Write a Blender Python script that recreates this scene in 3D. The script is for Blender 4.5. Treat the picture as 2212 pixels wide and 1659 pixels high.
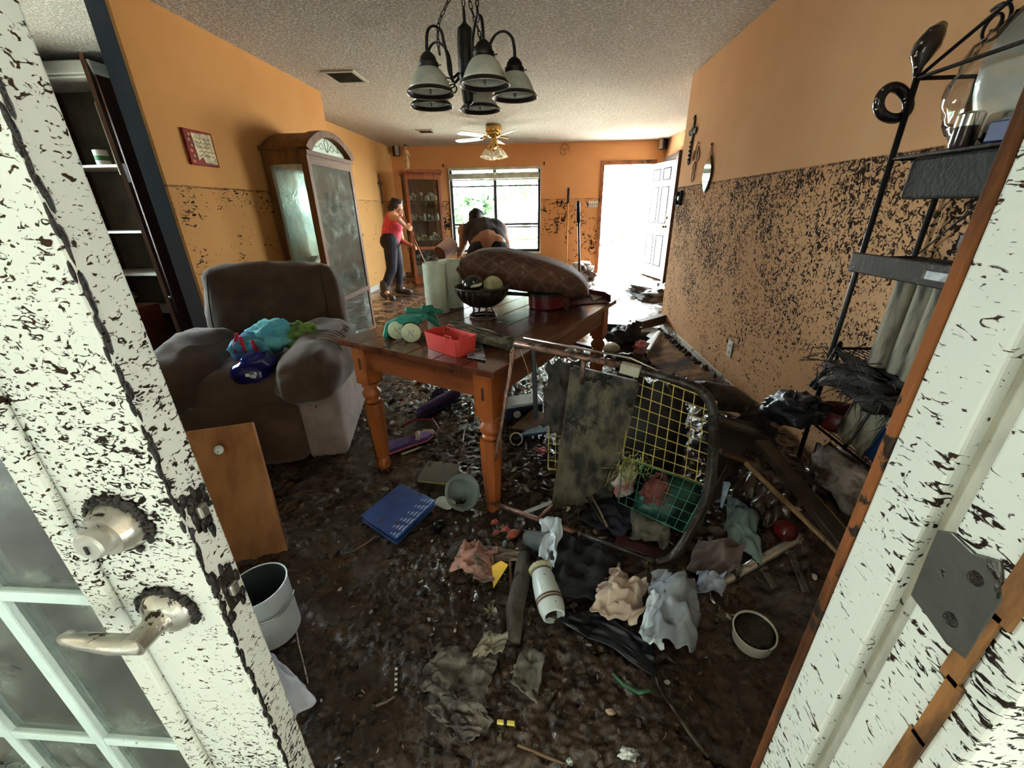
import bpy, math, random
import numpy as np
from mathutils import Vector, Matrix, Quaternion
from mathutils import noise as mnoise

for o in list(bpy.data.objects):
    bpy.data.objects.remove(o)
SC = bpy.context.scene
COL = SC.collection
PI = math.pi
rnd = random.Random(7)

# ------------------------------------------------------------------ camera
FPX, PITCH, YAW, ROLL, CAMH = 873.05, math.radians(23.345), math.radians(4.09), math.radians(-0.986), 1.29
IW, IH = 2212, 1659
_cp, _sp, _cy, _sy = math.cos(PITCH), math.sin(PITCH), math.cos(YAW), math.sin(YAW)
_fwd = Vector((-_sy * _cp, _cy * _cp, -_sp))
_rt0 = Vector((_cy, _sy, 0))
_up0 = _rt0.cross(_fwd)
_rt = math.cos(ROLL) * _rt0 + math.sin(ROLL) * _up0
_up = -math.sin(ROLL) * _rt0 + math.cos(ROLL) * _up0
CAMP = Vector((0, 0, CAMH))
cd = bpy.data.cameras.new('camera')
cam = bpy.data.objects.new('camera', cd)
COL.objects.link(cam)
cd.sensor_fit = 'HORIZONTAL'
cd.sensor_width = 36.0
cd.lens = FPX / IW * 36.0
cd.clip_start = 0.02
cd.clip_end = 300
cam.matrix_world = Matrix(((_rt.x, _up.x, -_fwd.x, 0), (_rt.y, _up.y, -_fwd.y, 0), (_rt.z, _up.z, -_fwd.z, CAMH), (0, 0, 0, 1)))
SC.camera = cam


def _ray(px, py):
    return _rt * ((px - IW / 2) / FPX) - _up * ((py - IH / 2) / FPX) + _fwd


def PZ(px, py, z):
    "measured place on the level z (metres)"
    d = _ray(px, py)
    return CAMP + d * ((z - CAMH) / d.z)


def PY(px, py, y):
    "measured place on the upright plane y"
    d = _ray(px, py)
    return CAMP + d * (y / d.y)


def PX(px, py, x):
    "measured place on the upright plane x"
    d = _ray(px, py)
    return CAMP + d * (x / d.x)


# ------------------------------------------------------------------ world: bright overcast sky
world = bpy.data.worlds.new('overcast_sky')
SC.world = world
world.use_nodes = True
_n = world.node_tree.nodes
_l = world.node_tree.links
_bg = _n['Background']
_bg.inputs['Color'].default_value = (0.86, 0.945, 1.0, 1)
_bg.inputs['Strength'].default_value = 16.0
SC.view_settings.view_transform = 'Standard'
SC.view_settings.look = 'None'
SC.view_settings.exposure = 2.08
SC.view_settings.gamma = 1.0
SC.view_settings.use_curve_mapping = False
SC.cycles.use_denoising = True
SC.cycles.use_adaptive_sampling = True
SC.cycles.adaptive_threshold = 0.04
SC.cycles.max_bounces = 7
SC.cycles.diffuse_bounces = 4
SC.cycles.glossy_bounces = 3
SC.cycles.transmission_bounces = 6
SC.cycles.transparent_max_bounces = 10
SC.cycles.caustics_reflective = False
SC.cycles.caustics_refractive = False
SC.cycles.sample_clamp_indirect = 6.0


sun = bpy.data.lights.new('sun', 'SUN')
sun.energy = 26.0
sun.angle = 0.05
sun.color = (1.0, 0.97, 0.93)
sun_o = bpy.data.objects.new('sun', sun)
sun_o.rotation_euler = (math.radians(-20), math.radians(8), 0)
COL.objects.link(sun_o)


def portal(name, loc, rot, sx, sy):
    "an opening through which the sky is sampled (adds no light of its own)"
    ld = bpy.data.lights.new(name, 'AREA')
    ld.shape = 'RECTANGLE'
    ld.size, ld.size_y = sx, sy
    ld.cycles.is_portal = True
    o = bpy.data.objects.new(name, ld)
    o.location = loc
    o.rotation_euler = rot
    COL.objects.link(o)


portal('daylight_window', (-0.91, 9.0, 1.27), (-PI / 2, 0, 0), 1.9, 1.7)
portal('daylight_far_door', (1.68, 9.0, 1.03), (-PI / 2, 0, 0), 1.0, 2.1)
portal('daylight_entrance', (-0.5, 0.2, 1.0), (PI / 2, 0, 0), 1.9, 2.2)
portal('daylight_kitchen', (-4.5, 2.9, 1.5), (0, -PI / 2, 0), 1.3, 1.3)
portal('daylight_hall', (2.6, 6.2, 1.45), (0, PI / 2, 0), 1.6, 1.2)


# ------------------------------------------------------------------ helpers
def lin(c):
    return c / 12.92 if c <= 0.04045 else ((c + 0.055) / 1.055) ** 2.4


def S(r, g, b):
    "8-bit display colour to linear"
    return (lin(r / 255), lin(g / 255), lin(b / 255), 1.0)


MATS = {}
MUDC = S(46, 36, 28)


def mk(name):
    m = bpy.data.materials.new(name)
    m.use_nodes = True
    nt = m.node_tree
    return m, nt, nt.nodes['Principled BSDF'], nt.nodes, nt.links


def N(nt, t, **kw):
    n = nt.nodes.new(t)
    for k, v in kw.items():
        if k in n.inputs.keys():
            n.inputs[k].default_value = v
        else:
            setattr(n, k, v)
    return n


def noise(nt, vec, scale, detail=4, rough=0.6, dist=0.0):
    n = N(nt, 'ShaderNodeTexNoise')
    n.inputs['Scale'].default_value = scale
    n.inputs['Detail'].default_value = detail
    n.inputs['Roughness'].default_value = rough
    n.inputs['Distortion'].default_value = dist
    nt.links.new(vec, n.inputs['Vector'])
    return n.outputs['Fac']


def mrange(nt, v, a, b, c=0.0, d=1.0, smooth=True):
    n = N(nt, 'ShaderNodeMapRange')
    n.interpolation_type = 'SMOOTHSTEP' if smooth else 'LINEAR'
    for k, x in (('From Min', a), ('From Max', b), ('To Min', c), ('To Max', d)):
        n.inputs[k].default_value = x
    nt.links.new(v, n.inputs['Value'])
    return n.outputs['Result']


def mth(nt, op, a, b=None):
    n = N(nt, 'ShaderNodeMath', operation=op)
    for i, x in enumerate((a, b)):
        if x is None:
            continue
        if isinstance(x, (int, float)):
            n.inputs[i].default_value = x
        else:
            nt.links.new(x, n.inputs[i])
    return n.outputs[0]


def mixc(nt, f, a, b):
    n = N(nt, 'ShaderNodeMix', data_type='RGBA')
    for i, x in ((0, f), (6, a), (7, b)):
        if isinstance(x, (int, float)):
            n.inputs[i].default_value = x
        elif isinstance(x, tuple):
            n.inputs[i].default_value = x
        else:
            nt.links.new(x, n.inputs[i])
    return n.outputs[2]


def mscale(nt, vec, s):
    n = N(nt, 'ShaderNodeMapping')
    n.inputs['Scale'].default_value = s
    nt.links.new(vec, n.inputs['Vector'])
    return n.outputs[0]


def M(name, col, rough=0.6, metal=0.0, var=0.12, vs=6.0, stretch=None, bump=0.0, bs=40.0, spec=0.5,
      mud=0.0, ms=22.0, mudcol=None, mudr=0.35, trans=0.0, ior=1.45, alpha=1.0, coat=0.0, sheen=0.0, col2=None, emit=None):
    if name in MATS:
        return MATS[name]
    m, nt, b, nodes, L = mk(name)
    tc = N(nt, 'ShaderNodeTexCoord')
    vec = tc.outputs['Object']
    v1 = mscale(nt, vec, stretch) if stretch else vec
    f = noise(nt, v1, vs, 5, 0.62)
    c2 = col2 if col2 else tuple(min(1, x * (1 - 2.2 * var)) for x in col[:3]) + (1,)
    c1 = col if col2 else tuple(min(1, x * (1 + var)) for x in col[:3]) + (1,)
    cc = mixc(nt, mrange(nt, f, 0.36, 0.66), c1, c2)
    rr = rough
    b.inputs['Roughness'].default_value = rough
    if mud > 0:
        f2 = noise(nt, vec, ms, 5, 0.6, 0.6)
        f3 = noise(nt, vec, ms * 0.16, 3, 0.6)
        s = mth(nt, 'ADD', mth(nt, 'MULTIPLY', f2, 0.6), mth(nt, 'MULTIPLY', f3, 0.4))
        t = 0.66 - 0.32 * mud
        mf = mrange(nt, s, t, t + 0.035)
        cc = mixc(nt, mf, cc, mudcol or MUDC)
        L.new(mrange(nt, mf, 0, 1, rough, mudr, False), b.inputs['Roughness'])
        if bump == 0:
            bump = 0.25
        bp = N(nt, 'ShaderNodeBump')
        bp.inputs['Strength'].default_value = bump
        bp.inputs['Distance'].default_value = 0.01
        h = mth(nt, 'ADD', mf, mth(nt, 'MULTIPLY', noise(nt, vec, bs, 4), 0.6))
        L.new(h, bp.inputs['Height'])
        L.new(bp.outputs[0], b.inputs['Normal'])
    elif bump > 0:
        bp = N(nt, 'ShaderNodeBump')
        bp.inputs['Strength'].default_value = bump
        bp.inputs['Distance'].default_value = 0.01
        L.new(noise(nt, mscale(nt, vec, stretch) if stretch else vec, bs, 4), bp.inputs['Height'])
        L.new(bp.outputs[0], b.inputs['Normal'])
    L.new(cc, b.inputs['Base Color'])
    b.inputs['Metallic'].default_value = metal
    b.inputs['Specular IOR Level'].default_value = spec
    b.inputs['Transmission Weight'].default_value = trans
    b.inputs['IOR'].default_value = ior
    b.inputs['Alpha'].default_value = alpha
    b.inputs['Coat Weight'].default_value = coat
    b.inputs['Sheen Weight'].default_value = sheen
    if emit:
        b.inputs['Emission Color'].default_value = emit[:4] if len(emit) > 3 else emit + (1,)
        b.inputs['Emission Strength'].default_value = 1.0
    MATS[name] = m
    return m


def wood(name, c1, c2, rough=0.4, axis=2, scale=14.0, mud=0.0, spec=0.5, coat=0.0):
    "streaked timber, grain along the given local axis"
    if name in MATS:
        return MATS[name]
    st = [1.0, 1.0, 1.0]
    st[axis] = 0.09
    return M(name, c1, rough, col2=c2, vs=scale, stretch=tuple(st), bump=0.12, bs=scale * 3, mud=mud, spec=spec, coat=coat)


def glass(name, col=(0.9, 1, 0.97, 1), rough=0.02, mud=0.0, tint=0.12, mudcol=None, film=None, base=0.04):
    "thin pane: mostly clear, mirrors a little, optional dried mud film"
    if name in MATS:
        return MATS[name]
    m, nt, b, nodes, L = mk(name)
    out = nodes['Material Output']
    tr = N(nt, 'ShaderNodeBsdfTransparent')
    tr.inputs['Color'].default_value = col
    gl = N(nt, 'ShaderNodeBsdfGlossy')
    gl.inputs['Roughness'].default_value = rough
    fr = N(nt, 'ShaderNodeFresnel')
    fr.inputs['IOR'].default_value = 1.5
    mx = N(nt, 'ShaderNodeMixShader')
    L.new(mth(nt, 'ADD', fr.outputs[0], tint), mx.inputs[0])
    L.new(tr.outputs[0], mx.inputs[1])
    L.new(gl.outputs[0], mx.inputs[2])
    last = mx.outputs[0]
    if mud > 0:
        tc = N(nt, 'ShaderNodeTexCoord')
        df = N(nt, 'ShaderNodeBsdfDiffuse')
        df.inputs['Color'].default_value = mudcol or S(150, 146, 132)
        s = mth(nt, 'ADD', mth(nt, 'MULTIPLY', noise(nt, tc.outputs['Object'], 9, 5, 0.6, 0.5), 0.7), mth(nt, 'MULTIPLY', noise(nt, tc.outputs['Object'], 55, 3), 0.3))
        f = mrange(nt, s, 0.62 - 0.3 * mud, 0.80 - 0.2 * mud, base, film or 0.75)
        m2 = N(nt, 'ShaderNodeMixShader')
        L.new(f, m2.inputs[0])
        L.new(last, m2.inputs[1])
        L.new(df.outputs[0], m2.inputs[2])
        last = m2.outputs[0]
    L.new(last, out.inputs['Surface'])
    MATS[name] = m
    return m


def wallmat(name, c1, c2, line, dens, band, fall, low=0.0, ms=38.0, stretch=(1, 1, 1)):
    "painted wall with dried flood spatter under the water line"
    m, nt, b, nodes, L = mk(name)
    g = N(nt, 'ShaderNodeNewGeometry')
    P = g.outputs['Position']
    sx = N(nt, 'ShaderNodeSeparateXYZ')
    L.new(P, sx.inputs[0])
    z = sx.outputs['Z']
    base = mixc(nt, mrange(nt, noise(nt, P, 1.3, 3), 0.35, 0.65), c1, c2)
    # a stain below the line
    under = mrange(nt, z, line + 0.004, line - 0.004)
    base = mixc(nt, mth(nt, 'MULTIPLY', under, 0.16), base, S(120, 84, 50))
    f2 = noise(nt, mscale(nt, P, stretch), ms, 4, 0.55, 1.3)
    f3 = noise(nt, P, 3.1, 4, 0.6)
    d = mrange(nt, z, line - fall, line, 0.0, 1.0, False)          # 0 low, 1 at the line
    thr = mth(nt, 'ADD', mth(nt, 'MULTIPLY', d, band), mth(nt, 'MULTIPLY', mth(nt, 'SUBTRACT', f3, 0.5), low))
    s = mth(nt, 'ADD', f2, thr)
    mf = mth(nt, 'MULTIPLY', mrange(nt, s, dens, dens + 0.05), under)
    lt = mrange(nt, noise(nt, mscale(nt, P, (1, 1, 9)), 6, 3), 0.40, 0.6)
    edge = mth(nt, 'MULTIPLY', mth(nt, 'MULTIPLY', mrange(nt, z, line - 0.02, line - 0.005), under), mth(nt, 'MULTIPLY', lt, 0.8))
    mf = mth(nt, 'MAXIMUM', mf, edge)
    mcol = mixc(nt, mrange(nt, f3, 0.4, 0.65), S(62, 44, 30), S(38, 28, 24))
    L.new(mixc(nt, mf, base, mcol), b.inputs['Base Color'])
    L.new(mrange(nt, mf, 0, 1, 0.8, 0.85, False), b.inputs['Roughness'])
    b.inputs['Specular IOR Level'].default_value = 0.08
    bp = N(nt, 'ShaderNodeBump')
    bp.inputs['Strength'].default_value = 0.35
    bp.inputs['Distance'].default_value = 0.004
    L.new(mth(nt, 'ADD', mf, mth(nt, 'MULTIPLY', noise(nt, P, 90, 3), 0.35)), bp.inputs['Height'])
    L.new(bp.outputs[0], b.inputs['Normal'])
    MATS[name] = m
    return m


# ---- numpy gradient noise for real relief
_pr = np.random.RandomState(3)
_perm = np.concatenate([_pr.permutation(256)] * 3)
_grad = _pr.normal(size=(256, 3))
_grad /= np.linalg.norm(_grad, axis=1)[:, None]


def pn(x, y, z=0.0):
    if isinstance(x, float) and isinstance(y, float):
        return mnoise.noise((x, y, float(z))) * 0.8
    x, y, z = np.broadcast_arrays(np.asarray(x, float), np.asarray(y, float), np.asarray(z, float))
    xi, yi, zi = np.floor(x).astype(int), np.floor(y).astype(int), np.floor(z).astype(int)
    xf, yf, zf = x - xi, y - yi, z - zi
    u, v, w = (t * t * t * (t * (t * 6 - 15) + 10) for t in (xf, yf, zf))
    r = 0
    for dx in (0, 1):
        for dy in (0, 1):
            for dz in (0, 1):
                g = _grad[_perm[_perm[_perm[(xi + dx) & 255] + ((yi + dy) & 255)] + ((zi + dz) & 255)]]
                dot = g[..., 0] * (xf - dx) + g[..., 1] * (yf - dy) + g[..., 2] * (zf - dz)
                r = r + dot * (u if dx else 1 - u) * (v if dy else 1 - v) * (w if dz else 1 - w)
    return r


def fbm(x, y, z=0.0, o=4, g=0.5):
    a, s, r = 1.0, 1.0, 0
    if isinstance(x, (int, float)) and isinstance(y, (int, float)):
        for i in range(o):
            r += a * 0.8 * mnoise.noise((x * s + i * 7.3, y * s - i * 3.1, z * s))
            a *= g
            s *= 2.03
        return r
    for i in range(o):
        r = r + a * pn(np.asarray(x) * s + i * 7.3, np.asarray(y) * s - i * 3.1, np.asarray(z) * s)
        a *= g
        s *= 2.03
    return r


class G:
    "collects shapes into one mesh"

    def __init__(s):
        s.v, s.f, s.T = [], [], None

    def _add(s, vs, fs):
        k = len(s.v)
        if s.T is not None:
            vs = [s.T @ Vector(p) for p in vs]
        s.v.extend([tuple(p) for p in vs])
        s.f.extend([tuple(i + k for i in q) for q in fs])
        return s

    def bx(s, x0, x1, y0, y1, z0, z1, R=None):
        vs = [Vector((x, y, z)) for z in (z0, z1) for y in (y0, y1) for x in (x0, x1)]
        if R is not None:
            vs = [R @ v for v in vs]
        return s._add(vs, [(0, 2, 3, 1), (4, 5, 7, 6), (0, 1, 5, 4), (2, 6, 7, 3), (0, 4, 6, 2), (1, 3, 7, 5)])

    def box(s, c, sz, R=None):
        c = Vector(c)
        h = [q / 2 for q in sz]
        Mx = Matrix.Translation(c) @ (R.to_4x4() if R is not None else Matrix.Identity(4))
        return s.bx(-h[0], h[0], -h[1], h[1], -h[2], h[2], Mx)

    def beam(s, a, b, w, t, up=(0, 0, 1)):
        "square bar from a to b; w across, t along the up hint"
        a, b = Vector(a), Vector(b)
        d = (b - a)
        z = d.normalized()
        u = Vector(up)
        x = u.cross(z)
        if x.length < 1e-4:
            x = Vector((1, 0, 0)).cross(z)
        x.normalize()
        y = z.cross(x)
        R = Matrix((x, y, z)).transposed()
        return s.box((a + b) / 2, (w, t, d.length), R)

    def tube(s, pts, r, n=8, closed=False, cap=True):
        pts = [Vector(p) for p in pts]
        m = len(pts)
        rs = [r] * m if isinstance(r, (int, float)) else list(r)
        vs, fs = [], []
        ref = None
        for i, p in enumerate(pts):
            a = pts[(i - 1) % m] if (closed or i > 0) else pts[i]
            b = pts[(i + 1) % m] if (closed or i < m - 1) else pts[i]
            t = (b - a)
            t = t.normalized() if t.length > 1e-9 else Vector((0, 0, 1))
            if ref is None:
                ref = Vector((0, 0, 1)) if abs(t.z) < 0.9 else Vector((1, 0, 0))
            x = ref - t * ref.dot(t)
            if x.length < 1e-5:
                x = Vector((1, 0.3, 0)) - t * t.x
            x.normalize()
            ref = x
            y = t.cross(x)
            for k in range(n):
                q = 2 * PI * k / n
                vs.append(p + (x * math.cos(q) + y * math.sin(q)) * rs[i])
        for i in range(m if closed else m - 1):
            j = (i + 1) % m
            for k in range(n):
                k2 = (k + 1) % n
                fs.append((i * n + k, i * n + k2, j * n + k2, j * n + k))
        if cap and not closed:
            fs.append(tuple(range(n - 1, -1, -1)))
            fs.append(tuple((m - 1) * n + k for k in range(n)))
        return s._add(vs, fs)

    def lathe(s, prof, n=24, c=(0, 0, 0), R=None, cap=True, sq=1.0):
        "profile of (radius, height) turned about z"
        c = Vector(c)
        vs, fs = [], []
        for r, h in prof:
            for k in range(n):
                q = 2 * PI * k / n
                p = Vector((r * math.cos(q), r * sq * math.sin(q), h))
                vs.append(c + (R @ p if R is not None else p))
        m = len(prof)
        for i in range(m - 1):
            for k in range(n):
                k2 = (k + 1) % n
                fs.append((i * n + k, i * n + k2, (i + 1) * n + k2, (i + 1) * n + k))
        if cap:
            if prof[0][0] > 1e-6:
                fs.append(tuple(range(n - 1, -1, -1)))
            if prof[-1][0] > 1e-6:
                fs.append(tuple((m - 1) * n + k for k in range(n)))
        return s._add(vs, fs)

    def ell(s, c, r, nu=16, nv=10, R=None, jit=0.0, seed=0):
        c = Vector(c)
        r = (r, r, r) if isinstance(r, (int, float)) else r
        vs, fs = [], []
        for j in range(nv + 1):
            ph = PI * j / nv
            for k in range(nu):
                q = 2 * PI * k / nu
                d = Vector((math.sin(ph) * math.cos(q), math.sin(ph) * math.sin(q), -math.cos(ph)))
                k_ = 1.0
                if jit:
                    k_ += jit * float(fbm(d.x * 2.2 + seed, d.y * 2.2, d.z * 2.2 + seed * 0.7, 3))
                p = Vector((d.x * r[0], d.y * r[1], d.z * r[2])) * k_
                vs.append(c + (R @ p if R is not None else p))
        for j in range(nv):
            for k in range(nu):
                k2 = (k + 1) % nu
                fs.append((j * nu + k, j * nu + k2, (j + 1) * nu + k2, (j + 1) * nu + k))
        return s._add(vs, fs)

    def prism(s, poly, a, b, mp=None):
        "outline (u,v) pushed from a to b along w; mp(u,v,w) gives the point"
        mp = mp or (lambda u, v, w: (u, v, w))
        n = len(poly)
        vs = [mp(u, v, a) for u, v in poly] + [mp(u, v, b) for u, v in poly]
        fs = [tuple(range(n - 1, -1, -1)), tuple(range(n, 2 * n))]
        for i in range(n):
            j = (i + 1) % n
            fs.append((i, j, n + j, n + i))
        return s._add(vs, fs)

    def slab(s, quad, t, n=None):
        "plate through four corners with thickness t along its normal"
        q = [Vector(p) for p in quad]
        nn = n or (q[1] - q[0]).cross(q[3] - q[0]).normalized()
        nn = Vector(nn)
        vs = q + [p + nn * t for p in q]
        return s._add(vs, [(3, 2, 1, 0), (4, 5, 6, 7), (0, 1, 5, 4), (1, 2, 6, 5), (2, 3, 7, 6), (3, 0, 4, 7)])

    def grid(s, nx, ny, fn):
        vs = [fn(i / nx, j / ny) for j in range(ny + 1) for i in range(nx + 1)]
        fs = [(j * (nx + 1) + i, j * (nx + 1) + i + 1, (j + 1) * (nx + 1) + i + 1, (j + 1) * (nx + 1) + i) for j in range(ny) for i in range(nx)]
        return s._add(vs, fs)

    def cap(s, a, b, ra, rb, n=12):
        "tapered capsule"
        a, b = Vector(a), Vector(b)
        d = b - a
        z = d.normalized() if d.length > 1e-6 else Vector((0, 0, 1))
        pts, rs = [], []
        for k in range(4):
            q = PI / 2 * (k / 4.0)
            pts.append(a - z * (ra * math.cos(q)))
            rs.append(max(ra * math.sin(q), ra * 0.05))
        for k in range(5):
            t = k / 4
            pts.append(a.lerp(b, t))
            rs.append(ra + (rb - ra) * t)
        for k in range(1, 5):
            q = PI / 2 * (k / 4.0)
            pts.append(b + z * (rb * math.sin(q)))
            rs.append(max(rb * math.cos(q), rb * 0.05))
        return s.tube(pts, rs, n)

    def mesh(s, name):
        me = bpy.data.meshes.new(name)
        me.from_pydata(s.v, [], s.f)
        me.validate()
        return me

    def build(s, name, mat, parent=None, smooth=False, bevel=0.0, sub=0, solid=0.0, seg=2, remesh=0.0, smo=0, auto=None, loc=None, rz=None):
        me = s.mesh(name)
        o = bpy.data.objects.new(name, me)
        COL.objects.link(o)
        if isinstance(mat, str):
            mat = MATS[mat]
        me.materials.append(mat)
        if parent is not None:
            o.parent = parent
        if loc is not None:
            o.location = loc
        if rz is not None:
            o.rotation_euler = (0, 0, rz)
        if solid:
            md = o.modifiers.new('thickness', 'SOLIDIFY')
            md.thickness = solid
            md.offset = 0
        if remesh:
            md = o.modifiers.new('one_skin', 'REMESH')
            md.mode = 'VOXEL'
            md.voxel_size = remesh
            md.use_smooth_shade = True
        if smo:
            md = o.modifiers.new('relax', 'SMOOTH')
            md.factor = 0.5
            md.iterations = smo
        if bevel:
            md = o.modifiers.new('edges', 'BEVEL')
            md.width = bevel
            md.segments = seg
            md.limit_method = 'ANGLE'
            md.angle_limit = math.radians(40)
        if sub:
            md = o.modifiers.new('round', 'SUBSURF')
            md.levels = md.render_levels = sub
        if smooth:
            me.polygons.foreach_set('use_smooth', [True] * len(me.polygons))
            if auto:
                try:
                    me.set_sharp_from_angle(angle=math.radians(auto))
                except Exception:
                    pass
        return o


def tag(o, label=None, cat=None, group=None, kind=None):
    for k, v in (('label', label), ('category', cat), ('group', group), ('kind', kind)):
        if v:
            o[k] = v
    return o


def thing(name, label, cat, loc=(0, 0, 0), rz=0.0, group=None, rot=None):
    o = bpy.data.objects.new(name, None)
    COL.objects.link(o)
    o.empty_display_size = 0.05
    o.location = loc
    o.rotation_euler = rot if rot is not None else (0, 0, rz)
    return tag(o, label, cat, group)


def struct(name, g, mat, parent=None, **kw):
    o = g.build(name, mat, parent, **kw)
    if parent is None:
        o['kind'] = 'structure'
    return o


def struct_root(name, loc=(0, 0, 0), rz=0.0):
    o = bpy.data.objects.new(name, None)
    COL.objects.link(o)
    o.location = loc
    o.rotation_euler = (0, 0, rz)
    o['kind'] = 'structure'
    return o


def one(name, g, mat, label, cat, group=None, **kw):
    return tag(g.build(name, mat, None, **kw), label, cat, group)


def mirror_copy(o, parent, loc=None, rot=None):
    c = o.copy()
    COL.objects.link(c)
    c.parent = parent
    if loc is not None:
        c.location = loc
    if rot is not None:
        c.rotation_euler = rot
    return c


def frame_of(o, x, y=None):
    "rotation whose local x runs along x (and z near y x ...)"
    x = Vector(x).normalized()
    z = Vector((0, 0, 1))
    yv = z.cross(x).normalized()
    z = x.cross(yv)
    return Matrix((x, yv, z)).transposed()
# ------------------------------------------------------------------ materials of the room
CEIL = 2.44
BACK = 8.85
LINE = 1.475
wallmat('paint_right_lit', S(232, 184, 142), S(226, 176, 132), LINE, 0.60, 0.13, 1.45, 0.34, 46)  # one orange paint; bluish light on this wall is put into its colour
wallmat('paint_left', S(214, 156, 98), S(208, 150, 92), LINE - 0.01, 0.625, 0.0, 1.4, 0.6, 34, (0.6, 0.6, 1.6))
wallmat('paint_back', S(228, 168, 114), S(222, 162, 108), LINE - 0.005, 0.62, 0.06, 1.5, 0.75, 16)
wallmat('paint_far_left', S(234, 184, 122), S(228, 178, 116), LINE, 0.67, 0.0, 1.5, 0.6, 22, (0.5, 0.5, 2.0))
wallmat('paint_kitchen', S(96, 106, 120), S(90, 100, 114), 1.2, 0.80, 0.0, 1.2, 0.2, 30)
wallmat('door_paint', S(228, 234, 226), S(222, 228, 220), 2.4, 0.562, 0.0, 1.6, 0.42, 78, (1, 1, 1.7))
wallmat('jamb_paint', S(222, 228, 220), S(216, 222, 214), 2.4, 0.585, 0.0, 1.6, 0.42, 80, (1, 0.7, 1.7))
M('pane_dirt', S(206, 214, 204), 0.6, var=0.1, vs=14)


def _ceil():
    m, nt, b, nodes, L = mk('popcorn_ceiling')
    g = N(nt, 'ShaderNodeNewGeometry')
    P = g.outputs['Position']
    a = noise(nt, P, 55, 3, 0.7)
    f = mrange(nt, a, 0.42, 0.66)
    L.new(mixc(nt, f, S(196, 190, 180), S(242, 238, 230)), b.inputs['Base Color'])
    b.inputs['Roughness'].default_value = 0.95
    b.inputs['Specular IOR Level'].default_value = 0.1
    bp = N(nt, 'ShaderNodeBump')
    bp.inputs['Strength'].default_value = 0.9
    bp.inputs['Distance'].default_value = 0.012
    L.new(f, bp.inputs['Height'])
    L.new(bp.outputs[0], b.inputs['Normal'])
    MATS['popcorn_ceiling'] = m
    m, nt, b, nodes, L = mk('wet_floor')
    g = N(nt, 'ShaderNodeNewGeometry')
    P = g.outputs['Position']
    f = mrange(nt, noise(nt, P, 1.7, 5, 0.65), 0.40, 0.60)
    f2 = mrange(nt, noise(nt, P, 12, 5, 0.65), 0.40, 0.62)
    c = mixc(nt, f2, S(150, 116, 88), S(96, 68, 50))
    c = mixc(nt, f, c, S(78, 56, 44))
    L.new(c, b.inputs['Base Color'])
    L.new(mrange(nt, noise(nt, P, 3.0, 5), 0.35, 0.65, 0.08, 0.34), b.inputs['Roughness'])
    bp = N(nt, 'ShaderNodeBump')
    bp.inputs['Strength'].default_value = 0.18
    bp.inputs['Distance'].default_value = 0.01
    L.new(noise(nt, P, 26, 4, 0.6), bp.inputs['Height'])
    L.new(bp.outputs[0], b.inputs['Normal'])
    MATS['wet_floor'] = m


_ceil()
M('trim_brown', S(150, 92, 52), 0.5, var=0.18, vs=9, mud=0.25, ms=18)
M('raw_wood_edge', S(118, 70, 38), 0.8, var=0.3, vs=22, stretch=(1, 1, 0.15), mud=0.28, ms=30, spec=0.2)
M('base_white', S(226, 222, 212), 0.6, var=0.06, mud=0.35, ms=16)
M('alu_dark', S(58, 58, 56), 0.45, metal=0.3)
M('blind_white', S(206, 204, 190), 0.6)
M('white_paint', S(236, 240, 236), 0.45, var=0.03)
M('shelf_white', S(226, 228, 220), 0.5, var=0.04)
M('porch_slab', S(168, 172, 170), 0.8, var=0.1, vs=3)
M('added_porch_roof', S(190, 186, 176), 0.8)
M('yard_ground', S(112, 108, 98), 0.95, var=0.2, vs=2.0)
M('siding', S(190, 180, 160), 0.8)
glass('clear_pane', (0.96, 1.0, 0.97, 1), 0.01, tint=0.02)
glass('dirty_pane', (0.80, 0.86, 0.84, 1), 0.015, mud=0.55, tint=0.10, mudcol=S(150, 158, 150), film=0.55)
MUDL = S(40, 30, 24)

# ------------------------------------------------------------------ shell
struct('floor', G().bx(-4.3, 2.6, 0.3, BACK + 0.15, -0.12, 0.0), 'wet_floor')
struct('ceiling', G().bx(-4.35, 2.6, 0.22, BACK + 0.15, CEIL, CEIL + 0.12), 'popcorn_ceiling')
WX0, WX1, WZ0, WZ1 = -1.80, -0.01, 0.48, 2.055       # far window opening
DX0, DX1, DZ1 = 1.215, 2.13, 2.045                  # far door opening
g = G()
T0, T1 = BACK, BACK + 0.14
g.bx(-2.93, WX0, T0, T1, 0, CEIL).bx(WX0, WX1, T0, T1, 0, WZ0).bx(WX0, WX1, T0, T1, WZ1, CEIL)
g.bx(WX1, DX0, T0, T1, 0, CEIL).bx(DX0, DX1, T0, T1, DZ1, CEIL).bx(DX1, 2.34, T0, T1, 0, CEIL)
struct('wall_back', g, 'paint_back')
struct('wall_left_far', G().bx(-3.05, -2.93, 4.87, T1, 0, CEIL), 'paint_far_left')
struct('wall_left', G().bx(-2.30, -2.28, 2.61, 4.87, 0, CEIL).bx(-3.05, -2.28, 4.87, 4.89, 0, CEIL), 'paint_left')
struct('wall_left_inner', G().bx(-2.42, -2.30, 2.612, 4.86, 0, CEIL).bx(-4.3, -2.42, 4.0, 4.12, 0, CEIL), 'paint_kitchen')
struct('wall_kitchen', G().bx(-4.35, -4.25, 0.3, 2.4, 0, CEIL).bx(-4.35, -4.25, 3.4, 4.1, 0, CEIL).bx(-4.35, -4.25, 2.4, 3.4, 0, 0.95).bx(-4.35, -4.25, 2.4, 3.4, 2.1, CEIL), 'paint_kitchen')
struct('wall_right', G().bx(1.43, 1.55, 0.36, 4.79, 0, CEIL).bx(1.55, 2.34, 4.67, 4.79, 0, CEIL), 'paint_right_lit')
HY0, HY1, HZ0, HZ1 = 5.70, 6.90, 0.95, 1.95
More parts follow.
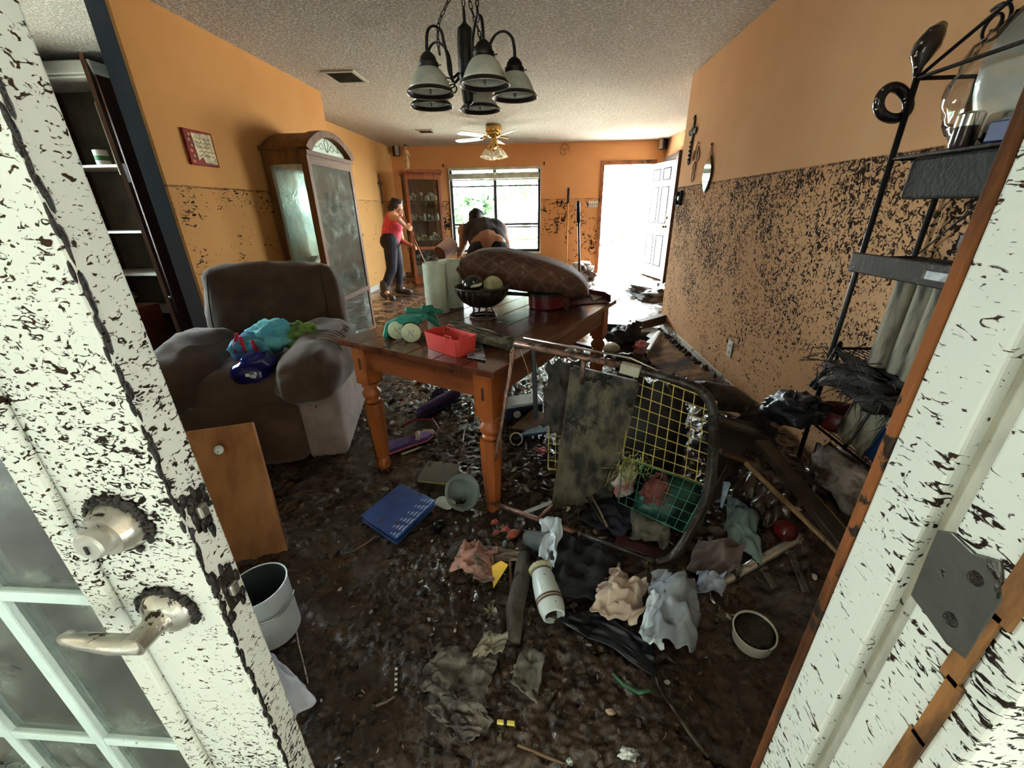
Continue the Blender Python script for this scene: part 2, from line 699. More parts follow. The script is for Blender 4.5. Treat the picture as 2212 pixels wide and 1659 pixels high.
g = G().bx(2.34, 2.46, 4.67, HY0, 0, CEIL).bx(2.34, 2.46, HY0, HY1, 0, HZ0).bx(2.34, 2.46, HY0, HY1, HZ1, CEIL).bx(2.34, 2.46, HY1, T1, 0, CEIL)
struct('wall_right_far', g, 'paint_right_lit')
# facade beside and above the entrance, with the kitchen window
FY0, FY1 = 0.235, 0.36
KX0, KX1, KZ0, KZ1 = -3.9, -2.2, 0.95, 2.05
g = G().bx(0.42, 1.55, FY0 + 0.02, FY1, -0.1, CEIL).bx(-1.42, 0.42, FY0, FY1, 2.06, CEIL)
g.bx(-4.35, -1.42, FY0, FY1, -0.1, CEIL)
struct('wall_front', g, 'siding')
# skirting boards
struct('baseboard_left_far', G().bx(-2.93, -2.915, 4.9, BACK, 0, 0.09), 'base_white')
struct('baseboard_right', G().bx(1.415, 1.43, 0.4, 4.79, 0, 0.08), 'base_white')
struct('baseboard_back', G().bx(WX1, DX0 - 0.07, BACK - 0.014, BACK, 0, 0.08).bx(-2.9, WX1, BACK - 0.014, BACK, 0, 0.08), 'trim_brown')

# ------------------------------------------------------------------ far window
w = struct_root('window_1', ((WX0 + WX1) / 2, BACK + 0.06, WZ0))
hw, hh = (WX1 - WX0) / 2, WZ1 - WZ0
fr = G().bx(-hw, -hw + 0.045, -0.03, 0.03, 0, hh).bx(hw - 0.045, hw, -0.03, 0.03, 0, hh).bx(-hw, hw, -0.03, 0.03, 0, 0.05).bx(-hw, hw, -0.03, 0.03, hh - 0.05, hh)
fr.build('window_frame', 'alu_dark', w)
G().bx(-0.03, 0.03, -0.035, 0.035, 0.05, hh - 0.05).build('mullion', 'alu_dark', w)
for zz, tt in ((hh * 0.79, 0.012), (hh * 0.34, 0.02), (hh * 0.305, 0.012)):
    for x0, x1 in ((-hw + 0.045, -0.03), (0.03, hw - 0.045)):
        G().bx(x0, x1, -0.02, 0.02, zz - tt, zz + tt).build('glazing_bar', 'alu_dark', w)
for x0, x1 in ((-hw + 0.045, -0.03), (0.03, hw - 0.045)):
    for z0, z1 in ((0.05, hh * 0.305 - 0.012), (hh * 0.34 + 0.02, hh * 0.79 - 0.012), (hh * 0.79 + 0.012, hh - 0.05)):
        G().bx(x0, x1, -0.003, 0.003, z0, z1).build('pane', 'clear_pane', w)
G().bx(-hw - 0.012, -hw, -0.09, 0.08, 0, hh).bx(hw, hw + 0.012, -0.09, 0.08, 0, hh).build('reveal', 'white_paint', w)
G().bx(-hw - 0.03, hw + 0.03, -0.12, 0.08, -0.03, 0).build('window_sill', 'base_white', w)
bl = thing('window_blind', 'white horizontal blind pulled up tight at the top of the window', 'blind', ((WX0 + WX1) / 2, BACK - 0.03, WZ1 - 0.005))
G().bx(-hw + 0.01, hw - 0.01, -0.03, 0.03, -0.045, 0.0).build('headrail', 'blind_white', bl, bevel=0.004)
for k in range(9):
    z = -0.10 - 0.011 * k
    G().bx(-hw + 0.02, hw - 0.02, -0.026, 0.026, z - 0.0085, z).build('slat', 'blind_white', bl)
G().bx(-hw + 0.02, hw - 0.02, -0.026, 0.026, -0.225, -0.205).build('bottom_rail', 'blind_white', bl, bevel=0.003)
for x in (-0.6, 0.0, 0.6):
    G().tube([(x, -0.028, -0.045), (x, -0.028, -0.21)], 0.003, 5).build('cord', 'blind_white', bl)
G().tube([(hw - 0.16, -0.03, -0.05), (hw - 0.15, -0.03, -0.75), (hw - 0.16, -0.03, -1.05)], 0.004, 5).build('pull_cord', 'blind_white', bl)
for i, x in enumerate((WX0 - 0.1, WX1 + 0.07)):
    one('curtain_bracket', G().bx(x - 0.012, x + 0.012, BACK - 0.05, BACK, 2.07, 2.12).ell((x, BACK - 0.055, 2.095), 0.014, 8, 6), M('bracket_brown', S(96, 52, 30), 0.4),
        ('small brown curtain rod bracket on the wall above the window, beside the corner cabinet', 'small brown curtain rod bracket on the wall above the window, on the open door side')[i], 'bracket', 'curtain brackets')
# hall window seen edge-on past the corner, kitchen window
w2 = struct_root('window_2', (2.40, (HY0 + HY1) / 2, HZ0))
hy = (HY1 - HY0) / 2
G().bx(-0.07, -0.055, -hy - 0.06, -hy, -0.05, 1.06).bx(-0.07, -0.055, hy, hy + 0.06, -0.05, 1.06).bx(-0.07, -0.055, -hy, hy, 1.0, 1.06).bx(-0.09, -0.055, -hy - 0.06, hy + 0.06, -0.06, 0).build('window_frame', 'trim_brown', w2)
G().bx(-0.004, 0.004, -hy, hy, 0, 1.0).build('pane', 'clear_pane', w2)
w3 = struct_root('window_3', (-4.30, 2.9, 0.95))
G().bx(-0.03, 0.03, -0.50, 0.50, 0, 0.05).bx(-0.03, 0.03, -0.50, 0.50, 1.1, 1.15).bx(-0.03, 0.03, -0.50, -0.45, 0.05, 1.1).bx(-0.03, 0.03, 0.45, 0.50, 0.05, 1.1).bx(-0.03, 0.03, -0.45, 0.45, 0.56, 0.6).build('window_frame', 'white_paint', w3)
G().bx(-0.003, 0.003, -0.45, 0.45, 0.05, 0.56).build('pane', 'clear_pane', w3)
G().bx(-0.003, 0.003, -0.45, 0.45, 0.6, 1.1).build('pane', 'clear_pane', w3)

# ------------------------------------------------------------------ far door frame and open door
g = G().bx(DX0 - 0.07, DX0, BACK - 0.02, BACK + 0.15, 0, DZ1 + 0.07).bx(DX1, DX1 + 0.06, BACK - 0.02, BACK + 0.15, 0, DZ1 + 0.07).bx(DX0, DX1, BACK - 0.02, BACK + 0.15, DZ1, DZ1 + 0.07)
struct('trim_2', g, 'trim_brown')
d3 = struct_root('door_3', (DX1 - 0.01, BACK - 0.03, 0.03), 0)
# leaf swings into the room about the jamb at the right of the opening
dtop = PZ(1450, 345, 2.03)
ang = math.atan2(6.95 - (BACK - 0.03), 2.285 - (DX1 - 0.01))
d3.rotation_euler = (0, 0, math.radians(-78))
DW, DH, DT = 0.88, 2.0, 0.045
M('door_white', S(226, 236, 232), 0.4, var=0.03, mud=0.16, ms=30)
G().bx(0, DW, -DT / 2, DT / 2, 0, DH).build('leaf', 'door_white', d3, bevel=0.002)
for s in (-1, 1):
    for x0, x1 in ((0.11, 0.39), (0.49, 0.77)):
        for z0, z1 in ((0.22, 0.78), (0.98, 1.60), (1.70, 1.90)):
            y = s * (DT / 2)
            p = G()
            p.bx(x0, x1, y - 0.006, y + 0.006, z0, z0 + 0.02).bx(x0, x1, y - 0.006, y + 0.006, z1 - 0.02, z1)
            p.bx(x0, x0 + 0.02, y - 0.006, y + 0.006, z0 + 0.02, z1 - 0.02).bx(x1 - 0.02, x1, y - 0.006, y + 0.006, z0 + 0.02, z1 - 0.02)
            pf = p.build('moulding', M('moulding_shade', S(24, 27, 29), 0.8), d3)  # near-black stands in for panel shade lines lost on the overexposed leaf
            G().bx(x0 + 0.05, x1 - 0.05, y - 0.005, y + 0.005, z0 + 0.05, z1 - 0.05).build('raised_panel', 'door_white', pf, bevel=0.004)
G().bx(DW, DW + 0.006, -DT / 2, DT / 2, 0, DH).build('edge_strip', 'trim_brown', d3)
M('brass_dull', S(120, 92, 44), 0.3, metal=0.9)
for s in (-1, 1):
    G().lathe([(0.0, 0), (0.028, 0), (0.028, 0.006), (0.011, 0.012), (0.011, 0.03), (0.026, 0.045), (0.026, 0.06), (0, 0.072)], 14, (DW - 0.065, s * DT / 2, 0.93), Matrix.Rotation(-s * PI / 2, 3, 'X')).build('knob', 'brass_dull', d3, smooth=True)
    G().lathe([(0.0, 0), (0.027, 0), (0.027, 0.012), (0.01, 0.02), (0, 0.022)], 14, (DW - 0.065, s * DT / 2, 1.08), Matrix.Rotation(-s * PI / 2, 3, 'X')).build('deadbolt', 'brass_dull', d3, smooth=True)
for z in (0.2, 1.0, 1.8):
    G().tube([(-0.008, -DT / 2, z - 0.05), (-0.008, -DT / 2, z + 0.05)], 0.007, 8).build('hinge', 'brass_dull', d3)
# dark brown casing post against the side wall by that door
struct('trim_3', G().bx(2.20, 2.34, 7.55, 7.68, 0, 2.12).bx(2.25, 2.34, 7.68, 8.55, 2.04, 2.12), M('casing_dark', S(74, 46, 34), 0.5, var=0.2, stretch=(1, 1, 0.1), mud=0.3))
# ------------------------------------------------------------------ entrance: left door leaf (closed), right jamb
d1 = struct_root('door_1', (-0.448, 0.37, 0.0))
# local x runs left (negative) from the free edge, y into the house
TH, LW, LH = 0.052, 0.91, 2.03
gx0, gx1 = -LW + 0.175, -0.178          # glazed field
gz0, gz1 = 0.20, 1.86
DP = 'door_paint'
G().bx(-0.178, 0, 0, TH, 0.01, LH).build('stile', DP, d1, bevel=0.004)
G().bx(-LW, -LW + 0.175, 0, TH, 0.01, LH).build('stile', DP, d1, bevel=0.004)
G().bx(gx0, gx1, 0, TH, 0.01, gz0).build('rail', DP, d1)
G().bx(gx0, gx1, 0, TH, gz1, LH).build('rail', DP, d1)
# raised glazing bead round the glass
bead = G()
for x0, x1, z0, z1 in ((gx1 - 0.002, gx1 + 0.036, gz0 - 0.03, gz1 + 0.03), (gx0 - 0.036, gx0 + 0.002, gz0 - 0.03, gz1 + 0.03)):
    bead.bx(x0, x1, -0.012, 0.0, z0, z1)
for z0, z1 in ((gz0 - 0.034, gz0 + 0.002), (gz1 - 0.002, gz1 + 0.034)):
    bead.bx(gx0, gx1, -0.012, 0.0, z0, z1)
bead.build('glazing_bead', DP, d1, bevel=0.005)
# mullions of the glass, as in a french door
M('muntin_white', S(214, 234, 230), 0.5, var=0.05, mud=0.10, ms=60)
vx = [gx1 - 0.183, gx1 - 0.37]
hz = [0.39, 0.77 + 0.003, 1.16, 1.53]
for x in vx:
    G().bx(x - 0.011, x + 0.011, 0.004, 0.03, gz0, gz1).build('muntin', 'muntin_white', d1, bevel=0.003)
for z in hz:
    G().bx(gx0, gx1, 0.006, 0.028, z - 0.011, z + 0.011).build('muntin', 'muntin_white', d1, bevel=0.003)
xs = [gx0] + sorted(vx) + [gx1]
zs = [gz0] + hz + [gz1]
for i in range(len(xs) - 1):
    for j in range(len(zs) - 1):
        G().bx(xs[i], xs[i + 1], 0.015, 0.020, zs[j], zs[j + 1]).build('pane', 'dirty_pane', d1)
# muddy weather strip along the free edge
stp = G()
for k in range(190):
    z = 0.02 + k * (LH - 0.04) / 189
    stp.ell((0.0 + rnd.uniform(-0.002, 0.002), 0.004 + rnd.uniform(-0.002, 0.003), z), (rnd.uniform(0.0012, 0.0028), rnd.uniform(0.002, 0.0042), 0.012), 6, 4)
M('mud_crust', S(34, 27, 22), 0.45, var=0.3, vs=60, bump=0.6, bs=90)
tag(stp.build('mud_streak', 'mud_crust', d1, smooth=True), kind='stuff')
# dead bolt cylinder and lever, crusted with mud
M('nickel', S(188, 184, 172), 0.28, metal=0.85, var=0.08, mud=0.22, ms=60)
RF = Matrix.Rotation(PI / 2, 3, 'X')         # lathe axis z -> -y (towards the street)
dbz = PY(258, 1130, 0.37).z
dbx = PY(262, 1130, 0.37).x + 0.448
db = G().lathe([(0, 0), (0.036, 0), (0.036, 0.006), (0.031, 0.016), (0.027, 0.026), (0, 0.026)], 28, (dbx, 0, dbz), RF).build('deadbolt', 'nickel', d1, smooth=True, auto=35)
cyl = G().lathe([(0, 0.02), (0.019, 0.02), (0.0185, 0.040), (0.016, 0.043), (0, 0.043)], 22, (dbx, 0, dbz), RF).build('lock_cylinder', M('nickel_face', S(200, 198, 190), 0.35, metal=0.7, mud=0.1, ms=80), db, smooth=True, auto=35)
G().box((dbx, -0.0435, dbz - 0.002), (0.003, 0.003, 0.011)).build('keyway', 'mud_crust', db)
mc = G()
for k in range(90):
    q = rnd.uniform(0, 2 * PI)
    if math.sin(q) < -0.5 and rnd.random() < 0.6:
        continue
    r = 0.037 + rnd.uniform(-0.004, 0.006)
    mc.ell((dbx + r * math.cos(q), -0.003, dbz + r * math.sin(q)), (rnd.uniform(0.0025, 0.007), 0.005, rnd.uniform(0.0025, 0.007)), 7, 5, jit=0.9, seed=k)
tag(mc.build('mud_ring', 'mud_crust', db, smooth=True), kind='stuff')
lvz = PY(362, 1312, 0.37).z
lvx = PY(368, 1312, 0.37).x + 0.448
lv = G().lathe([(0, 0), (0.037, 0), (0.037, 0.005), (0.031, 0.015), (0.020, 0.020), (0.0155, 0.03), (0.0155, 0.058), (0, 0.058)], 28, (lvx, 0, lvz), RF).build('lever_rose', 'nickel', d1, smooth=True, auto=35)
G().tube([(lvx + 0.008, -0.052, lvz), (lvx - 0.03, -0.055, lvz), (lvx - 0.075, -0.052, lvz - 0.001), (lvx - 0.108, -0.046, lvz - 0.006), (lvx - 0.124, -0.043, lvz - 0.012)], [0.0125, 0.0125, 0.0105, 0.0095, 0.005], 12).build('lever_handle', 'nickel', lv, smooth=True)
mc = G()
for k in range(110):
    q = rnd.uniform(-0.5, PI + 1.2)
    r = 0.036 + rnd.uniform(-0.008, 0.006)
    mc.ell((lvx + r * math.cos(q), -0.004, lvz + r * math.sin(q)), (rnd.uniform(0.0025, 0.007), 0.005, rnd.uniform(0.0025, 0.007)), 7, 5, jit=0.9, seed=k)
tag(mc.build('mud_ring', 'mud_crust', lv, smooth=True), kind='stuff')
# latch plates let into the door edge
M('latch_plate', S(66, 58, 50), 0.35, metal=0.6, mud=0.5, ms=60)
for zc, hh_ in ((dbz, 0.029), (lvz + 0.01, 0.034)):
    lp = G().box((0.0005, TH / 2 + 0.002, zc), (0.003, 0.026, hh_ * 2)).build('latch_plate', 'latch_plate', d1, bevel=0.006)
    G().box((0.005, TH / 2 + 0.002, zc), (0.009, 0.014, 0.02)).build('latch_bolt', 'nickel', lp, bevel=0.003)
mc = G()
for k in range(40):
    zc = dbz if k % 2 else lvz + 0.01
    mc.ell((0.001, TH / 2 + rnd.uniform(-0.02, 0.02), zc + rnd.uniform(-0.045, 0.045)), (0.003, rnd.uniform(0.003, 0.007), rnd.uniform(0.004, 0.012)), 6, 5, jit=0.5, seed=k)
tag(mc.build('mud_smear', 'mud_crust', d1, smooth=True), kind='stuff')

# right jamb: deep white frame with a weather-strip groove and a strike plate
JX = 0.335
tj = struct_root('trim_1', (JX, 0.0, 0.0))
JP = 'jamb_paint'
G().bx(0.0, 0.09, 0.296, 0.350, 0, 2.06).build('jamb_board', JP, tj, bevel=0.003)
G().bx(0.0, 0.09, 0.222, 0.274, 0, 2.06).build('jamb_board', JP, tj, bevel=0.003)
G().bx(0.012, 0.09, 0.274, 0.296, 0, 2.06).build('weather_groove', M('groove_grey', S(176, 174, 158), 0.6, mud=0.2, ms=70), tj)
G().bx(-0.003, 0.05, 0.350, 0.361, 0, 2.06).build('bare_edge', 'raw_wood_edge', tj, bevel=0.002)
G().bx(0.001, 0.30, 0.196, 0.222, -0.1, 2.2).build('outer_casing', JP, tj, bevel=0.004)
spk = G()
_sp = [PX(x, y, JX) for x, y in ((1972, 1285), (2030, 1145), (2062, 1150), (2110, 1195), (2168, 1212), (2172, 1300), (2092, 1425), (2050, 1392), (2010, 1335))]
spz = sum(p.z for p in _sp) / len(_sp)
spk.prism([(p.y, p.z) for p in _sp], -0.0025, 0.002, lambda u, v, w: (w, u, v))
M('strike_grey', S(92, 90, 84), 0.4, metal=0.5, mud=0.3, ms=40)
sp = spk.build('strike_plate', 'strike_grey', tj, bevel=0.001)
G().lathe([(0, 0), (0.006, 0), (0.004, 0.003), (0, 0.003)], 10, (-0.0025, 0.245, spz + 0.02), Matrix.Rotation(-PI / 2, 3, 'Y')).build('screw', 'mud_crust', sp)
G().lathe([(0, 0), (0.006, 0), (0.004, 0.003), (0, 0.003)], 10, (-0.0025, 0.245, spz - 0.025), Matrix.Rotation(-PI / 2, 3, 'Y')).build('screw', 'mud_crust', sp)
chip = G()
for k in range(26):
    z = 0.15 + k * 0.075
    chip.box((-0.0005, 0.225 + rnd.uniform(-0.003, 0.003), z), (0.003, 0.012 + rnd.uniform(0, 0.006), 0.08))
chip.build('bare_wood_strip', M('bare_strip', S(128, 86, 44), 0.7, var=0.3, vs=40, stretch=(1, 1, 0.2), mud=0.2), tj)

# ------------------------------------------------------------------ porch (roof and side walls added to block light) and yard outside
struct('porch_floor', G().bx(-6, 5, -7.0, 0.3, -0.14, -0.04), 'porch_slab')
struct('added_porch_ceiling', G().bx(-6, 5, -6.0, 0.24, 2.46, 2.56), 'added_porch_roof')  # unseen roof, added and deepened to cut daylight on the entrance
struct('added_side_wall', G().bx(-6.2, -6.0, -7.0, 0.24, -0.2, 2.5).bx(5.0, 5.2, -7.0, 0.24, -0.2, 2.5), 'siding')  # unseen side walls, added to dim the light on the front door
struct('ground', G().bx(-45, 45, -45, 60, -0.35, -0.2), 'yard_ground')
struct('yard_gravel_bounce', G().bx(-14, 16, T1, 26, -0.2, -0.04).bx(-14, -4.4, -1.0, T1, -0.2, -0.04), M('gravel_pale', S(196, 190, 176), 0.95, var=0.2, vs=3))  # kitchen-side strip is unseen, added to bounce daylight onto the kitchen ceiling
# ------------------------------------------------------------------ dining table
TZ = 0.75
A, B, Cc = PZ(728, 733, TZ), PZ(1066, 805, TZ), PZ(1310, 645, TZ)
tu = (B - A)
TW = tu.length
tu.normalize()
tv = Vector((-tu.y, tu.x, 0))
TL = (Cc - B).dot(tv)
TANG = math.atan2(tu.y, tu.x)
table = thing('dining_table', 'wooden dining table with turned legs, muddy, loaded with kitchen things', 'table', (A.x, A.y, 0), TANG)


def on_table(px, py, h=0.0):
    "spot on the table top"
    return PZ(px, py, TZ + h)


TWOOD = wood('table_top_wood', S(112, 62, 42), S(78, 40, 32), 0.16, 1, 10, mud=0.10, coat=0.25)
LWOOD = wood('table_leg_wood', S(172, 92, 42), S(132, 64, 30), 0.38, 2, 16, mud=0.10)
AWOOD = wood('table_apron_wood', S(150, 78, 40), S(112, 54, 30), 0.38, 0, 16, mud=0.14)
npl = 6
pw = TW / npl
for k in range(npl):
    G().bx(k * pw + 0.0012, (k + 1) * pw - 0.0012, 0.0, TL, TZ - 0.026, TZ).build('plank', TWOOD, table, bevel=0.003)
ins = 0.045
AH = 0.115
for y in (ins + 0.012, TL - ins - 0.012):
    G().bx(ins + 0.04, TW - ins - 0.04, y - 0.011, y + 0.011, TZ - 0.026 - AH, TZ - 0.026).build('apron', AWOOD, table, bevel=0.002)
SWOOD = wood('table_side_wood', S(146, 92, 66), S(112, 66, 46), 0.38, 1, 16, mud=0.16)
for x in (ins + 0.012, TW - ins - 0.012):
    G().bx(x - 0.011, x + 0.011, ins + 0.04, TL - ins - 0.04, TZ - 0.026 - AH, TZ - 0.026).build('apron', SWOOD, table, bevel=0.002)
for x in (ins + 0.035, TW - ins - 0.035):
    for y in (ins + 0.035, TL - ins - 0.035):
        lg = G()
        q = 0.043
        lg.bx(x - q, x + q, y - q, y + q, TZ - 0.026 - 0.20, TZ - 0.026)
        top = TZ - 0.226
        lg.lathe([(0.036, 0), (0.043, -0.006), (0.043, -0.018), (0.030, -0.026), (0.033, -0.034), (0.044, -0.050), (0.046, -0.062), (0.040, -0.078), (0.030, -0.088), (0.036, -0.096), (0.036, -0.104), (0.030, -0.11)], 20, (x, y, top))
        lg.lathe([(0.046, -0.11), (0.047, -0.13), (0.044, -0.25), (0.036, -0.42)], 8, (x, y, top))
        lg.lathe([(0.030, -0.42), (0.026, -0.435), (0.034, -0.45), (0.040, -0.475), (0.036, -0.505), (0.024, -0.524)], 20, (x, y, top))
        lgo = lg.build('leg', LWOOD, table, smooth=True, auto=32)
        G().box((x, y - q - 0.0005, TZ - 0.12), (0.012, 0.003, 0.055)).build('slot', M('slot_dark', S(66, 34, 18), 0.7), lgo, bevel=0.004)

# ------------------------------------------------------------------ recliner
SUEDE = M('brown_suede', S(84, 62, 50), 0.85, var=0.14, vs=5, bump=0.15, bs=160, sheen=0.25, spec=0.2)
PSUEDE = M('brown_suede_muddy', S(150, 130, 122), 0.8, var=0.12, vs=6, bump=0.15, bs=160, mud=0.12, ms=40, sheen=0.2, spec=0.2)
rec = thing('recliner', 'brown upholstered recliner armchair with pillowy arms, dirt on its side', 'armchair', (-1.66, 2.20, 0), math.radians(15))
# local: x to the chair's left-to-right as seen from the front (+x right in view), -y is the front


def cushion(name, c, s, mat, parent, bev, bulge=0.0, R=None, sub=2, seed=0, wr=0.0):
    g = G()
    nx, ny, nz = 6, 6, 5
    # six-sided soft block from a subdivided cube projected on a rounded box
    h = Vector(s) / 2
    c = Vector(c)
    faces = (((1, 0, 0), (0, 1, 0), (0, 0, 1)), ((-1, 0, 0), (0, -1, 0), (0, 0, 1)), ((0, 1, 0), (-1, 0, 0), (0, 0, 1)), ((0, -1, 0), (1, 0, 0), (0, 0, 1)), ((0, 0, 1), (1, 0, 0), (0, 1, 0)), ((0, 0, -1), (1, 0, 0), (0, -1, 0)))
    n = 12
    for nrm, uu, vv in faces:
        nrm, uu, vv = Vector(nrm), Vector(uu), Vector(vv)

        def fn(a, b):
            p = nrm + uu * (2 * a - 1) + vv * (2 * b - 1)
            p = Vector((p.x * h.x, p.y * h.y, p.z * h.z))
            inn = Vector((max(-h.x + bev, min(h.x - bev, p.x)), max(-h.y + bev, min(h.y - bev, p.y)), max(-h.z + bev, min(h.z - bev, p.z))))
            d = p - inn
            if d.length > 1e-6:
                d = d.normalized() * bev
            q = inn + d
            k = (1 - (2 * a - 1) ** 2) * (1 - (2 * b - 1) ** 2)
            q = q + nrm * bulge * max(0, k)
            if wr:
                q = q + nrm * wr * min(1.0, 3 * k) * float(fbm(q.x * 6 + seed, q.y * 6, q.z * 6, 3))
            return c + (R @ q if R is not None else q)
        g.grid(n, n, fn)
    me = g.mesh(name)
    import bmesh
    bm = bmesh.new()
    bm.from_mesh(me)
    bmesh.ops.remove_doubles(bm, verts=bm.verts, dist=0.0008)
    bmesh.ops.recalc_face_normals(bm, faces=bm.faces)
    bm.to_mesh(me)
    bm.free()
    o = bpy.data.objects.new(name, me)
    COL.objects.link(o)
    if isinstance(mat, str):
        mat = MATS[mat]
    me.materials.append(mat)
    me.polygons.foreach_set('use_smooth', [True] * len(me.polygons))
    o.parent = parent
    return o


RB = Matrix.Rotation(math.radians(-14), 3, 'X')
cushion('backrest', (0.0, 0.42, 0.64), (0.80, 0.24, 0.66), SUEDE, rec, 0.065, 0.035, RB, wr=0.03)
cushion('seat', (0.0, -0.08, 0.35), (0.56, 0.66, 0.26), SUEDE, rec, 0.08, 0.06, wr=0.03, seed=3)
cushion('footrest', (0.0, -0.42, 0.20), (0.56, 0.14, 0.36), SUEDE, rec, 0.05, 0.02, wr=0.01, seed=5)
cushion('arm_base', (0.385, -0.02, 0.23), (0.21, 0.88, 0.42), PSUEDE, rec, 0.03, 0.012, seed=6, wr=0.006)
cushion('arm_base', (-0.37, -0.02, 0.24), (0.20, 0.86, 0.44), SUEDE, rec, 0.03, 0.012, seed=7, wr=0.006)
ra = cushion('armrest', (0.350, -0.10, 0.50), (0.31, 0.80, 0.26), SUEDE, rec, 0.10, 0.025, Matrix.Rotation(0.06, 3, 'X'), seed=8, wr=0.045)
cushion('armrest', (-0.350, -0.10, 0.50), (0.31, 0.80, 0.26), SUEDE, rec, 0.10, 0.025, Matrix.Rotation(0.06, 3, 'X'), seed=9, wr=0.045)
cushion('back_panel', (0.0, 0.43, 0.30), (0.70, 0.10, 0.5), SUEDE, rec, 0.03)
for k in range(9):                                         # gathered seam pleats over the arm
    y = -0.24 + k * 0.042
    pts = [(0.350 + 0.166 * math.cos(t) ** 0.8 if t < 1.5 else 0.350 + 0.166 * math.cos(t), y + 0.03 * math.sin(t * 2), 0.505 + 0.150 * math.sin(t) ** 0.7) for t in [0.15 + 0.16 * i for i in range(9)]]
    G().tube(pts, [0.002] + [0.007] * 7 + [0.002], 6).build('pleat', PSUEDE, ra, smooth=True)

SEAM = M('seam_dark', S(46, 34, 28), 0.9)
bk_ = [o for o in rec.children if o.name.startswith('backrest')][0]
for x in (-0.33, 0.33):
    G().tube([Vector((0, 0.42, 0.64)) + RB @ Vector((x * (1 + 0.05 * math.sin(t * 3)), -0.135 - 0.012 * math.sin(PI * t), -0.26 + 0.54 * t)) for t in [k / 10 for k in range(11)]], 0.004, 6).build('seam', SEAM, bk_, smooth=True)

# ------------------------------------------------------------------ china cabinet on the left wall (front faces +x, side faces the entrance)
CW = wood('cabinet_wood', S(128, 84, 44), S(96, 60, 32), 0.6, 2, 14, mud=0.05, spec=0.25)
CWH = wood('cabinet_wood_flat', S(122, 80, 44), S(92, 58, 32), 0.6, 1, 14, spec=0.25)
CGL = glass('cabinet_glass', (0.90, 0.96, 0.93, 1), 0.04, mud=0.6, tint=0.05, mudcol=S(200, 210, 198), film=0.34, base=0.10)
cx0, cx1, cy0, cy1, ch = -2.262, -1.885, 3.60, 4.45, 1.76
chn = thing('china_cabinet', 'tall arched wooden display cabinet with dirty glass sides, by the left wall', 'cabinet', ((cx0 + cx1) / 2, (cy0 + cy1) / 2, 0))
hx, hy = (cx1 - cx0) / 2, (cy1 - cy0) / 2
for sx in (-1, 1):
    for sy in (-1, 1):
        G().bx(sx * hx - (0.055 if sx > 0 else 0), sx * hx + (0.055 if sx < 0 else 0), sy * hy - (0.055 if sy > 0 else 0), sy * hy + (0.055 if sy < 0 else 0), 0.0, ch).build('post', CW, chn, bevel=0.003)
for z0, z1 in ((0.02, 0.10), (0.50, 0.545), (ch - 0.10, ch)):
    for sy in (-1, 1):
        G().bx(-hx + 0.055, hx - 0.055, sy * hy - (0.02 if sy > 0 else 0), sy * hy + (0.02 if sy < 0 else 0), z0, z1).build('rail', CW, chn)
    G().bx(hx - 0.02, hx, -hy + 0.055, hy - 0.055, z0, z1).build('rail', CWH, chn)
G().bx(-hx, hx, -hy, hy, 0.0, 0.03).build('bottom_board', CW, chn)
G().bx(-hx + 0.01, hx - 0.006, -hy + 0.01, hy - 0.01, 0.50, 0.52).build('deck', M('muddy_deck', S(62, 56, 48), 0.5, mud=0.6), chn)
G().bx(-hx - 0.005, hx - 0.06, -hy - 0.015, hy + 0.015, ch, ch + 0.03).build('top_board', CW, chn)
# arched bonnet across the front
arc = []
nA = 18
for k in range(nA + 1):
    t = -1 + 2 * k / nA
    arc.append((t * (hy + 0.03), ch + 0.02 + 0.165 * max(0.0, math.cos(t * PI / 2)) ** 0.8))
inner = [(t[0] * 0.90, t[1] - 0.05 if abs(t[0]) < hy * 0.88 else ch - 0.0) for t in arc]
g = G()
for k in range(nA):
    a0, a1, b0, b1 = arc[k], arc[k + 1], inner[k], inner[k + 1]
    q = [a0, a1, b1, b0]
    g.prism(q, hx - 0.075, hx + 0.03, lambda u, v, w: (w, u, v))
g.build('arched_bonnet', CW, chn, smooth=True, auto=30)
g = G()
for k in range(nA):                                        # barrel top running back
    a0, a1 = arc[k], arc[k + 1]
    g.prism([(a0[0] * 0.97, a0[1] - 0.012), (a1[0] * 0.97, a1[1] - 0.012), (a1[0] * 0.97, max(ch, a1[1] - 0.035)), (a0[0] * 0.97, max(ch, a0[1] - 0.035))], -hx, hx - 0.07, lambda u, v, w: (w, u, v))
g.build('barrel_top', CWH, chn, smooth=True, auto=30)
pt = [(p[0] * 0.985, p[1] - 0.004) for p in inner]
tym = G().prism([(pt[0][0], ch - 0.01)] + pt[1:-1] + [(pt[-1][0], ch - 0.01)], hx - 0.03, hx - 0.024, lambda u, v, w: (w, u, v)).build('arch_panel', M('etched_glass', S(214, 232, 214), 0.25, var=0.03), chn)
came = M('lead_came', S(92, 104, 96), 0.4, metal=0.5)
for s in (-1, 1):
    for pp in ([(0, 0.02), (0.05, 0.05), (0.10, 0.035), (0.14, 0.06), (0.2, 0.04), (0.28, 0.05)], [(0, 0.02), (0.04, 0.09), (0.0, 0.14)], [(0.05, 0.05), (0.09, 0.085), (0.14, 0.06)], [(0.2, 0.04), (0.21, 0.095)]):
        G().tube([(hx - 0.022, s * u, ch + v) for u, v in pp], 0.0022, 5).build('came', came, tym)
G().bx(hx, hx + 0.014, -hy - 0.012, hy + 0.012, ch - 0.035, ch).build('cornice', CWH, chn, bevel=0.004)
for sy in (-1, 1):
    y = sy * (hy - 0.010)
    G().bx(-hx + 0.055, hx - 0.055, y - 0.002, y + 0.002, 0.545, ch - 0.10).build('side_glass', CGL, chn)
G().bx(hx - 0.012, hx - 0.008, -hy + 0.055, hy - 0.055, 0.545, ch - 0.10).build('door_glass', CGL, chn)
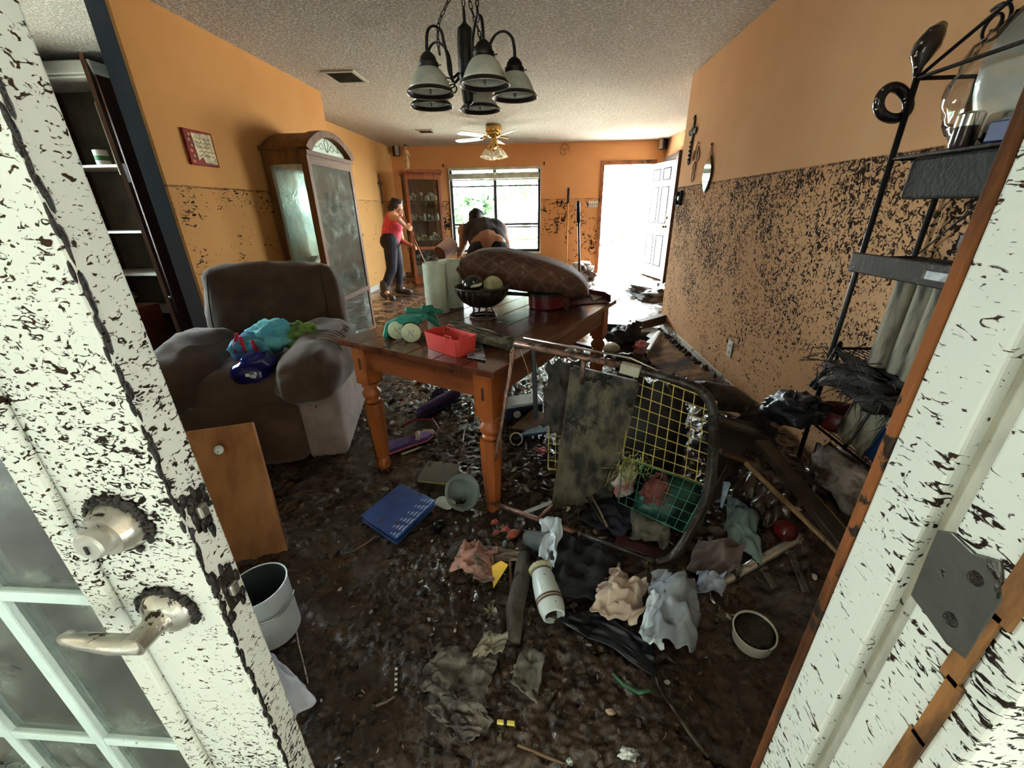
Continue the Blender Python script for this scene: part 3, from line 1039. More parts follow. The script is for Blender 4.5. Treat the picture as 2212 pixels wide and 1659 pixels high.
G().bx(hx - 0.012, hx - 0.008, -hy + 0.055, hy - 0.055, 0.10, 0.50).build('door_glass', CGL, chn)
G().bx(-hx + 0.055, hx - 0.055, -hy + 0.008, -hy + 0.012, 0.10, 0.50).build('side_glass', CGL, chn)
G().bx(-hx, -hx + 0.006, -hy + 0.055, hy - 0.055, 0.1, ch - 0.1).build('mirror_back', M('cabinet_mirror', S(232, 240, 232), 0.12, metal=0.85, mud=0.10, ms=16, mudcol=S(150, 146, 130)), chn)
for i, z in enumerate((0.95, 1.3)):
    pass
# fallen shelves and broken things inside the cabinet
cshelf = M('shelf_glass', S(172, 184, 170), 0.15, var=0.06, trans=0.2, mud=0.25, ms=14, mudcol=S(92, 92, 82))
bx_, by_ = (cx0 + cx1) / 2, (cy0 + cy1) / 2
one('glass_shelf', G().slab([(bx_ - 0.15, by_ - 0.30, 0.62), (bx_ + 0.15, by_ - 0.34, 0.60), (bx_ + 0.15, by_ + 0.16, 0.86), (bx_ - 0.15, by_ + 0.2, 0.88)], 0.008), cshelf, 'fallen glass shelf lying tilted inside the arched display cabinet', 'shelf')
one('broken_shelf', G().slab([(bx_ - 0.13, by_ - 0.1, 0.53), (bx_ + 0.14, by_ - 0.05, 0.54), (bx_ + 0.12, by_ + 0.33, 0.66), (bx_ - 0.13, by_ + 0.3, 0.70)], 0.008), cshelf, 'lower fallen shelf, tilted the other way, inside the arched display cabinet', 'shelf')
one('mud_lump', G().ell((bx_ + 0.02, by_ + 0.22, 0.57), (0.13, 0.16, 0.07), 18, 10, jit=0.7, seed=4), 'mud_crust', 'dark heap of mud on the deck of the arched display cabinet', 'mud', smooth=True)
for k, (dx, dy, r) in enumerate(((0.12, 0.02, 0.035), (0.09, 0.34, 0.045))):
    one('glass_bowl', G().lathe([(0.01, 0), (r * 0.6, 0.004), (r, r * 0.9), (r * 0.93, r * 0.9), (r * 0.55, 0.012), (0, 0.01)], 16, (bx_ + dx, by_ + dy, 0.535 if k == 0 else 0.615)), M('old_glassware', S(186, 196, 186), 0.08, trans=0.3, mud=0.2), ('small glass bowl on the deck of the arched display cabinet', 'glass bowl propped on mud inside the arched display cabinet')[k], 'bowl', smooth=True)

# ------------------------------------------------------------------ corner curio cabinet
QW = wood('curio_wood', S(150, 78, 42), S(112, 54, 30), 0.35, 2, 14, mud=0.06)
QG = glass('curio_glass', (0.92, 0.95, 0.92, 1), 0.02, tint=0.05)
qw, qd, qh = 0.64, 0.36, 1.88
cur = thing('curio_cabinet', 'reddish wooden glazed cabinet standing across the far corner, full of glassware', 'cabinet', (-2.38, 7.79, 0), math.radians(28))
for x in (0, qw - 0.05):
    for y in (0, qd - 0.04):
        G().bx(x, x + 0.05, y, y + 0.04, 0.06, qh).build('post', QW, cur, bevel=0.002)
G().bx(0, qw, 0, qd, 0, 0.09).build('plinth', QW, cur, bevel=0.004)
G().bx(-0.015, qw + 0.015, -0.015, qd, qh, qh + 0.03).bx(-0.04, qw + 0.04, -0.04, qd, qh + 0.03, qh + 0.075).build('cornice', QW, cur, bevel=0.008)
G().bx(0, qw, qd - 0.012, qd, 0.09, qh).build('back_panel', wood('curio_back', S(86, 46, 26), S(66, 34, 20), 0.5, 2), cur)
for z in (0.62,):
    G().bx(0, qw, 0, 0.02, z, z + 0.05).build('door_rail', QW, cur)
G().bx(0.05, qw - 0.05, 0.0, 0.02, qh - 0.07, qh).build('door_rail', QW, cur)
G().bx(0.05, qw - 0.05, 0.0, 0.02, 0.09, 0.14).build('door_rail', QW, cur)
G().bx(0.05, qw - 0.05, 0.008, 0.012, 0.14, qh - 0.07).build('door_glass', QG, cur)
G().bx(0.008, 0.012, 0.04, qd - 0.04, 0.09, qh).build('side_glass', QG, cur)
G().bx(qw - 0.012, qw - 0.008, 0.04, qd - 0.04, 0.09, qh).build('side_glass', QG, cur)
shz = [0.38, 0.78, 1.12, 1.47]
for z in shz:
    G().bx(0.03, qw - 0.03, 0.03, qd - 0.015, z - 0.008, z).build('shelf', M('curio_shelf', S(60, 44, 34), 0.3), cur)
CM = cur.matrix_basis.copy()
CM = Matrix.Translation((-2.38, 7.79, 0)) @ Matrix.Rotation(math.radians(28), 4, 'Z')
gm = M('curio_glassware', S(222, 222, 210), 0.12, var=0.05, trans=0.25)
gd = M('curio_figurine', S(150, 130, 112), 0.35, var=0.3, vs=20)
cup = G().lathe([(0.022, 0), (0.022, 0.004), (0.006, 0.01), (0.005, 0.045), (0.02, 0.06), (0.03, 0.09), (0.028, 0.09), (0.017, 0.062), (0, 0.055)], 12).mesh('goblet')
cup.materials.append(gm)
fig = G().lathe([(0.02, 0), (0.026, 0.01), (0.014, 0.03), (0.022, 0.05), (0.012, 0.075), (0.014, 0.085), (0.004, 0.1)], 10).mesh('figurine')
fig.materials.append(gd)
jar = G().lathe([(0.02, 0), (0.03, 0.01), (0.032, 0.05), (0.02, 0.07), (0.024, 0.08), (0, 0.085)], 12).mesh('jar')
jar.materials.append(gm)
words_ = ['lowest', 'second', 'third', 'top']
k = 0
for si, z in enumerate(shz):
    for row in range(2):
        for i in range(7):
            if rnd.random() < 0.12:
                continue
            me, nm, ct = ((cup, 'goblet', 'glass'), (fig, 'figurine', 'figurine'), (jar, 'jar', 'jar'))[(i + si + row * 2) % 3 if si != 3 else (0 if i % 2 else 2)]
            o = bpy.data.objects.new(nm, me)
            COL.objects.link(o)
            p = CM @ Vector((0.09 + i * 0.076 + rnd.uniform(-0.01, 0.01), 0.10 + row * 0.13, z))
            o.location = p
            o.scale = (1, 1, rnd.uniform(0.9, 1.6))
            tag(o, '%s, %s from left in the %s row, %s shelf of the corner cabinet' % ({'goblet': 'stemmed glass', 'figurine': 'brown figurine', 'jar': 'pale jar'}[nm], 'first second third fourth fifth sixth seventh'.split()[i], ('front', 'back')[row], words_[si]), ct, '%ss on the %s cabinet shelf' % (nm, words_[si]))
bp_ = M('pale_box', S(206, 196, 180), 0.6, mud=0.15)
for i in range(2):
    p = CM @ Vector((0.18 + 0.28 * i, 0.18, 0.09))
    one('storage_box', G().bx(-0.11, 0.11, -0.09, 0.09, 0, 0.24 - 0.05 * i), bp_, ('taller pale box in the bottom of the glazed corner cabinet', 'lower pale box in the bottom of the glazed corner cabinet')[i], 'box', loc=p, rz=math.radians(28 + 6 * i), bevel=0.004)
# statuette and wire on top
st = G()
st.lathe([(0.05, 0), (0.052, 0.02), (0.03, 0.03), (0.034, 0.06), (0.045, 0.12), (0.03, 0.2), (0.036, 0.26), (0.04, 0.30), (0.018, 0.325), (0.016, 0.335)], 14)
st.ell((0, 0, 0.365), (0.026, 0.028, 0.034), 12, 8)
st.cap((0.036, 0, 0.29), (0.055, -0.02, 0.22), 0.012, 0.010, 8)
st.cap((0.055, -0.02, 0.22), (0.03, -0.05, 0.25), 0.010, 0.008, 8)
st.cap((-0.036, 0, 0.29), (-0.05, -0.01, 0.18), 0.012, 0.010, 8)
sp_ = CM @ Vector((0.10, 0.14, qh + 0.075))
stt = one('statuette', st, M('statuette_cream', S(206, 176, 136), 0.5, var=0.2, vs=14), 'cream statuette of a robed figure on top of the glazed corner cabinet', 'statuette', loc=sp_, rz=0.4, remesh=0.008, smooth=True)
G().ell((0, 0.006, 0.378), (0.029, 0.030, 0.026), 10, 7).build('hair', M('dark_paint', S(40, 28, 24), 0.5), stt, smooth=True)
one('loose_wire', G().tube([CM @ Vector((0.2 + 0.05 * i, 0.06 + 0.03 * math.sin(i * 1.3), qh + 0.079 + 0.012 * abs(math.sin(i * 0.9)))) for i in range(10)], 0.003, 5), M('wire_brown', S(110, 70, 40), 0.6), 'thin brown wire trailing along the top of the glazed corner cabinet', 'wire')

# ------------------------------------------------------------------ kitchen pantry unit
pan = thing('pantry_unit', 'tall open kitchen pantry unit with shelves and a white cornice', 'cabinet', (-3.72, 3.60, 0))
PW_ = wood('pantry_brown', S(92, 58, 40), S(70, 42, 30), 0.5, 2, 12)
PIN = M('pantry_inside', S(112, 106, 92), 0.7)
G().bx(-0.5, -0.46, 0, 0.38, 0, 2.3).build('side_panel', PW_, pan)
G().bx(0.25, 0.28, 0, 0.38, 0, 2.3).build('side_panel', PW_, pan)
G().bx(-0.46, 0.25, 0.36, 0.38, 0, 2.3).build('back_panel', PIN, pan)
G().bx(-0.52, 0.29, -0.03, 0.38, 2.30, 2.39).bx(-0.5, 0.27, -0.01, 0.38, 2.28, 2.30).build('cornice', 'shelf_white', pan, bevel=0.01)
for z in (0.45, 0.80, 1.17, 1.69):
    G().bx(-0.46, 0.25, 0.01, 0.36, z - 0.02, z).build('shelf', 'shelf_white', pan)
F_ = PZ(172, 112, 2.28)
H_ = Vector((-3.45, 3.58, 0))
dl = Vector((F_.x - H_.x, F_.y - H_.y, 0))
pd = thing('pantry_door', 'tall brown pantry door standing wide open, edge towards the entrance', 'cabinet door', (H_.x, H_.y, 0.02), math.atan2(dl.y, dl.x))
G().bx(0, dl.length, -0.012, 0.012, 0.0, 2.26).build('panel', PW_, pd, bevel=0.003)
G().bx(dl.length, dl.length + 0.002, -0.012, 0.012, 0.0, 2.26).build('edge_band', wood('pantry_edge', S(120, 80, 50), S(90, 58, 38), 0.5, 2), pd)
G().bx(dl.length - 0.10, dl.length - 0.09, -0.022, -0.012, 1.55, 2.0).build('trim_strip', M('chrome', S(220, 220, 216), 0.15, metal=1.0), pd)
G().bx(dl.length - 0.12, dl.length - 0.02, 0.012, 0.03, 1.50, 1.62).build('latch', 'shelf_white', pd, bevel=0.004)
G().tube([(dl.length + 0.03, 0.02, 0.66), (dl.length - 0.03, 0.03, 0.67), (dl.length - 0.12, 0.02, 0.665)], 0.009, 8).build('handle', 'chrome', pd, smooth=True)
tn = thing('food_tin', 'white food tin with a green band on the pantry shelf', 'tin', (-3.72, 3.68, 1.69))
G().lathe([(0, 0), (0.05, 0), (0.05, 0.11), (0.047, 0.115), (0, 0.115)], 20).build('can', M('tin_white', S(226, 232, 220), 0.4, var=0.03), tn, smooth=True, auto=40)
G().lathe([(0.0505, 0.035), (0.0505, 0.07)], 20, cap=False).build('green_band', M('tin_green', S(60, 130, 80), 0.5), tn)
one('plastic_bag', G().ell((-3.66, 3.3, 0.64), (0.10, 0.09, 0.07), 20, 12, jit=0.8, seed=11), M('bag_grey', S(150, 150, 146), 0.15, trans=0.3), 'crumpled clear plastic bag on a low brown chest in the kitchen', 'bag', smooth=True)
one('low_chest', G().bx(-3.95, -3.50, 3.12, 3.50, 0.0, 0.555), wood('chest_brown', S(104, 58, 34), S(76, 42, 26), 0.4, 0), 'low brown wooden chest in the kitchen beside the pantry door', 'chest', bevel=0.006)

# ------------------------------------------------------------------ chandelier
ZR = 1.69
CH = PZ(1011, 209, ZR)
chx, chy = CH.x, CH.y
IRON = M('oiled_bronze', S(44, 40, 36), 0.42, metal=0.5, var=0.2, vs=30, bump=0.2, bs=120)
ALAB = M('frosted_shade', S(190, 190, 176), 0.35, var=0.07, vs=7, trans=0.15)
DBAND = M('shade_band', S(46, 38, 34), 0.35, metal=0.3)
chd = thing('chandelier', 'dark bronze five-light chandelier with frosted bell shades, chain looped up', 'chandelier', (chx, chy, ZR))
chd.scale = (1, 1, 0.70)
colp = [(0.0, -0.06), (0.006, -0.055), (0.008, -0.04), (0.022, -0.03), (0.026, -0.02), (0.030, 0.04), (0.036, 0.05), (0.036, 0.06), (0.034, 0.07), (0.038, 0.08), (0.038, 0.24), (0.036, 0.25), (0.036, 0.26), (0.032, 0.295), (0.012, 0.315), (0.006, 0.33), (0, 0.332)]
G().lathe([(r * 0.80, z) for r, z in colp], 22).build('column', IRON, chd, smooth=True, auto=45)
shp = [PZ(x, y, ZR) - Vector((chx, chy, ZR)) for x, y in ((930, 197), (1047, 178), (1112, 205), (1037, 233), (932, 225))]
RA = 0.190
for i in range(5):
    th = math.radians((-141, -64, -1, 84, 150)[i])
    sx, sy = shp[i].x, shp[i].y
    L_ = math.hypot(sx, sy)
    ux, uy = sx / L_, sy / L_
    path = []
    for t, z in ((0.035, 0.10), (0.06, 0.075), (0.075, 0.10), (0.078, 0.16), (0.088, 0.215), (L_ * 0.62, 0.262), (L_ * 0.80, 0.275), (L_ * 0.95, 0.25), (L_, 0.205), (L_ + 0.002, 0.155)):
        path.append(Vector((ux * t, uy * t, z)))
    sm = []
    for a in range(len(path) - 1):
        p0, p1, p2, p3 = path[max(a - 1, 0)], path[a], path[a + 1], path[min(a + 2, len(path) - 1)]
        for q in range(4):
            t = q / 4
            sm.append(0.5 * ((2 * p1) + (p2 - p0) * t + (2 * p0 - 5 * p1 + 4 * p2 - p3) * t * t + (3 * p1 - p0 - 3 * p2 + p3) * t ** 3))
    sm.append(path[-1])
    arm = G().tube(sm, 0.0058, 8).build('arm', IRON, chd, smooth=True)
    sc_ = []
    for q in range(26):                                    # scroll under the arm
        a = q / 25 * 2.4 * PI
        r = 0.030 * (1 - q / 34)
        sc_.append(Vector((ux * (0.075 + r * math.cos(a) - 0.0), uy * (0.075 + r * math.cos(a)), 0.045 + r * math.sin(a))))
    G().tube(sc_, 0.0032, 6).build('scroll', IRON, arm, smooth=True)
    cupg = G().lathe([(0.0, 0.165), (0.010, 0.165), (0.020, 0.155), (0.028, 0.14), (0.031, 0.122), (0.036, 0.118), (0.036, 0.100), (0.033, 0.096), (0, 0.096)], 18, (sx, sy, 0)).build('socket_cup', IRON, chd, smooth=True, auto=45)
    G().cap((sx + 0.034, sy, 0.107), (sx + 0.044, sy - 0.004, 0.107), 0.002, 0.003, 6).build('thumb_screw', IRON, cupg)
    sh = G()
    prof = [(0.030, 0.100), (0.040, 0.092), (0.053, 0.072), (0.064, 0.045), (0.072, 0.018), (0.076, 0.004)]
    sh.lathe(prof + [(r - 0.003, z) for r, z in prof[::-1]], 28, (sx, sy, 0), cap=False)
    sho = sh.build('shade', ALAB, chd, smooth=True)
    G().lathe([(0.0745, 0.008), (0.0775, 0.006), (0.0865, -0.010), (0.0865, -0.013), (0.084, -0.012), (0.073, 0.004)], 28, (sx, sy, 0), cap=False).build('rim_band', DBAND, sho, smooth=True, auto=50)
    G().lathe([(0.0862, -0.0125), (0.0872, -0.0145), (0.0855, -0.016), (0.084, -0.0125)], 28, (sx, sy, 0), cap=False).build('rim_edge', M('rim_light', S(210, 200, 186), 0.15, metal=0.6), sho, smooth=True)
    blb = G().lathe([(0.0, 0.02), (0.010, 0.024), (0.014, 0.045), (0.012, 0.07), (0.012, 0.098)], 12, (sx, sy, 0)).build('bulb_holder', M('holder_pale', S(214, 212, 200), 0.4), chd, smooth=True)
    for q in (-0.35, 0.35):
        G().cap((sx, sy, -0.012), (sx + 0.012 * math.sin(q), sy, 0.016), 0.0022, 0.0016, 6).build('prong', M('prong_silver', S(230, 230, 226), 0.15, metal=1.0), blb, smooth=True)
# ring, links and looped chain
G().tube([(0.0, 0.016 * math.cos(t), 0.345 + 0.040 * math.sin(t)) if True else 0 for t in [2 * PI * k / 20 for k in range(20)]], 0.0032, 6, closed=True).build('hanging_ring', IRON, chd, smooth=True)


def chain(parent, pts, L=0.040, w=0.010, r=0.0022):
    pts = [Vector(p) for p in pts]
    d = [0.0]
    for a, b in zip(pts, pts[1:]):
        d.append(d[-1] + (b - a).length)
    n = int(d[-1] / (L * 0.80))

    def at(s):
        for i in range(len(pts) - 1):
            if s <= d[i + 1] or i == len(pts) - 2:
                t = (s - d[i]) / max(1e-6, d[i + 1] - d[i])
                return pts[i].lerp(pts[i + 1], t)
    for k in range(n):
        p0, p1 = at(k * L * 0.80), at(k * L * 0.80 + L)
        c = (p0 + p1) / 2
        z = (p1 - p0).normalized()
        x = z.cross(Vector((0.3, 1, 0.1))).normalized()
        y = z.cross(x)
        if k % 2:
            x, y = y, x
        lk = G()
        lk.tube([c + x * (w * 0.55 * math.cos(t)) + z * (L * 0.5 * math.sin(t)) for t in [2 * PI * q / 14 for q in range(14)]], r, 5, closed=True)
        lk.build('chain_link', IRON, parent, smooth=True)


chain(chd, [(0.0, 0.0, 0.38), (-0.004, 0.02, 0.60), (0.0, 0.03, 1.06)])
chain(chd, [(-0.01, 0.0, 0.47), (-0.045, -0.03, 0.40), (-0.085, -0.05, 0.30), (-0.092, -0.052, 0.22), (-0.088, -0.05, 0.17)])
chain(chd, [(0.012, 0.0, 0.47), (0.03, 0.0, 0.36), (0.052, -0.01, 0.28), (0.062, -0.02, 0.22), (0.06, -0.03, 0.17)])
chain(chd, [(0.062, -0.1, 0.27), (0.056, -0.06, 0.45), (0.05, -0.02, 0.66), (0.02, 0.02, 1.06)])
G().lathe([(0, 0.0), (0.065, 0.0), (0.06, -0.02), (0.02, -0.03), (0, -0.03)], 20, (0, 0.03, (CEIL - ZR) / 0.70 - 0.001)).build('canopy', IRON, chd, smooth=True)

# ------------------------------------------------------------------ ceiling fan
FB = PZ(1066, 270, CEIL)
fan = thing('ceiling_fan', 'brass ceiling fan with pale blades and tulip lamp shades', 'ceiling fan', (FB.x, FB.y, CEIL))
BR = M('polished_brass', S(196, 160, 92), 0.18, metal=1.0, var=0.1)
G().lathe([(0, -0.001), (0.115, -0.001), (0.12, -0.02), (0.12, -0.075), (0.115, -0.09), (0.10, -0.10), (0.10, -0.125), (0.085, -0.15), (0.05, -0.165), (0.05, -0.25), (0.06, -0.27), (0.05, -0.30), (0, -0.31)], 26).build('motor', BR, fan, smooth=True, auto=45)
BLM = M('fan_blade', S(150, 150, 144), 0.35, var=0.05)
BLI = M('fan_cane', S(150, 146, 132), 0.5)
for k in range(5):
    a = math.radians(10 + 72 * k)
    R_ = Matrix.Rotation(a, 4, 'Z') @ Matrix.Rotation(math.radians(11), 4, 'X')
    g = G()
    g.T = R_
    pl = [(0.20, -0.05), (0.30, -0.062), (0.60, -0.066), (0.66, -0.05), (0.68, 0), (0.66, 0.05), (0.60, 0.066), (0.30, 0.062), (0.20, 0.05)]
    g.prism(pl, -0.165, -0.158)
    bl_ = g.build('blade', BLM, fan)
    g = G()
    g.T = R_
    g.prism([(0.32, -0.035), (0.58, -0.04), (0.62, 0), (0.58, 0.04), (0.32, 0.035)], -0.168, -0.1655)
    g.build('cane_panel', BLI, bl_)
    g = G()
    g.T = R_
    g.tube([(0.08, 0, -0.14), (0.14, 0, -0.15), (0.22, 0, -0.16)], [0.012, 0.01, 0.016], 8)
    g.build('blade_iron', BR, fan, smooth=True)
for k in range(4):
    a = math.radians(30 + 90 * k)
    c, s = math.cos(a), math.sin(a)
    G().tube([(0.04 * c, 0.04 * s, -0.285), (0.075 * c, 0.075 * s, -0.26), (0.11 * c, 0.11 * s, -0.285), (0.115 * c, 0.115 * s, -0.32)], 0.009, 8).build('lamp_arm', BR, fan, smooth=True)
    nl = 20
    vs = [(0.025, 0.0), (0.045, -0.03), (0.062, -0.075), (0.078, -0.115)]
    g = G()
    g.lathe(vs + [(r - 0.003, z) for r, z in vs[::-1]], nl, (0, 0, 0), cap=False)
    g2 = G()
    T_ = Matrix.Translation((0.115 * c, 0.115 * s, -0.32)) @ Matrix.Rotation(a, 4, 'Z') @ Matrix.Rotation(math.radians(-16), 4, 'Y')
    g2.v = [tuple(T_ @ Vector(p)) for p in g.v]
    g2.f = g.f
    g2.build('lamp_shade', M('tulip_glass', S(244, 234, 206), 0.3, var=0.06, trans=0.2), fan, smooth=True)
G().tube([(0.0, 0.0, -0.31), (0.003, 0, -0.5), (0.0, 0.0, -0.62)], 0.003, 5).build('pull_chain', BR, fan)
G().cap((0, 0, -0.62), (0, 0, -0.65), 0.007, 0.006, 8).build('pull_knob', BR, fan, smooth=True)
# ------------------------------------------------------------------ the mud sheet: real relief over the floor
def sst(a, b, x):
    t = np.clip((np.asarray(x, float) - a) / (b - a), 0, 1)
    return t * t * (3 - 2 * t)


def gs(x, y, cx, cy, sx, sy, a):
    return a * np.exp(-((x - cx) / sx) ** 2 - ((y - cy) / sy) ** 2)


def mud_h(x, y):
    x, y = np.asarray(x, float), np.asarray(y, float)
    pile = gs(x, y, 0.55, 1.32, 0.42, 0.30, 0.10) + gs(x, y, 1.05, 1.35, 0.25, 0.6, 0.16) + gs(x, y, 1.15, 2.3, 0.30, 0.8, 0.14) + gs(x, y, 0.55, 2.2, 0.5, 0.5, 0.05) + gs(x, y, 0.1, 1.75, 0.35, 0.3, 0.04)
    pile = pile + gs(x, y, -0.95, 2.45, 0.35, 0.5, 0.02) + gs(x, y, -0.05, 0.85, 0.35, 0.25, 0.03) + gs(x, y, 0.2, 0.62, 0.3, 0.15, 0.02)
    path = gs(x, y, -0.72, 1.05, 0.17, 0.26, 1.0) + gs(x, y, -0.42, 0.66, 0.2, 0.14, 1.0) + gs(x, y, -0.85, 1.75, 0.3, 0.16, 0.8) + gs(x, y, 0.62, 0.72, 0.25, 0.14, 0.9) + gs(x, y, 0.0, 0.47, 0.5, 0.06, 0.6)
    R = np.clip(1.05 - path, 0.12, 1.0) * (0.55 + 0.9 * np.clip(fbm(x * 1.6 + 5, y * 1.6, 0, 3) + 0.45, 0, 1))
    n1 = fbm(x * 4.5, y * 4.5, 1.0, 3)
    rid = 1 - np.abs(fbm(x * 15 + 3, y * 15, 2.0, 4)) * 2.4
    n2 = fbm(x * 38, y * 38, 4.0, 3)
    n3 = 1 - 2 * np.abs(pn(x * 85, y * 85, 9.0))
    d = 0.016 * n1 + R * (0.012 * np.clip(rid, -1, 1) + 0.010 * n2 + 0.0032 * n3)
    base = 0.028 + pile
    thin = sst(2.7, 4.2, y) * (1 - 0.9 * gs(x, y, 1.3, 2.5, 0.35, 1.6, 1.0))
    lane = gs(x, y, 0.75, 4.6, 0.55, 1.9, 0.022) + gs(x, y, -1.0, 2.35, 0.35, 0.25, 0.03)
    clump = 0.022 * np.clip(fbm(x * 5 + 11, y * 5, 6.0, 4) + 0.10, -1, 1)
    far = -0.012 + clump + 0.7 * d - 0.6 * lane + gs(x, y, 2.0, 7.0, 0.5, 0.7, 0.03) + gs(x, y, 0.9, 7.9, 0.9, 0.6, 0.016)
    return (base + d) * (1 - thin) + far * thin


_gx, _gy = np.arange(-3.0, 2.45, 0.01), np.arange(0.2, 8.9, 0.01)
_HG = mud_h(_gx[None, :] + 0 * _gy[:, None], _gy[:, None] + 0 * _gx[None, :])


def mz(x, y):
    i = min(max((x + 3.0) / 0.01, 0), len(_gx) - 2)
    j = min(max((y - 0.2) / 0.01, 0), len(_gy) - 2)
    i0, j0 = int(i), int(j)
    a, b = i - i0, j - j0
    return float((_HG[j0, i0] * (1 - a) + _HG[j0, i0 + 1] * a) * (1 - b) + (_HG[j0 + 1, i0] * (1 - a) + _HG[j0 + 1, i0 + 1] * a) * b)


def PM(px, py, dz=0.0):
    "spot on the mud seen at a pixel of the photograph"
    z = 0.04
    for _ in range(8):
        p = PZ(px, py, z)
        z = 0.5 * z + 0.5 * (mz(p.x, p.y))
    p.z = z + dz
    return p


def _mudmat():
    m, nt, b, nodes, L = mk('wet_mud')
    g = N(nt, 'ShaderNodeNewGeometry')
    P = g.outputs['Position']
    f = mrange(nt, noise(nt, P, 2.2, 5, 0.65), 0.38, 0.64)
    f2 = mrange(nt, noise(nt, P, 24, 5, 0.7), 0.40, 0.64)
    f4 = mrange(nt, noise(nt, P, 70, 4, 0.7), 0.52, 0.70)
    c = mixc(nt, f, S(64, 47, 35), S(80, 61, 46))
    c = mixc(nt, f2, c, S(40, 31, 25))
    c = mixc(nt, mth(nt, 'MULTIPLY', f4, 0.45), c, S(92, 82, 68))
    L.new(c, b.inputs['Base Color'])
    L.new(mrange(nt, noise(nt, P, 7.0, 5, 0.6), 0.36, 0.66, 0.07, 0.40), b.inputs['Roughness'])
    b.inputs['Specular IOR Level'].default_value = 0.6
    bp = N(nt, 'ShaderNodeBump')
    bp.inputs['Strength'].default_value = 0.6
    bp.inputs['Distance'].default_value = 0.006
    h = mth(nt, 'ADD', noise(nt, P, 70, 4, 0.65), mth(nt, 'MULTIPLY', noise(nt, P, 210, 3, 0.6), 0.5))
    h = mth(nt, 'MULTIPLY', h, mrange(nt, noise(nt, P, 5.0, 4, 0.6), 0.36, 0.6, 0.12, 1.0))
    L.new(h, bp.inputs['Height'])
    L.new(bp.outputs[0], b.inputs['Normal'])
    MATS['wet_mud'] = m


_mudmat()
NI, NJ = 440, 500
yy = 0.34 * (8.83 / 0.34) ** (np.arange(NJ + 1) / NJ)
V = np.zeros((NJ + 1, NI + 1, 3))
for j, y in enumerate(yy):
    lf = -2.27 if y < 4.9 else -2.92
    rt = 1.41 if y < 4.8 else 2.32
    xl, xr = max(lf, -1.7 * y - 0.35), min(rt, 1.6 * y + 0.3)
    V[j, :, 0] = np.linspace(xl, xr, NI + 1)
    V[j, :, 1] = y
V[:, :, 2] = mud_h(V[:, :, 0], V[:, :, 1])
me = bpy.data.meshes.new('mud')
idx = np.arange((NJ + 1) * (NI + 1)).reshape(NJ + 1, NI + 1)
F = np.stack([idx[:-1, :-1], idx[:-1, 1:], idx[1:, 1:], idx[1:, :-1]], -1).reshape(-1, 4)
me.vertices.add(V.shape[0] * V.shape[1])
me.vertices.foreach_set('co', V.reshape(-1))
me.loops.add(F.size)
me.loops.foreach_set('vertex_index', F.reshape(-1).astype(np.int32))
me.polygons.add(len(F))
me.polygons.foreach_set('loop_start', np.arange(0, F.size, 4, dtype=np.int32))
me.polygons.foreach_set('loop_total', np.full(len(F), 4, dtype=np.int32))
me.polygons.foreach_set('use_smooth', np.ones(len(F), dtype=bool))
me.update()
me.validate()
mud = bpy.data.objects.new('mud', me)
COL.objects.link(mud)
me.materials.append(MATS['wet_mud'])
tag(mud, 'dark wet mud churned up all over the floor', 'mud', kind='stuff')

# litter trodden into the mud: chips, leaves, shreds
litter = M('litter_brown', S(96, 80, 62), 0.4, col2=S(38, 30, 26), vs=9, bump=0.3, bs=70)
lv_, lf_ = [], []
R1 = np.random.RandomState(5)


def chips(n, xf, smin, smax, lift=0.004):
    for _ in range(n):
        x, y = xf()
        if x < -2.2 or x > 1.38:
            continue
        s = R1.uniform(smin, smax) * (0.6 + 0.35 * y)
        z = mz(x, y) + lift
        q = Matrix.Rotation(R1.uniform(0, 6.28), 3, 'Z') @ Matrix.Rotation(R1.normal(0, 0.5), 3, 'X') @ Matrix.Rotation(R1.normal(0, 0.4), 3, 'Y')
        w = s * R1.uniform(0.2, 0.9)
        k = len(lv_)
        prof = [(-s, -w * 0.3), (-s * 0.2, -w), (s * 0.8, -w * 0.5), (s, w * 0.3), (s * 0.1, w), (-s * 0.8, w * 0.6)]
        up = R1.uniform(0.05, 0.35) * s
        for i, (a, b) in enumerate(prof):
            p = q @ Vector((a, b, up * (1 if i in (0, 3) else 0)))
            lv_.append((x + p.x, y + p.y, z + p.z))
        p = q @ Vector((0, 0, -s * 0.25))
        lv_.append((x + p.x, y + p.y, z + p.z))
        lf_.append((k, k + 1, k + 2, k + 3, k + 4, k + 5))
        for i in range(6):
            lf_.append((k + (i + 1) % 6, k + i, k + 6))


chips(900, lambda: (R1.normal(-0.22, 0.30), R1.normal(0.90, 0.22)), 0.004, 0.012)
chips(900, lambda: (R1.normal(0.45, 0.40), R1.normal(1.45, 0.40)), 0.005, 0.016)
chips(600, lambda: (R1.uniform(-1.1, 1.2), R1.uniform(1.6, 3.2)), 0.005, 0.014)
chips(300, lambda: (R1.uniform(-2.2, 1.3), R1.uniform(3.2, 6.5)), 0.006, 0.012)
chips(260, lambda: (R1.normal(0.15, 0.22), R1.normal(1.62, 0.16)), 0.012, 0.03)
chips(260, lambda: (R1.normal(0.85, 0.25), R1.normal(1.55, 0.35)), 0.012, 0.035)
g = G()
g.v, g.f = lv_, lf_
tag(g.build('litter', litter), 'countless small chips and leaf shreds trodden into the mud', 'litter', kind='stuff')

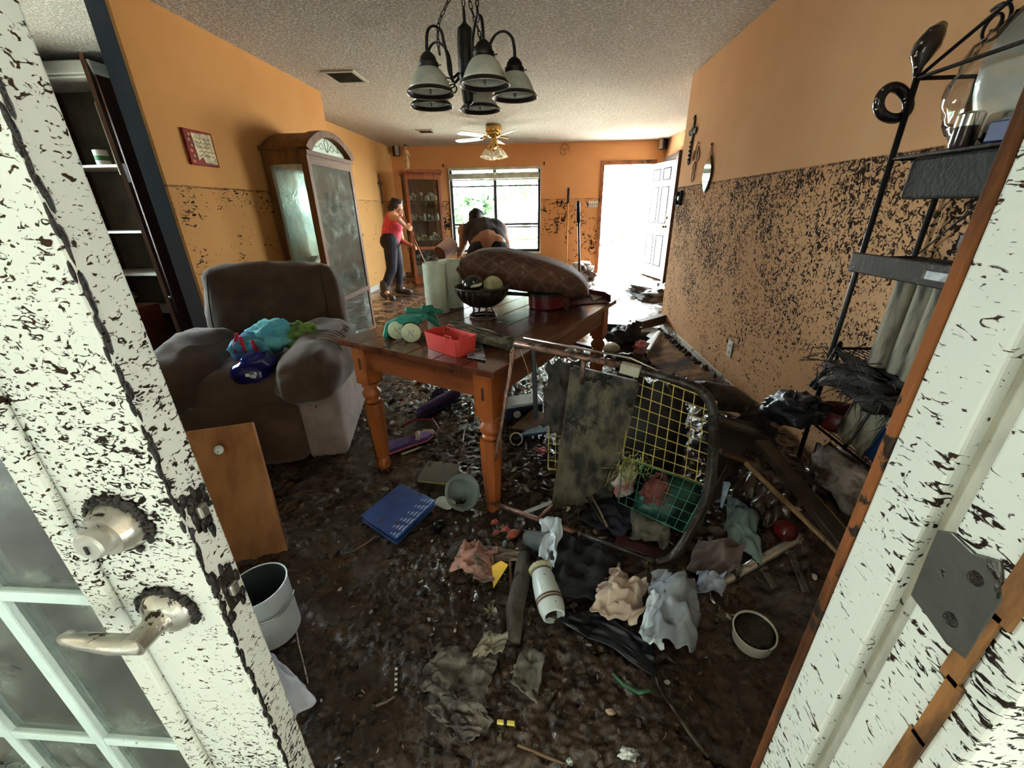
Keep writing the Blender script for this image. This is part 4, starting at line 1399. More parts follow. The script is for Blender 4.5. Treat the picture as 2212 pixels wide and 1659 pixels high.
lv_, lf_ = [], []
chips(150, lambda: (R1.normal(0.10, 0.30), R1.normal(1.55, 0.25)), 0.006, 0.02, 0.010)
chips(120, lambda: (R1.normal(0.75, 0.35), R1.normal(1.5, 0.5)), 0.006, 0.02, 0.010)
chips(90, lambda: (R1.normal(-0.2, 0.3), R1.normal(0.95, 0.2)), 0.004, 0.012, 0.008)
chips(160, lambda: (R1.uniform(-1.2, 1.2), R1.uniform(1.9, 4.0)), 0.006, 0.016, 0.010)
g = G()
g.v, g.f = lv_, lf_
tag(g.build('pale_scraps', M('scrap_pale', S(190, 184, 172), 0.3, col2=S(96, 84, 70), vs=12)), 'scattered pale scraps of paper and plaster in the mud', 'litter', kind='stuff')
# ------------------------------------------------------------------ things on the dining table
TOP = TZ + 0.001
# two kitchen rolls
PAPER = M('kitchen_paper', S(222, 226, 208), 0.9, var=0.04, vs=30, bump=0.25, bs=60, spec=0.1)
for i, (px, py, h, lab) in enumerate(((944, 676, 0.275, 'white kitchen paper roll standing in front on the table'), (976, 664, 0.275, 'white kitchen paper roll standing partly behind another roll'))):
    p = on_table(px, py)
    t = thing('kitchen_roll', lab, 'paper roll', (p.x, p.y + 0.03, TOP), group='kitchen rolls')
    R_ = 0.066
    prof = [(0.021, 0.0), (R_, 0.0), (R_ + 0.001, 0.004)] + [(R_ + 0.0012 * math.sin(k * 1.7), 0.004 + (h - 0.008) * k / 12) for k in range(1, 12)] + [(R_, h - 0.003), (R_ - 0.004, h), (0.021, h), (0.021, 0.0)]
    G().lathe(prof, 36, cap=False).build('paper', PAPER, t, smooth=True, auto=40)
    G().lathe([(0.021, 0.001), (0.021, h - 0.001), (0.0195, h - 0.001), (0.0195, 0.001)], 24, cap=False).build('core', M('card_core', S(150, 140, 120), 0.9), t, smooth=True, auto=40)
    G().bx(R_ * 0.9, R_ * 0.9 + 0.004, -0.04, 0.0, 0.004, h - 0.004).build('loose_edge', PAPER, t)

# footed openwork bowl with decorative balls
p = on_table(1043, 686)
bx0, by0 = p.x, p.y + 0.02
bowl = thing('footed_bowl', 'dark woven metal bowl on a footed stand holding decorative balls', 'bowl', (bx0, by0, TOP))
bowl.scale = (1.13, 1.13, 1.13)
DB = M('bowl_bronze', S(58, 44, 36), 0.45, metal=0.3, var=0.25, vs=30, mud=0.25, ms=30)
BH = 0.125                                             # bowl starts at this height
bprof = [(0.03, 0.0), (0.06, 0.008), (0.09, 0.028), (0.11, 0.055), (0.122, 0.09)]
G().lathe([(r, z + 0.052) for r, z in bprof] + [(r - 0.005, z + 0.056) for r, z in bprof[::-1]], 28, cap=True).build('bowl_body', DB, bowl, smooth=True)
G().tube([(0.124 * math.cos(t), 0.124 * math.sin(t), 0.143) for t in [2 * PI * k / 40 for k in range(40)]], 0.007, 8, closed=True).build('rim', DB, bowl, smooth=True)
for k in range(22):
    a = 2 * PI * k / 22
    c, s = math.cos(a), math.sin(a)
    c2, s2 = math.cos(a + 0.28), math.sin(a + 0.28)
    G().tube([((r + 0.004) * math.cos(a + 0.28 * q / 4), (r + 0.004) * math.sin(a + 0.28 * q / 4), z + 0.052) for q, (r, z) in enumerate(bprof)], 0.0045, 5).build('rib', DB, bowl, smooth=True)
G().tube([(0.062 * math.cos(t), 0.062 * math.sin(t), 0.006) for t in [2 * PI * k / 28 for k in range(28)]], 0.006, 6, closed=True).build('foot_ring', DB, bowl, smooth=True)
for k in range(4):
    a = 2 * PI * k / 4 + 0.5
    G().tube([(0.062 * math.cos(a), 0.062 * math.sin(a), 0.006), (0.045 * math.cos(a), 0.045 * math.sin(a), 0.035), (0.05 * math.cos(a), 0.05 * math.sin(a), 0.058)], 0.005, 6).build('foot_leg', DB, bowl, smooth=True)
mosaic = M('ball_mosaic', S(24, 22, 22), 0.15, mud=0.30, ms=18, mudcol=S(216, 210, 190), mudr=0.2, bump=0.05)
creamb = M('ball_cream', S(206, 196, 152), 0.25, col2=S(150, 146, 110), vs=12)
darkb = M('ball_dark', S(48, 42, 40), 0.3, var=0.3, vs=20, mud=0.3)
for (dx, dy, dz, r, m_, lab) in ((-0.035, -0.035, 0.148, 0.057, mosaic, 'black and white mottled ball in the footed bowl'), (0.055, -0.015, 0.140, 0.057, creamb, 'cream ball with green marks in the footed bowl'), (-0.075, 0.04, 0.135, 0.032, darkb, 'small dark ball at the back of the footed bowl'), (0.012, -0.085, 0.128, 0.020, darkb, 'tiny brown ball at the front of the footed bowl')):
    one('decor_ball', G().ell((0, 0, 0), r, 24, 16), m_, lab, 'ball', 'balls in the footed bowl', smooth=True, loc=(bx0 + dx * 1.1, by0 + dy * 1.1, TOP + dz * 1.17))

# saucepan with a black rim
p = on_table(1180, 668)
pot = thing('saucepan', 'dark red saucepan with a black rim and long handle under the cushion', 'saucepan', (p.x, p.y + 0.06, TOP))
RED = M('enamel_red', S(112, 26, 36), 0.3, var=0.12, coat=0.3)
G().lathe([(0.0, 0.0), (0.095, 0.0), (0.104, 0.008), (0.106, 0.075), (0.102, 0.075), (0.1, 0.01), (0, 0.006)], 32).build('pot_body', RED, pot, smooth=True, auto=40)
G().lathe([(0.1, 0.075), (0.111, 0.076), (0.111, 0.09), (0.098, 0.092), (0.0, 0.094)], 32).build('pot_lid', M('black_plastic', S(22, 22, 24), 0.4), pot, smooth=True, auto=40)
G().tube([(-0.10, 0.0, 0.072), (-0.15, -0.012, 0.078), (-0.24, -0.03, 0.088)], [0.012, 0.010, 0.012], 10).build('handle', 'black_plastic', pot, smooth=True)
G().tube([(-0.238, -0.03, 0.088), (-0.30, -0.042, 0.093)], [0.011, 0.008], 10).build('handle_tip', M('steel_grey', S(196, 200, 196), 0.25, metal=0.8), pot, smooth=True)

# maroon tray / dustpan at the table end
p0 = on_table(1225, 640)
TR = M('maroon_plastic', S(110, 34, 52), 0.35, var=0.15, mud=0.12)
tray = thing('maroon_dustpan', 'maroon plastic dustpan lying at the far end of the table', 'dustpan', (on_table(1262, 652).x, on_table(1262, 652).y + 0.02, TOP), math.radians(20))
g = G().prism([(-0.14, -0.09), (0.13, -0.10), (0.15, 0.0), (0.11, 0.12), (-0.12, 0.12)], 0.0, 0.006)
g.build('pan', TR, tray, bevel=0.002)
for a, b in (((-0.14, -0.09), (-0.12, 0.12)), ((-0.12, 0.12), (0.11, 0.12)), ((0.11, 0.12), (0.15, 0.0)), ((0.15, 0.0), (0.13, -0.10))):
    G().beam((a[0], a[1], 0.022), (b[0], b[1], 0.026), 0.006, 0.042).build('wall', TR, tray)
G().tube([(0.0, 0.12, 0.03), (0.02, 0.19, 0.04), (0.04, 0.26, 0.035)], [0.014, 0.012, 0.014], 8).build('handle', TR, tray, smooth=True)
one('strip_of_card', G().slab([on_table(1282, 650, 0.012), on_table(1304, 640, 0.012), on_table(1310, 634, 0.012), on_table(1272, 632, 0.012)], 0.004), M('pale_card', S(206, 206, 196), 0.6, mud=0.15), 'pale strip of card at the far table corner beside the dustpan', 'card')

# big muddy patterned cushion lying across bowl and pan
cl, cr = PY(1000, 560, 2.62), PY(1274, 612, 2.55)


def _cushmat():
    m, nt, b, nodes, L = mk('muddy_cushion')
    tc = N(nt, 'ShaderNodeTexCoord')
    v = tc.outputs['Object']
    w1 = N(nt, 'ShaderNodeTexWave', bands_direction='DIAGONAL')
    w1.inputs['Scale'].default_value = 5.5
    L.new(v, w1.inputs['Vector'])
    w2 = N(nt, 'ShaderNodeTexWave', bands_direction='DIAGONAL')
    w2.inputs['Scale'].default_value = 5.5
    L.new(mscale(nt, v, (-1, 1, 1)), w2.inputs['Vector'])
    lat = mth(nt, 'MAXIMUM', mrange(nt, w1.outputs['Fac'], 0.90, 0.97), mrange(nt, w2.outputs['Fac'], 0.90, 0.97))
    f = mrange(nt, noise(nt, v, 5, 5, 0.65), 0.38, 0.62)
    c = mixc(nt, f, S(104, 66, 50), S(74, 50, 42))
    c = mixc(nt, mth(nt, 'MULTIPLY', lat, 0.35), c, S(150, 104, 84))
    c = mixc(nt, mrange(nt, noise(nt, v, 18, 5, 0.7), 0.56, 0.70), c, S(150, 126, 108))
    L.new(c, b.inputs['Base Color'])
    b.inputs['Roughness'].default_value = 0.7
    bp = N(nt, 'ShaderNodeBump')
    bp.inputs['Strength'].default_value = 0.4
    bp.inputs['Distance'].default_value = 0.006
    L.new(noise(nt, v, 60, 4), bp.inputs['Height'])
    L.new(bp.outputs[0], b.inputs['Normal'])
    MATS['muddy_cushion'] = m


_cushmat()
cmid = (cl + cr) / 2
cdir = (cr - cl)
clen = cdir.length
R3 = frame_of(None, cdir)


def cush(a, b):
    u, v = 2 * a - 1, 2 * b - 1
    return u, v


g = G()
n = 40
for sgn in (1, -1):
    def fn(a, b, sgn=sgn):
        u, v = 2 * a - 1, 2 * b - 1
        pin = 1 - 0.10 * (1 - u * u) - 0.0
        pv = 1 - 0.10 * (1 - v * v)
        k = max(0.0, (1 - u ** 4)) ** 0.55 * max(0.0, (1 - v ** 4)) ** 0.55
        th = 0.105 * k * (1 - 0.18 * u)
        w = 0.006 * float(fbm(u * 3, v * 3, 1.0, 3)) * k
        x = u * clen / 2 * (1 - 0.07 * (1 - v * v) * 0)
        y = v * 0.24 * (1 - 0.10 * (1 - u * u) * 0) * (1 - 0.06 * abs(u))
        return cmid + R3 @ Vector((x, y, sgn * th + w - 0.035 * u * u))
    g.grid(n, 24, fn)
cus = g.build('cushion', 'muddy_cushion', None, smooth=True)
tag(cus, 'large mud-caked patterned cushion lying across the bowl and saucepan', 'cushion')
cus.data.validate()

# teal rubber gloves draped over two lying jars
TEAL = M('teal_rubber', S(52, 158, 140), 0.5, var=0.15, vs=12, mud=0.22, ms=14, mudcol=S(40, 92, 84))


def glove(name, lab, w, fingers):
    g = G()
    for a, b, ra, rb in fingers:
        g.cap(a, b, ra, rb, 10)
    return one(name, g, TEAL, lab, 'glove', 'rubber gloves', remesh=0.0045, smo=2, smooth=True)


gc = on_table(868, 700, 0.07) + Vector((0, 0.05, 0.0))
hx_ = Vector((1, -0.10, 0)).normalized()
hy_ = Vector((0.10, 1, 0)).normalized()
fs = []
for k in range(4):                                         # fingers hanging down over the table at the left
    o_ = hy_ * (-0.050 + 0.026 * k)
    a = gc + o_ + hx_ * -0.02 + Vector((0, 0, 0.012))
    b = gc + o_ + hx_ * (-0.062 - 0.006 * (k % 2)) + Vector((0, 0, -0.002 - 0.012 * (k % 2)))
    c = gc + o_ + hx_ * (-0.082 - 0.004 * k) + Vector((0, -0.008, -0.058 - 0.008 * (k % 2)))
    fs += [(a, b, 0.014, 0.013), (b, c, 0.013, 0.011)]
    fs.append((a, gc + o_ * 0.9 + hx_ * 0.075 + Vector((0, 0, 0.010 + 0.006 * (k % 2))), 0.015, 0.015))
fs.append((gc + hy_ * 0.03, gc + hy_ * 0.055 + hx_ * -0.09 + Vector((0, 0, -0.02)), 0.012, 0.010))
glove('rubber_glove', 'teal rubber glove with its fingers hanging over the lying jars', 0, fs)
gc2 = on_table(915, 690, 0.05) + Vector((0, 0.03, 0))
fs = []
for k in range(4):
    o_ = hy_ * (-0.042 + 0.026 * k)
    fs.append((gc2 + o_ + hx_ * -0.07 + Vector((0, 0.01, 0.045 - 0.008 * k)), gc2 + o_ + hx_ * 0.015 + Vector((0, 0.0, 0.020)), 0.017, 0.016))
    fs.append((gc2 + o_ + hx_ * 0.015 + Vector((0, 0, 0.020)), gc2 + o_ * 1.25 + hx_ * (0.085 - 0.014 * k) + Vector((0, 0, -0.022)), 0.014, 0.011))
fs.append((gc2 + hx_ * -0.05 + hy_ * 0.03 + Vector((0, 0, 0.03)), gc2 + hy_ * 0.10 + hx_ * 0.0 + Vector((0, 0, 0.035)), 0.014, 0.011))
fs.append((gc2 + hx_ * -0.02 + hy_ * 0.045 + Vector((0, 0, 0.04)), gc2 + hy_ * 0.07 + hx_ * 0.06 + Vector((0, 0, 0.015)), 0.016, 0.012))
glove('rubber_glove', 'teal rubber glove lying flat towards the kitchen rolls', 0, fs)

# two jars lying on their sides with pale lids
LID = M('lid_pale', S(220, 230, 196), 0.45, var=0.04, mud=0.10, ms=34)
JBD = M('jar_amber', S(150, 70, 36), 0.25, var=0.15, trans=0.1)
for i, (px, py, lab) in enumerate(((857, 716, 'lying jar with a round pale lid, nearest the table edge'), (887, 722, 'lying jar with a round pale lid, beside the red basket'))):
    p = on_table(px, py, 0.042)
    t = thing('lying_jar', lab, 'jar', (p.x, p.y + 0.01, TOP + 0.0425), group='lying jars')
    Rj = Matrix.Rotation(math.radians(18), 3, 'Z') @ Matrix.Rotation(-PI / 2, 3, 'X')
    G().lathe([(0.0, 0.012), (0.040, 0.012), (0.0405, 0.12), (0.036, 0.132), (0, 0.132)], 26, (0, 0, 0), Rj).build('jar_body', JBD, t, smooth=True, auto=40)
    ld = G().lathe([(0.0, -0.001), (0.038, -0.001), (0.042, 0.002), (0.042, 0.013), (0, 0.013)], 28, (0, 0, 0), Rj).build('lid', LID, t, smooth=True, auto=40)
    g = G()
    for a, b in (((-0.012, -0.016), (0.010, 0.018)), ((0.004, -0.004), (0.014, -0.014)), ((-0.014, 0.004), (-0.004, -0.006))):
        g.beam(Rj @ Vector((a[0], a[1], -0.0015)), Rj @ Vector((b[0], b[1], -0.0015)), 0.0045, 0.002)
    g.build('lid_mark', M('lid_dark', S(120, 124, 104), 0.6), ld)

# red plastic basket
RP = M('red_plastic', S(226, 74, 68), 0.4, var=0.06, mud=0.10, ms=36)
b0, b1, b2 = on_table(916, 752), on_table(982, 774), on_table(1004, 746)
e1 = (b1 - b0)
e1.z = 0
L1 = e1.length
bas = thing('plastic_basket', 'coral red rectangular plastic basket with small lug handles on the table', 'basket', (b0.x, b0.y, TOP), math.atan2(e1.y, e1.x))
L1, L2, hB = L1 + 0.02, 0.115, 0.075


def rrect(x0, x1, y0, y1, r, n=5):
    o = []
    for cx_, cy_, a0 in ((x1 - r, y0 + r, -PI / 2), (x1 - r, y1 - r, 0), (x0 + r, y1 - r, PI / 2), (x0 + r, y0 + r, PI)):
        for k in range(n + 1):
            a = a0 + PI / 2 * k / n
            o.append((cx_ + r * math.cos(a), cy_ + r * math.sin(a)))
    return o


g = G()
rings = [rrect(0.008, L1 - 0.008, 0.008, L2 - 0.008, 0.016), rrect(0, L1, 0, L2, 0.018), rrect(0.0025, L1 - 0.0025, 0.0025, L2 - 0.0025, 0.016), rrect(0.0105, L1 - 0.0105, 0.0105, L2 - 0.0105, 0.014)]
zz = [0, hB, hB, 0.004]
vs, fs = [], []
nr = len(rings[0])
for r_, z_ in zip(rings, zz):
    vs += [(a, b, z_) for a, b in r_]
for i in range(3):
    for k in range(nr):
        k2 = (k + 1) % nr
        fs.append((i * nr + k, i * nr + k2, (i + 1) * nr + k2, (i + 1) * nr + k))
fs.append(tuple(range(nr - 1, -1, -1)))
fs.append(tuple(3 * nr + k for k in range(nr)))
g._add(vs, fs)
g.build('tub', RP, bas, smooth=True, auto=35)
for xx, yy_ in ((L1 * 0.2, L2), (L1 - 0.005, L2 * 0.35), (L1 * 0.75, 0.0)):
    if yy_ in (L2, 0.0):
        G().tube([(xx - 0.02, yy_, hB - 0.012), (xx - 0.018, yy_ + 0.004, hB + 0.008), (xx + 0.018, yy_ + 0.004, hB + 0.008), (xx + 0.02, yy_, hB - 0.012)], 0.0028, 6).build('lug_handle', RP, bas)
    else:
        G().tube([(xx, yy_ - 0.02, hB - 0.012), (xx + 0.004, yy_ - 0.018, hB + 0.008), (xx + 0.004, yy_ + 0.018, hB + 0.008), (xx, yy_ + 0.02, hB - 0.012)], 0.0028, 6).build('lug_handle', RP, bas)

# weathered hollow log
LOG = wood('grey_log', S(120, 108, 84), S(62, 54, 42), 0.85, 0, 30)
a, b = on_table(975, 708, 0.035), on_table(1098, 742, 0.03)
ld_ = (b - a)
ll = ld_.length
Rl = frame_of(None, ld_)
g = G()
nL, nC = 30, 26


def logf(a_, b_):
    t = a_
    q = 2 * PI * b_
    r = 0.040 * (1 - 0.25 * t) * (1 + 0.16 * float(fbm(math.cos(q) * 4 + 3, math.sin(q) * 4, t * 1.2, 3)) + 0.05 * math.sin(q * 9))
    if 0.55 < t < 0.93 and math.cos(q - 1.2) > 0.72:
        r *= 0.55                                          # open hollow near the end
    return a + Rl @ Vector((t * ll, r * 1.15 * math.cos(q), r * 0.85 * math.sin(q)))


g.grid(nL, nC, logf)
g.ell(tuple(a), (0.012, 0.036, 0.030), 14, 8, Rl, jit=0.5)
g.ell(tuple(b), (0.022, 0.034, 0.026), 14, 8, Rl, jit=0.7, seed=2)
g.ell(tuple(a + Rl @ Vector((0.0, 0.02, 0.0))), (0.02, 0.03, 0.02), 10, 6, Rl, jit=0.6, seed=5)
lg_ = one('driftwood_log', g, LOG, 'grey weathered hollow log lying on the table', 'log', smooth=True)
g = G()
for k in range(16):
    q = rnd.uniform(0, 6.28)
    t0 = rnd.uniform(-0.02, 0.55)
    g.tube([a + Rl @ Vector(((t0 + d_) * ll, 0.043 * math.cos(q + 0.2 * d_), 0.033 * math.sin(q + 0.2 * d_))) for d_ in (0, 0.12, 0.24, 0.36)], [0.001, 0.0035, 0.003, 0.001], 5)
tag(g.build('bark_splinters', wood('log_bark', S(150, 138, 110), S(90, 80, 62), 0.9, 0, 40), lg_), kind='stuff')
# water shine put in as a thin bluish sheet beside the basket
one('puddle_shine', G().grid(10, 8, lambda u, v: on_table(1010 + 40 * u - 10 * v, 772 - 40 * v + 6 * u, 0.003 + 0.004 * float(fbm(u * 4, v * 4, 0, 3)) + 0.004)), M('puddle_shine', S(176, 190, 206), 0.15, var=0.2, vs=30, mud=0.35, ms=40), 'bluish sheet standing in for water shine on the table beside the red basket', 'paper', solid=0.002)
# ------------------------------------------------------------------ people
SKIN = M('skin', S(196, 140, 112), 0.55, var=0.06, vs=9)
SKIN2 = M('skin_tan', S(168, 112, 84), 0.55, var=0.06, vs=9)
HAIR = M('dark_hair', S(42, 26, 26), 0.55, var=0.25, vs=60, bump=0.5, bs=150)


def limb(g, pts, rs, n=12):
    for i in range(len(pts) - 1):
        g.cap(pts[i], pts[i + 1], rs[i], rs[i + 1], n)


def hand(g, wrist, d, palmn, curl=0.7, s=1.0, thumb=1):
    "palm, four bent fingers and a thumb; d points along the palm, palmn out of the palm"
    d = Vector(d).normalized()
    nrm = Vector(palmn)
    nrm = (nrm - d * nrm.dot(d)).normalized()
    side = d.cross(nrm)
    w = Vector(wrist)
    for k in range(4):
        o = side * (0.011 * s * (k * 2 - 3))
        g.cap(w + o * 0.7, w + d * 0.085 * s + o, 0.014 * s, 0.011 * s, 8)
        L_ = (0.042, 0.048, 0.045, 0.034)[k] * s
        p0 = w + d * 0.088 * s + o
        d1 = (d * math.cos(curl) + nrm * math.sin(curl)).normalized()
        p1 = p0 + d1 * L_
        d2 = (d * math.cos(curl * 2.3) + nrm * math.sin(curl * 2.3)).normalized()
        p2 = p1 + d2 * L_ * 0.75
        g.cap(p0, p1, 0.0095 * s, 0.0085 * s, 8)
        g.cap(p1, p2, 0.0085 * s, 0.0075 * s, 8)
    t0 = w + d * 0.025 * s + side * 0.030 * s * thumb
    t1 = t0 + (d * 0.6 + side * 0.6 * thumb + nrm * 0.5).normalized() * 0.04 * s
    t2 = t1 + (d * 0.7 + nrm * 0.9).normalized() * 0.03 * s
    g.cap(t0, t1, 0.012 * s, 0.0095 * s, 8)
    g.cap(t1, t2, 0.0095 * s, 0.008 * s, 8)


# --- woman sweeping, in profile
wo = thing('person', 'person in a red tank top and dark trousers, leaning forward and sweeping', 'person', (-2.36, 6.44, 0.0))
WB = Vector((-2.36, 6.44, 0.0))


def W(px, py, y):
    return PY(px, py, y) - WB


hipL, hipR = W(843, 519, 6.36), W(846, 517, 6.54)
hipC = (hipL + hipR) / 2
knF, anF = W(860, 571, 6.56), W(863, 620, 6.64)
knB, anB = W(846, 582, 6.34), W(832, 628, 6.26)
anF.z = max(anF.z, 0.10)
toF, toB = PZ(884, 634, 0.03) - WB, PZ(847, 648, 0.03) - WB
shC = W(849, 468, 6.46)
shN, shF = W(846, 467, 6.30), W(854, 465, 6.62)
neck = W(855, 460, 6.46)
head = W(857, 450, 6.46)
elN, haN = W(861, 474, 6.26), W(873, 486, 6.32)
elF, haF = W(868, 521, 6.60), W(886, 530, 6.48)
g = G()
g.cap(hipC + Vector((0, -0.06, 0)), hipC + Vector((0, 0.06, 0)), 0.12, 0.12)
limb(g, [hipC, (hipC + shC) / 2, shC], [0.125, 0.125, 0.10])
g.cap(shN + Vector((0, 0.06, 0)), shF - Vector((0, 0.06, 0)), 0.075, 0.075)
limb(g, [shC, neck, head], [0.07, 0.05, 0.05])
g.ell(head + Vector((0.0, 0, 0.015)), (0.088, 0.075, 0.108), 18, 12)
fx = Vector((0.92, -0.25, -0.30)).normalized()                # way the face looks
g.ell(head + fx * 0.05 + Vector((0, 0, -0.03)), (0.05, 0.055, 0.06), 12, 8)
g.cap(head + fx * 0.085 + Vector((0, 0, 0.0)), head + fx * 0.108 + Vector((0, 0, -0.015)), 0.010, 0.013, 8)   # nose
g.cap(head + fx * 0.075 + Vector((0, 0, -0.05)), head + fx * 0.088 + Vector((0, 0, -0.05)), 0.02, 0.012, 8)   # mouth
g.ell(head + fx * 0.07 + Vector((0, 0, -0.078)), (0.026, 0.026, 0.022), 10, 6)                                 # chin
g.ell(head + Vector((-0.01, -0.078, 0.0)), (0.018, 0.012, 0.028), 10, 6)                                       # ear
limb(g, [shN, elN, haN], [0.055, 0.043, 0.030])
limb(g, [shF, elF, haF], [0.055, 0.043, 0.030])
bdir = (W(911, 570, 6.40) - W(873, 487, 6.32)).normalized()
hand(g, haN, Vector((0.7, 0.1, -0.4)), Vector((-0.3, 0.9, -0.2)), 0.8)
hand(g, haF, Vector((0.95, -0.2, -0.1)), Vector((0, -0.6, -0.7)), 0.8, thumb=-1)
limb(g, [hipL, knB, anB, toB + Vector((-0.03, 0, 0.02))], [0.095, 0.062, 0.045, 0.035])
limb(g, [hipR, knF, anF, toF + Vector((-0.03, 0, 0.02))], [0.095, 0.062, 0.045, 0.035])
body = g.build('body', SKIN, wo, remesh=0.0075, smo=4, smooth=True)
g = G()
limb(g, [hipC + Vector((0.0, 0, 0.015)), (hipC + shC) / 2, shC + Vector((0, 0, -0.02))], [0.146, 0.144, 0.118])
g.cap(shN + Vector((-0.01, 0.09, -0.03)), shF + Vector((-0.01, -0.09, -0.03)), 0.078, 0.078)
g.ell((hipC + shC) / 2 + Vector((0.05, 0, 0.03)), (0.12, 0.13, 0.12), 14, 10)
g.build('tank_top', M('red_knit', S(206, 70, 88), 0.8, var=0.12, vs=20, bump=0.3, bs=90), wo, remesh=0.011, smo=3, smooth=True)
g = G()
g.cap(hipC + Vector((-0.01, -0.07, -0.02)), hipC + Vector((-0.01, 0.07, -0.02)), 0.138, 0.138)
limb(g, [hipL, knB, anB + Vector((0, 0, 0.05))], [0.118, 0.080, 0.062])
limb(g, [hipR, knF, anF + Vector((0, 0, 0.05))], [0.118, 0.080, 0.062])
g.build('trousers', M('black_jersey', S(34, 30, 42), 0.75, var=0.2, vs=10, bump=0.2, bs=60), wo, remesh=0.011, smo=3, smooth=True)
for a, t in ((anB, toB), (anF, toF)):
    g = G()
    g.cap(a + Vector((0, 0, 0.10)), a + Vector((0, 0, -0.02)), 0.070, 0.066)
    g.cap(a + Vector((-0.03, 0, -0.05)), t + Vector((0.01, 0, 0.02)), 0.060, 0.050)
    lowest = min(v[2] for v in g.v)
    g.v = [(x, y, max(z, 0.012)) for x, y, z in g.v]
    g.build('boot', M('muddy_boot', S(66, 50, 42), 0.5, mud=0.4), wo, remesh=0.010, smo=2, smooth=True)
g = G()
g.ell(head + Vector((-0.025, 0, 0.035)), (0.10, 0.095, 0.105), 18, 12, jit=0.25)
g.ell(head + Vector((-0.075, 0.0, 0.0)), (0.065, 0.08, 0.08), 14, 10, jit=0.35, seed=3)
g.ell(head + Vector((0.03, 0, 0.085)), (0.07, 0.075, 0.04), 12, 8, jit=0.3, seed=5)
g.build('hair', HAIR, wo, smooth=True)
for s in (-1, 1):
    side = fx.cross(Vector((0, 0, 1))).normalized()
    G().ell(head + fx * 0.082 + side * 0.03 * s + Vector((0, 0, 0.008)), (0.010, 0.012, 0.007), 8, 6).build('eye', M('eye_dark', S(40, 26, 22), 0.3), wo, smooth=True)
# the broom she holds
b0 = haN + WB + Vector((0.055, 0.02, -0.02)) - bdir * 0.10
br = thing('broom', 'wooden broom held by the person in the red top', 'broom')
bend = b0 + bdir * ((b0.z - 0.10) / -bdir.z)
G().tube([b0, bend], 0.0125, 10).build('stick', wood('broom_stick', S(150, 88, 54), S(116, 64, 40), 0.5, 2), br, smooth=True)
g = G().box(tuple(bend + Vector((0, 0, -0.02))), (0.26, 0.07, 0.04), Matrix.Rotation(0.5, 3, 'Z'))
hd = g.build('head', M('broom_head', S(60, 44, 36), 0.7), br, bevel=0.006)
g = G()
for k in range(60):
    x, y = rnd.uniform(-0.12, 0.12), rnd.uniform(-0.03, 0.03)
    p = bend + Matrix.Rotation(0.5, 3, 'Z') @ Vector((x, y, -0.04))
    g.tube([p, p + Vector((x * 0.2, y * 0.3, -0.055))], 0.004, 4)
tag(g.build('bristles', M('bristle', S(80, 66, 50), 0.8), hd), kind='stuff')

# --- man bending over, back to the entrance
ma = thing('person', 'person seen from behind bending down, dark tank top and bare lower back', 'person', (-0.66, 4.9, 0.0))
MB_ = Vector((-0.66, 4.9, 0.0))


def Q(px, py, y):
    return PY(px, py, y) - MB_


hC = Q(1056, 553, 4.72)
hC.z = 0.80
loin = Q(1055, 530, 4.80)
chest = Q(1047, 500, 5.12)
shL, shR = Q(1003, 499, 5.22), Q(1082, 497, 5.22)
nk = Q(1032, 484, 5.34)
hdC = Q(1029, 472, 5.44)
eL, wL = Q(1000, 529, 5.16), Q(993, 551, 5.02)
eR, wR = Q(1092, 522, 5.36), Q(1098, 548, 5.5)
g = G()
g.cap(hC + Vector((-0.09, 0, 0)), hC + Vector((0.09, 0, 0)), 0.135, 0.135)
limb(g, [hC, loin, chest], [0.15, 0.15, 0.15])
g.cap(loin + Vector((-0.08, 0, 0)), loin + Vector((0.08, 0, 0)), 0.125, 0.125)
g.cap(chest + Vector((-0.10, 0, 0)), chest + Vector((0.10, 0, 0)), 0.13, 0.13)
g.cap(shL, shR, 0.085, 0.085)
limb(g, [chest, nk, hdC], [0.09, 0.062, 0.06])
g.ell(hdC, (0.082, 0.10, 0.105), 18, 12)
g.ell(hdC + Vector((-0.085, -0.01, -0.01)), (0.014, 0.022, 0.032), 10, 6)
g.ell(hdC + Vector((0.085, -0.01, -0.01)), (0.014, 0.022, 0.032), 10, 6)
g.ell(hdC + Vector((0, 0.09, -0.05)), (0.055, 0.05, 0.06), 12, 8)
g.cap(hdC + Vector((0, 0.125, -0.03)), hdC + Vector((0, 0.14, -0.05)), 0.012, 0.014, 8)
limb(g, [shL, eL, wL], [0.072, 0.052, 0.036])
limb(g, [shR, eR, wR], [0.072, 0.052, 0.036])
hand(g, wL, Vector((-0.25, -0.25, -0.8)), Vector((-0.9, 0.1, 0.2)), 0.7)
hand(g, wR, Vector((0.1, 0.4, -0.8)), Vector((-0.4, 0.5, 0)), 0.5, thumb=-1)
kL, kR = hC + Vector((-0.13, 0.10, -0.40)), hC + Vector((0.13, 0.10, -0.40))
aL, aR = Vector((hC.x - 0.16, hC.y - 0.02, 0.09)), Vector((hC.x + 0.16, hC.y - 0.02, 0.09))
limb(g, [hC + Vector((-0.10, 0, -0.03)), kL, aL], [0.125, 0.075, 0.05])
limb(g, [hC + Vector((0.10, 0, -0.03)), kR, aR], [0.125, 0.075, 0.05])
g.cap(aL, aL + Vector((-0.02, 0.16, -0.05)), 0.05, 0.035)
g.cap(aR, aR + Vector((0.02, 0.16, -0.05)), 0.05, 0.035)
g.build('body', SKIN2, ma, remesh=0.0085, smo=4, smooth=True)
g = G()
up_ = loin.lerp(chest, 0.42)
limb(g, [up_, chest], [0.165, 0.166])
g.cap(up_ + Vector((-0.085, 0, 0.005)), up_ + Vector((0.085, 0, 0.005)), 0.138, 0.138)
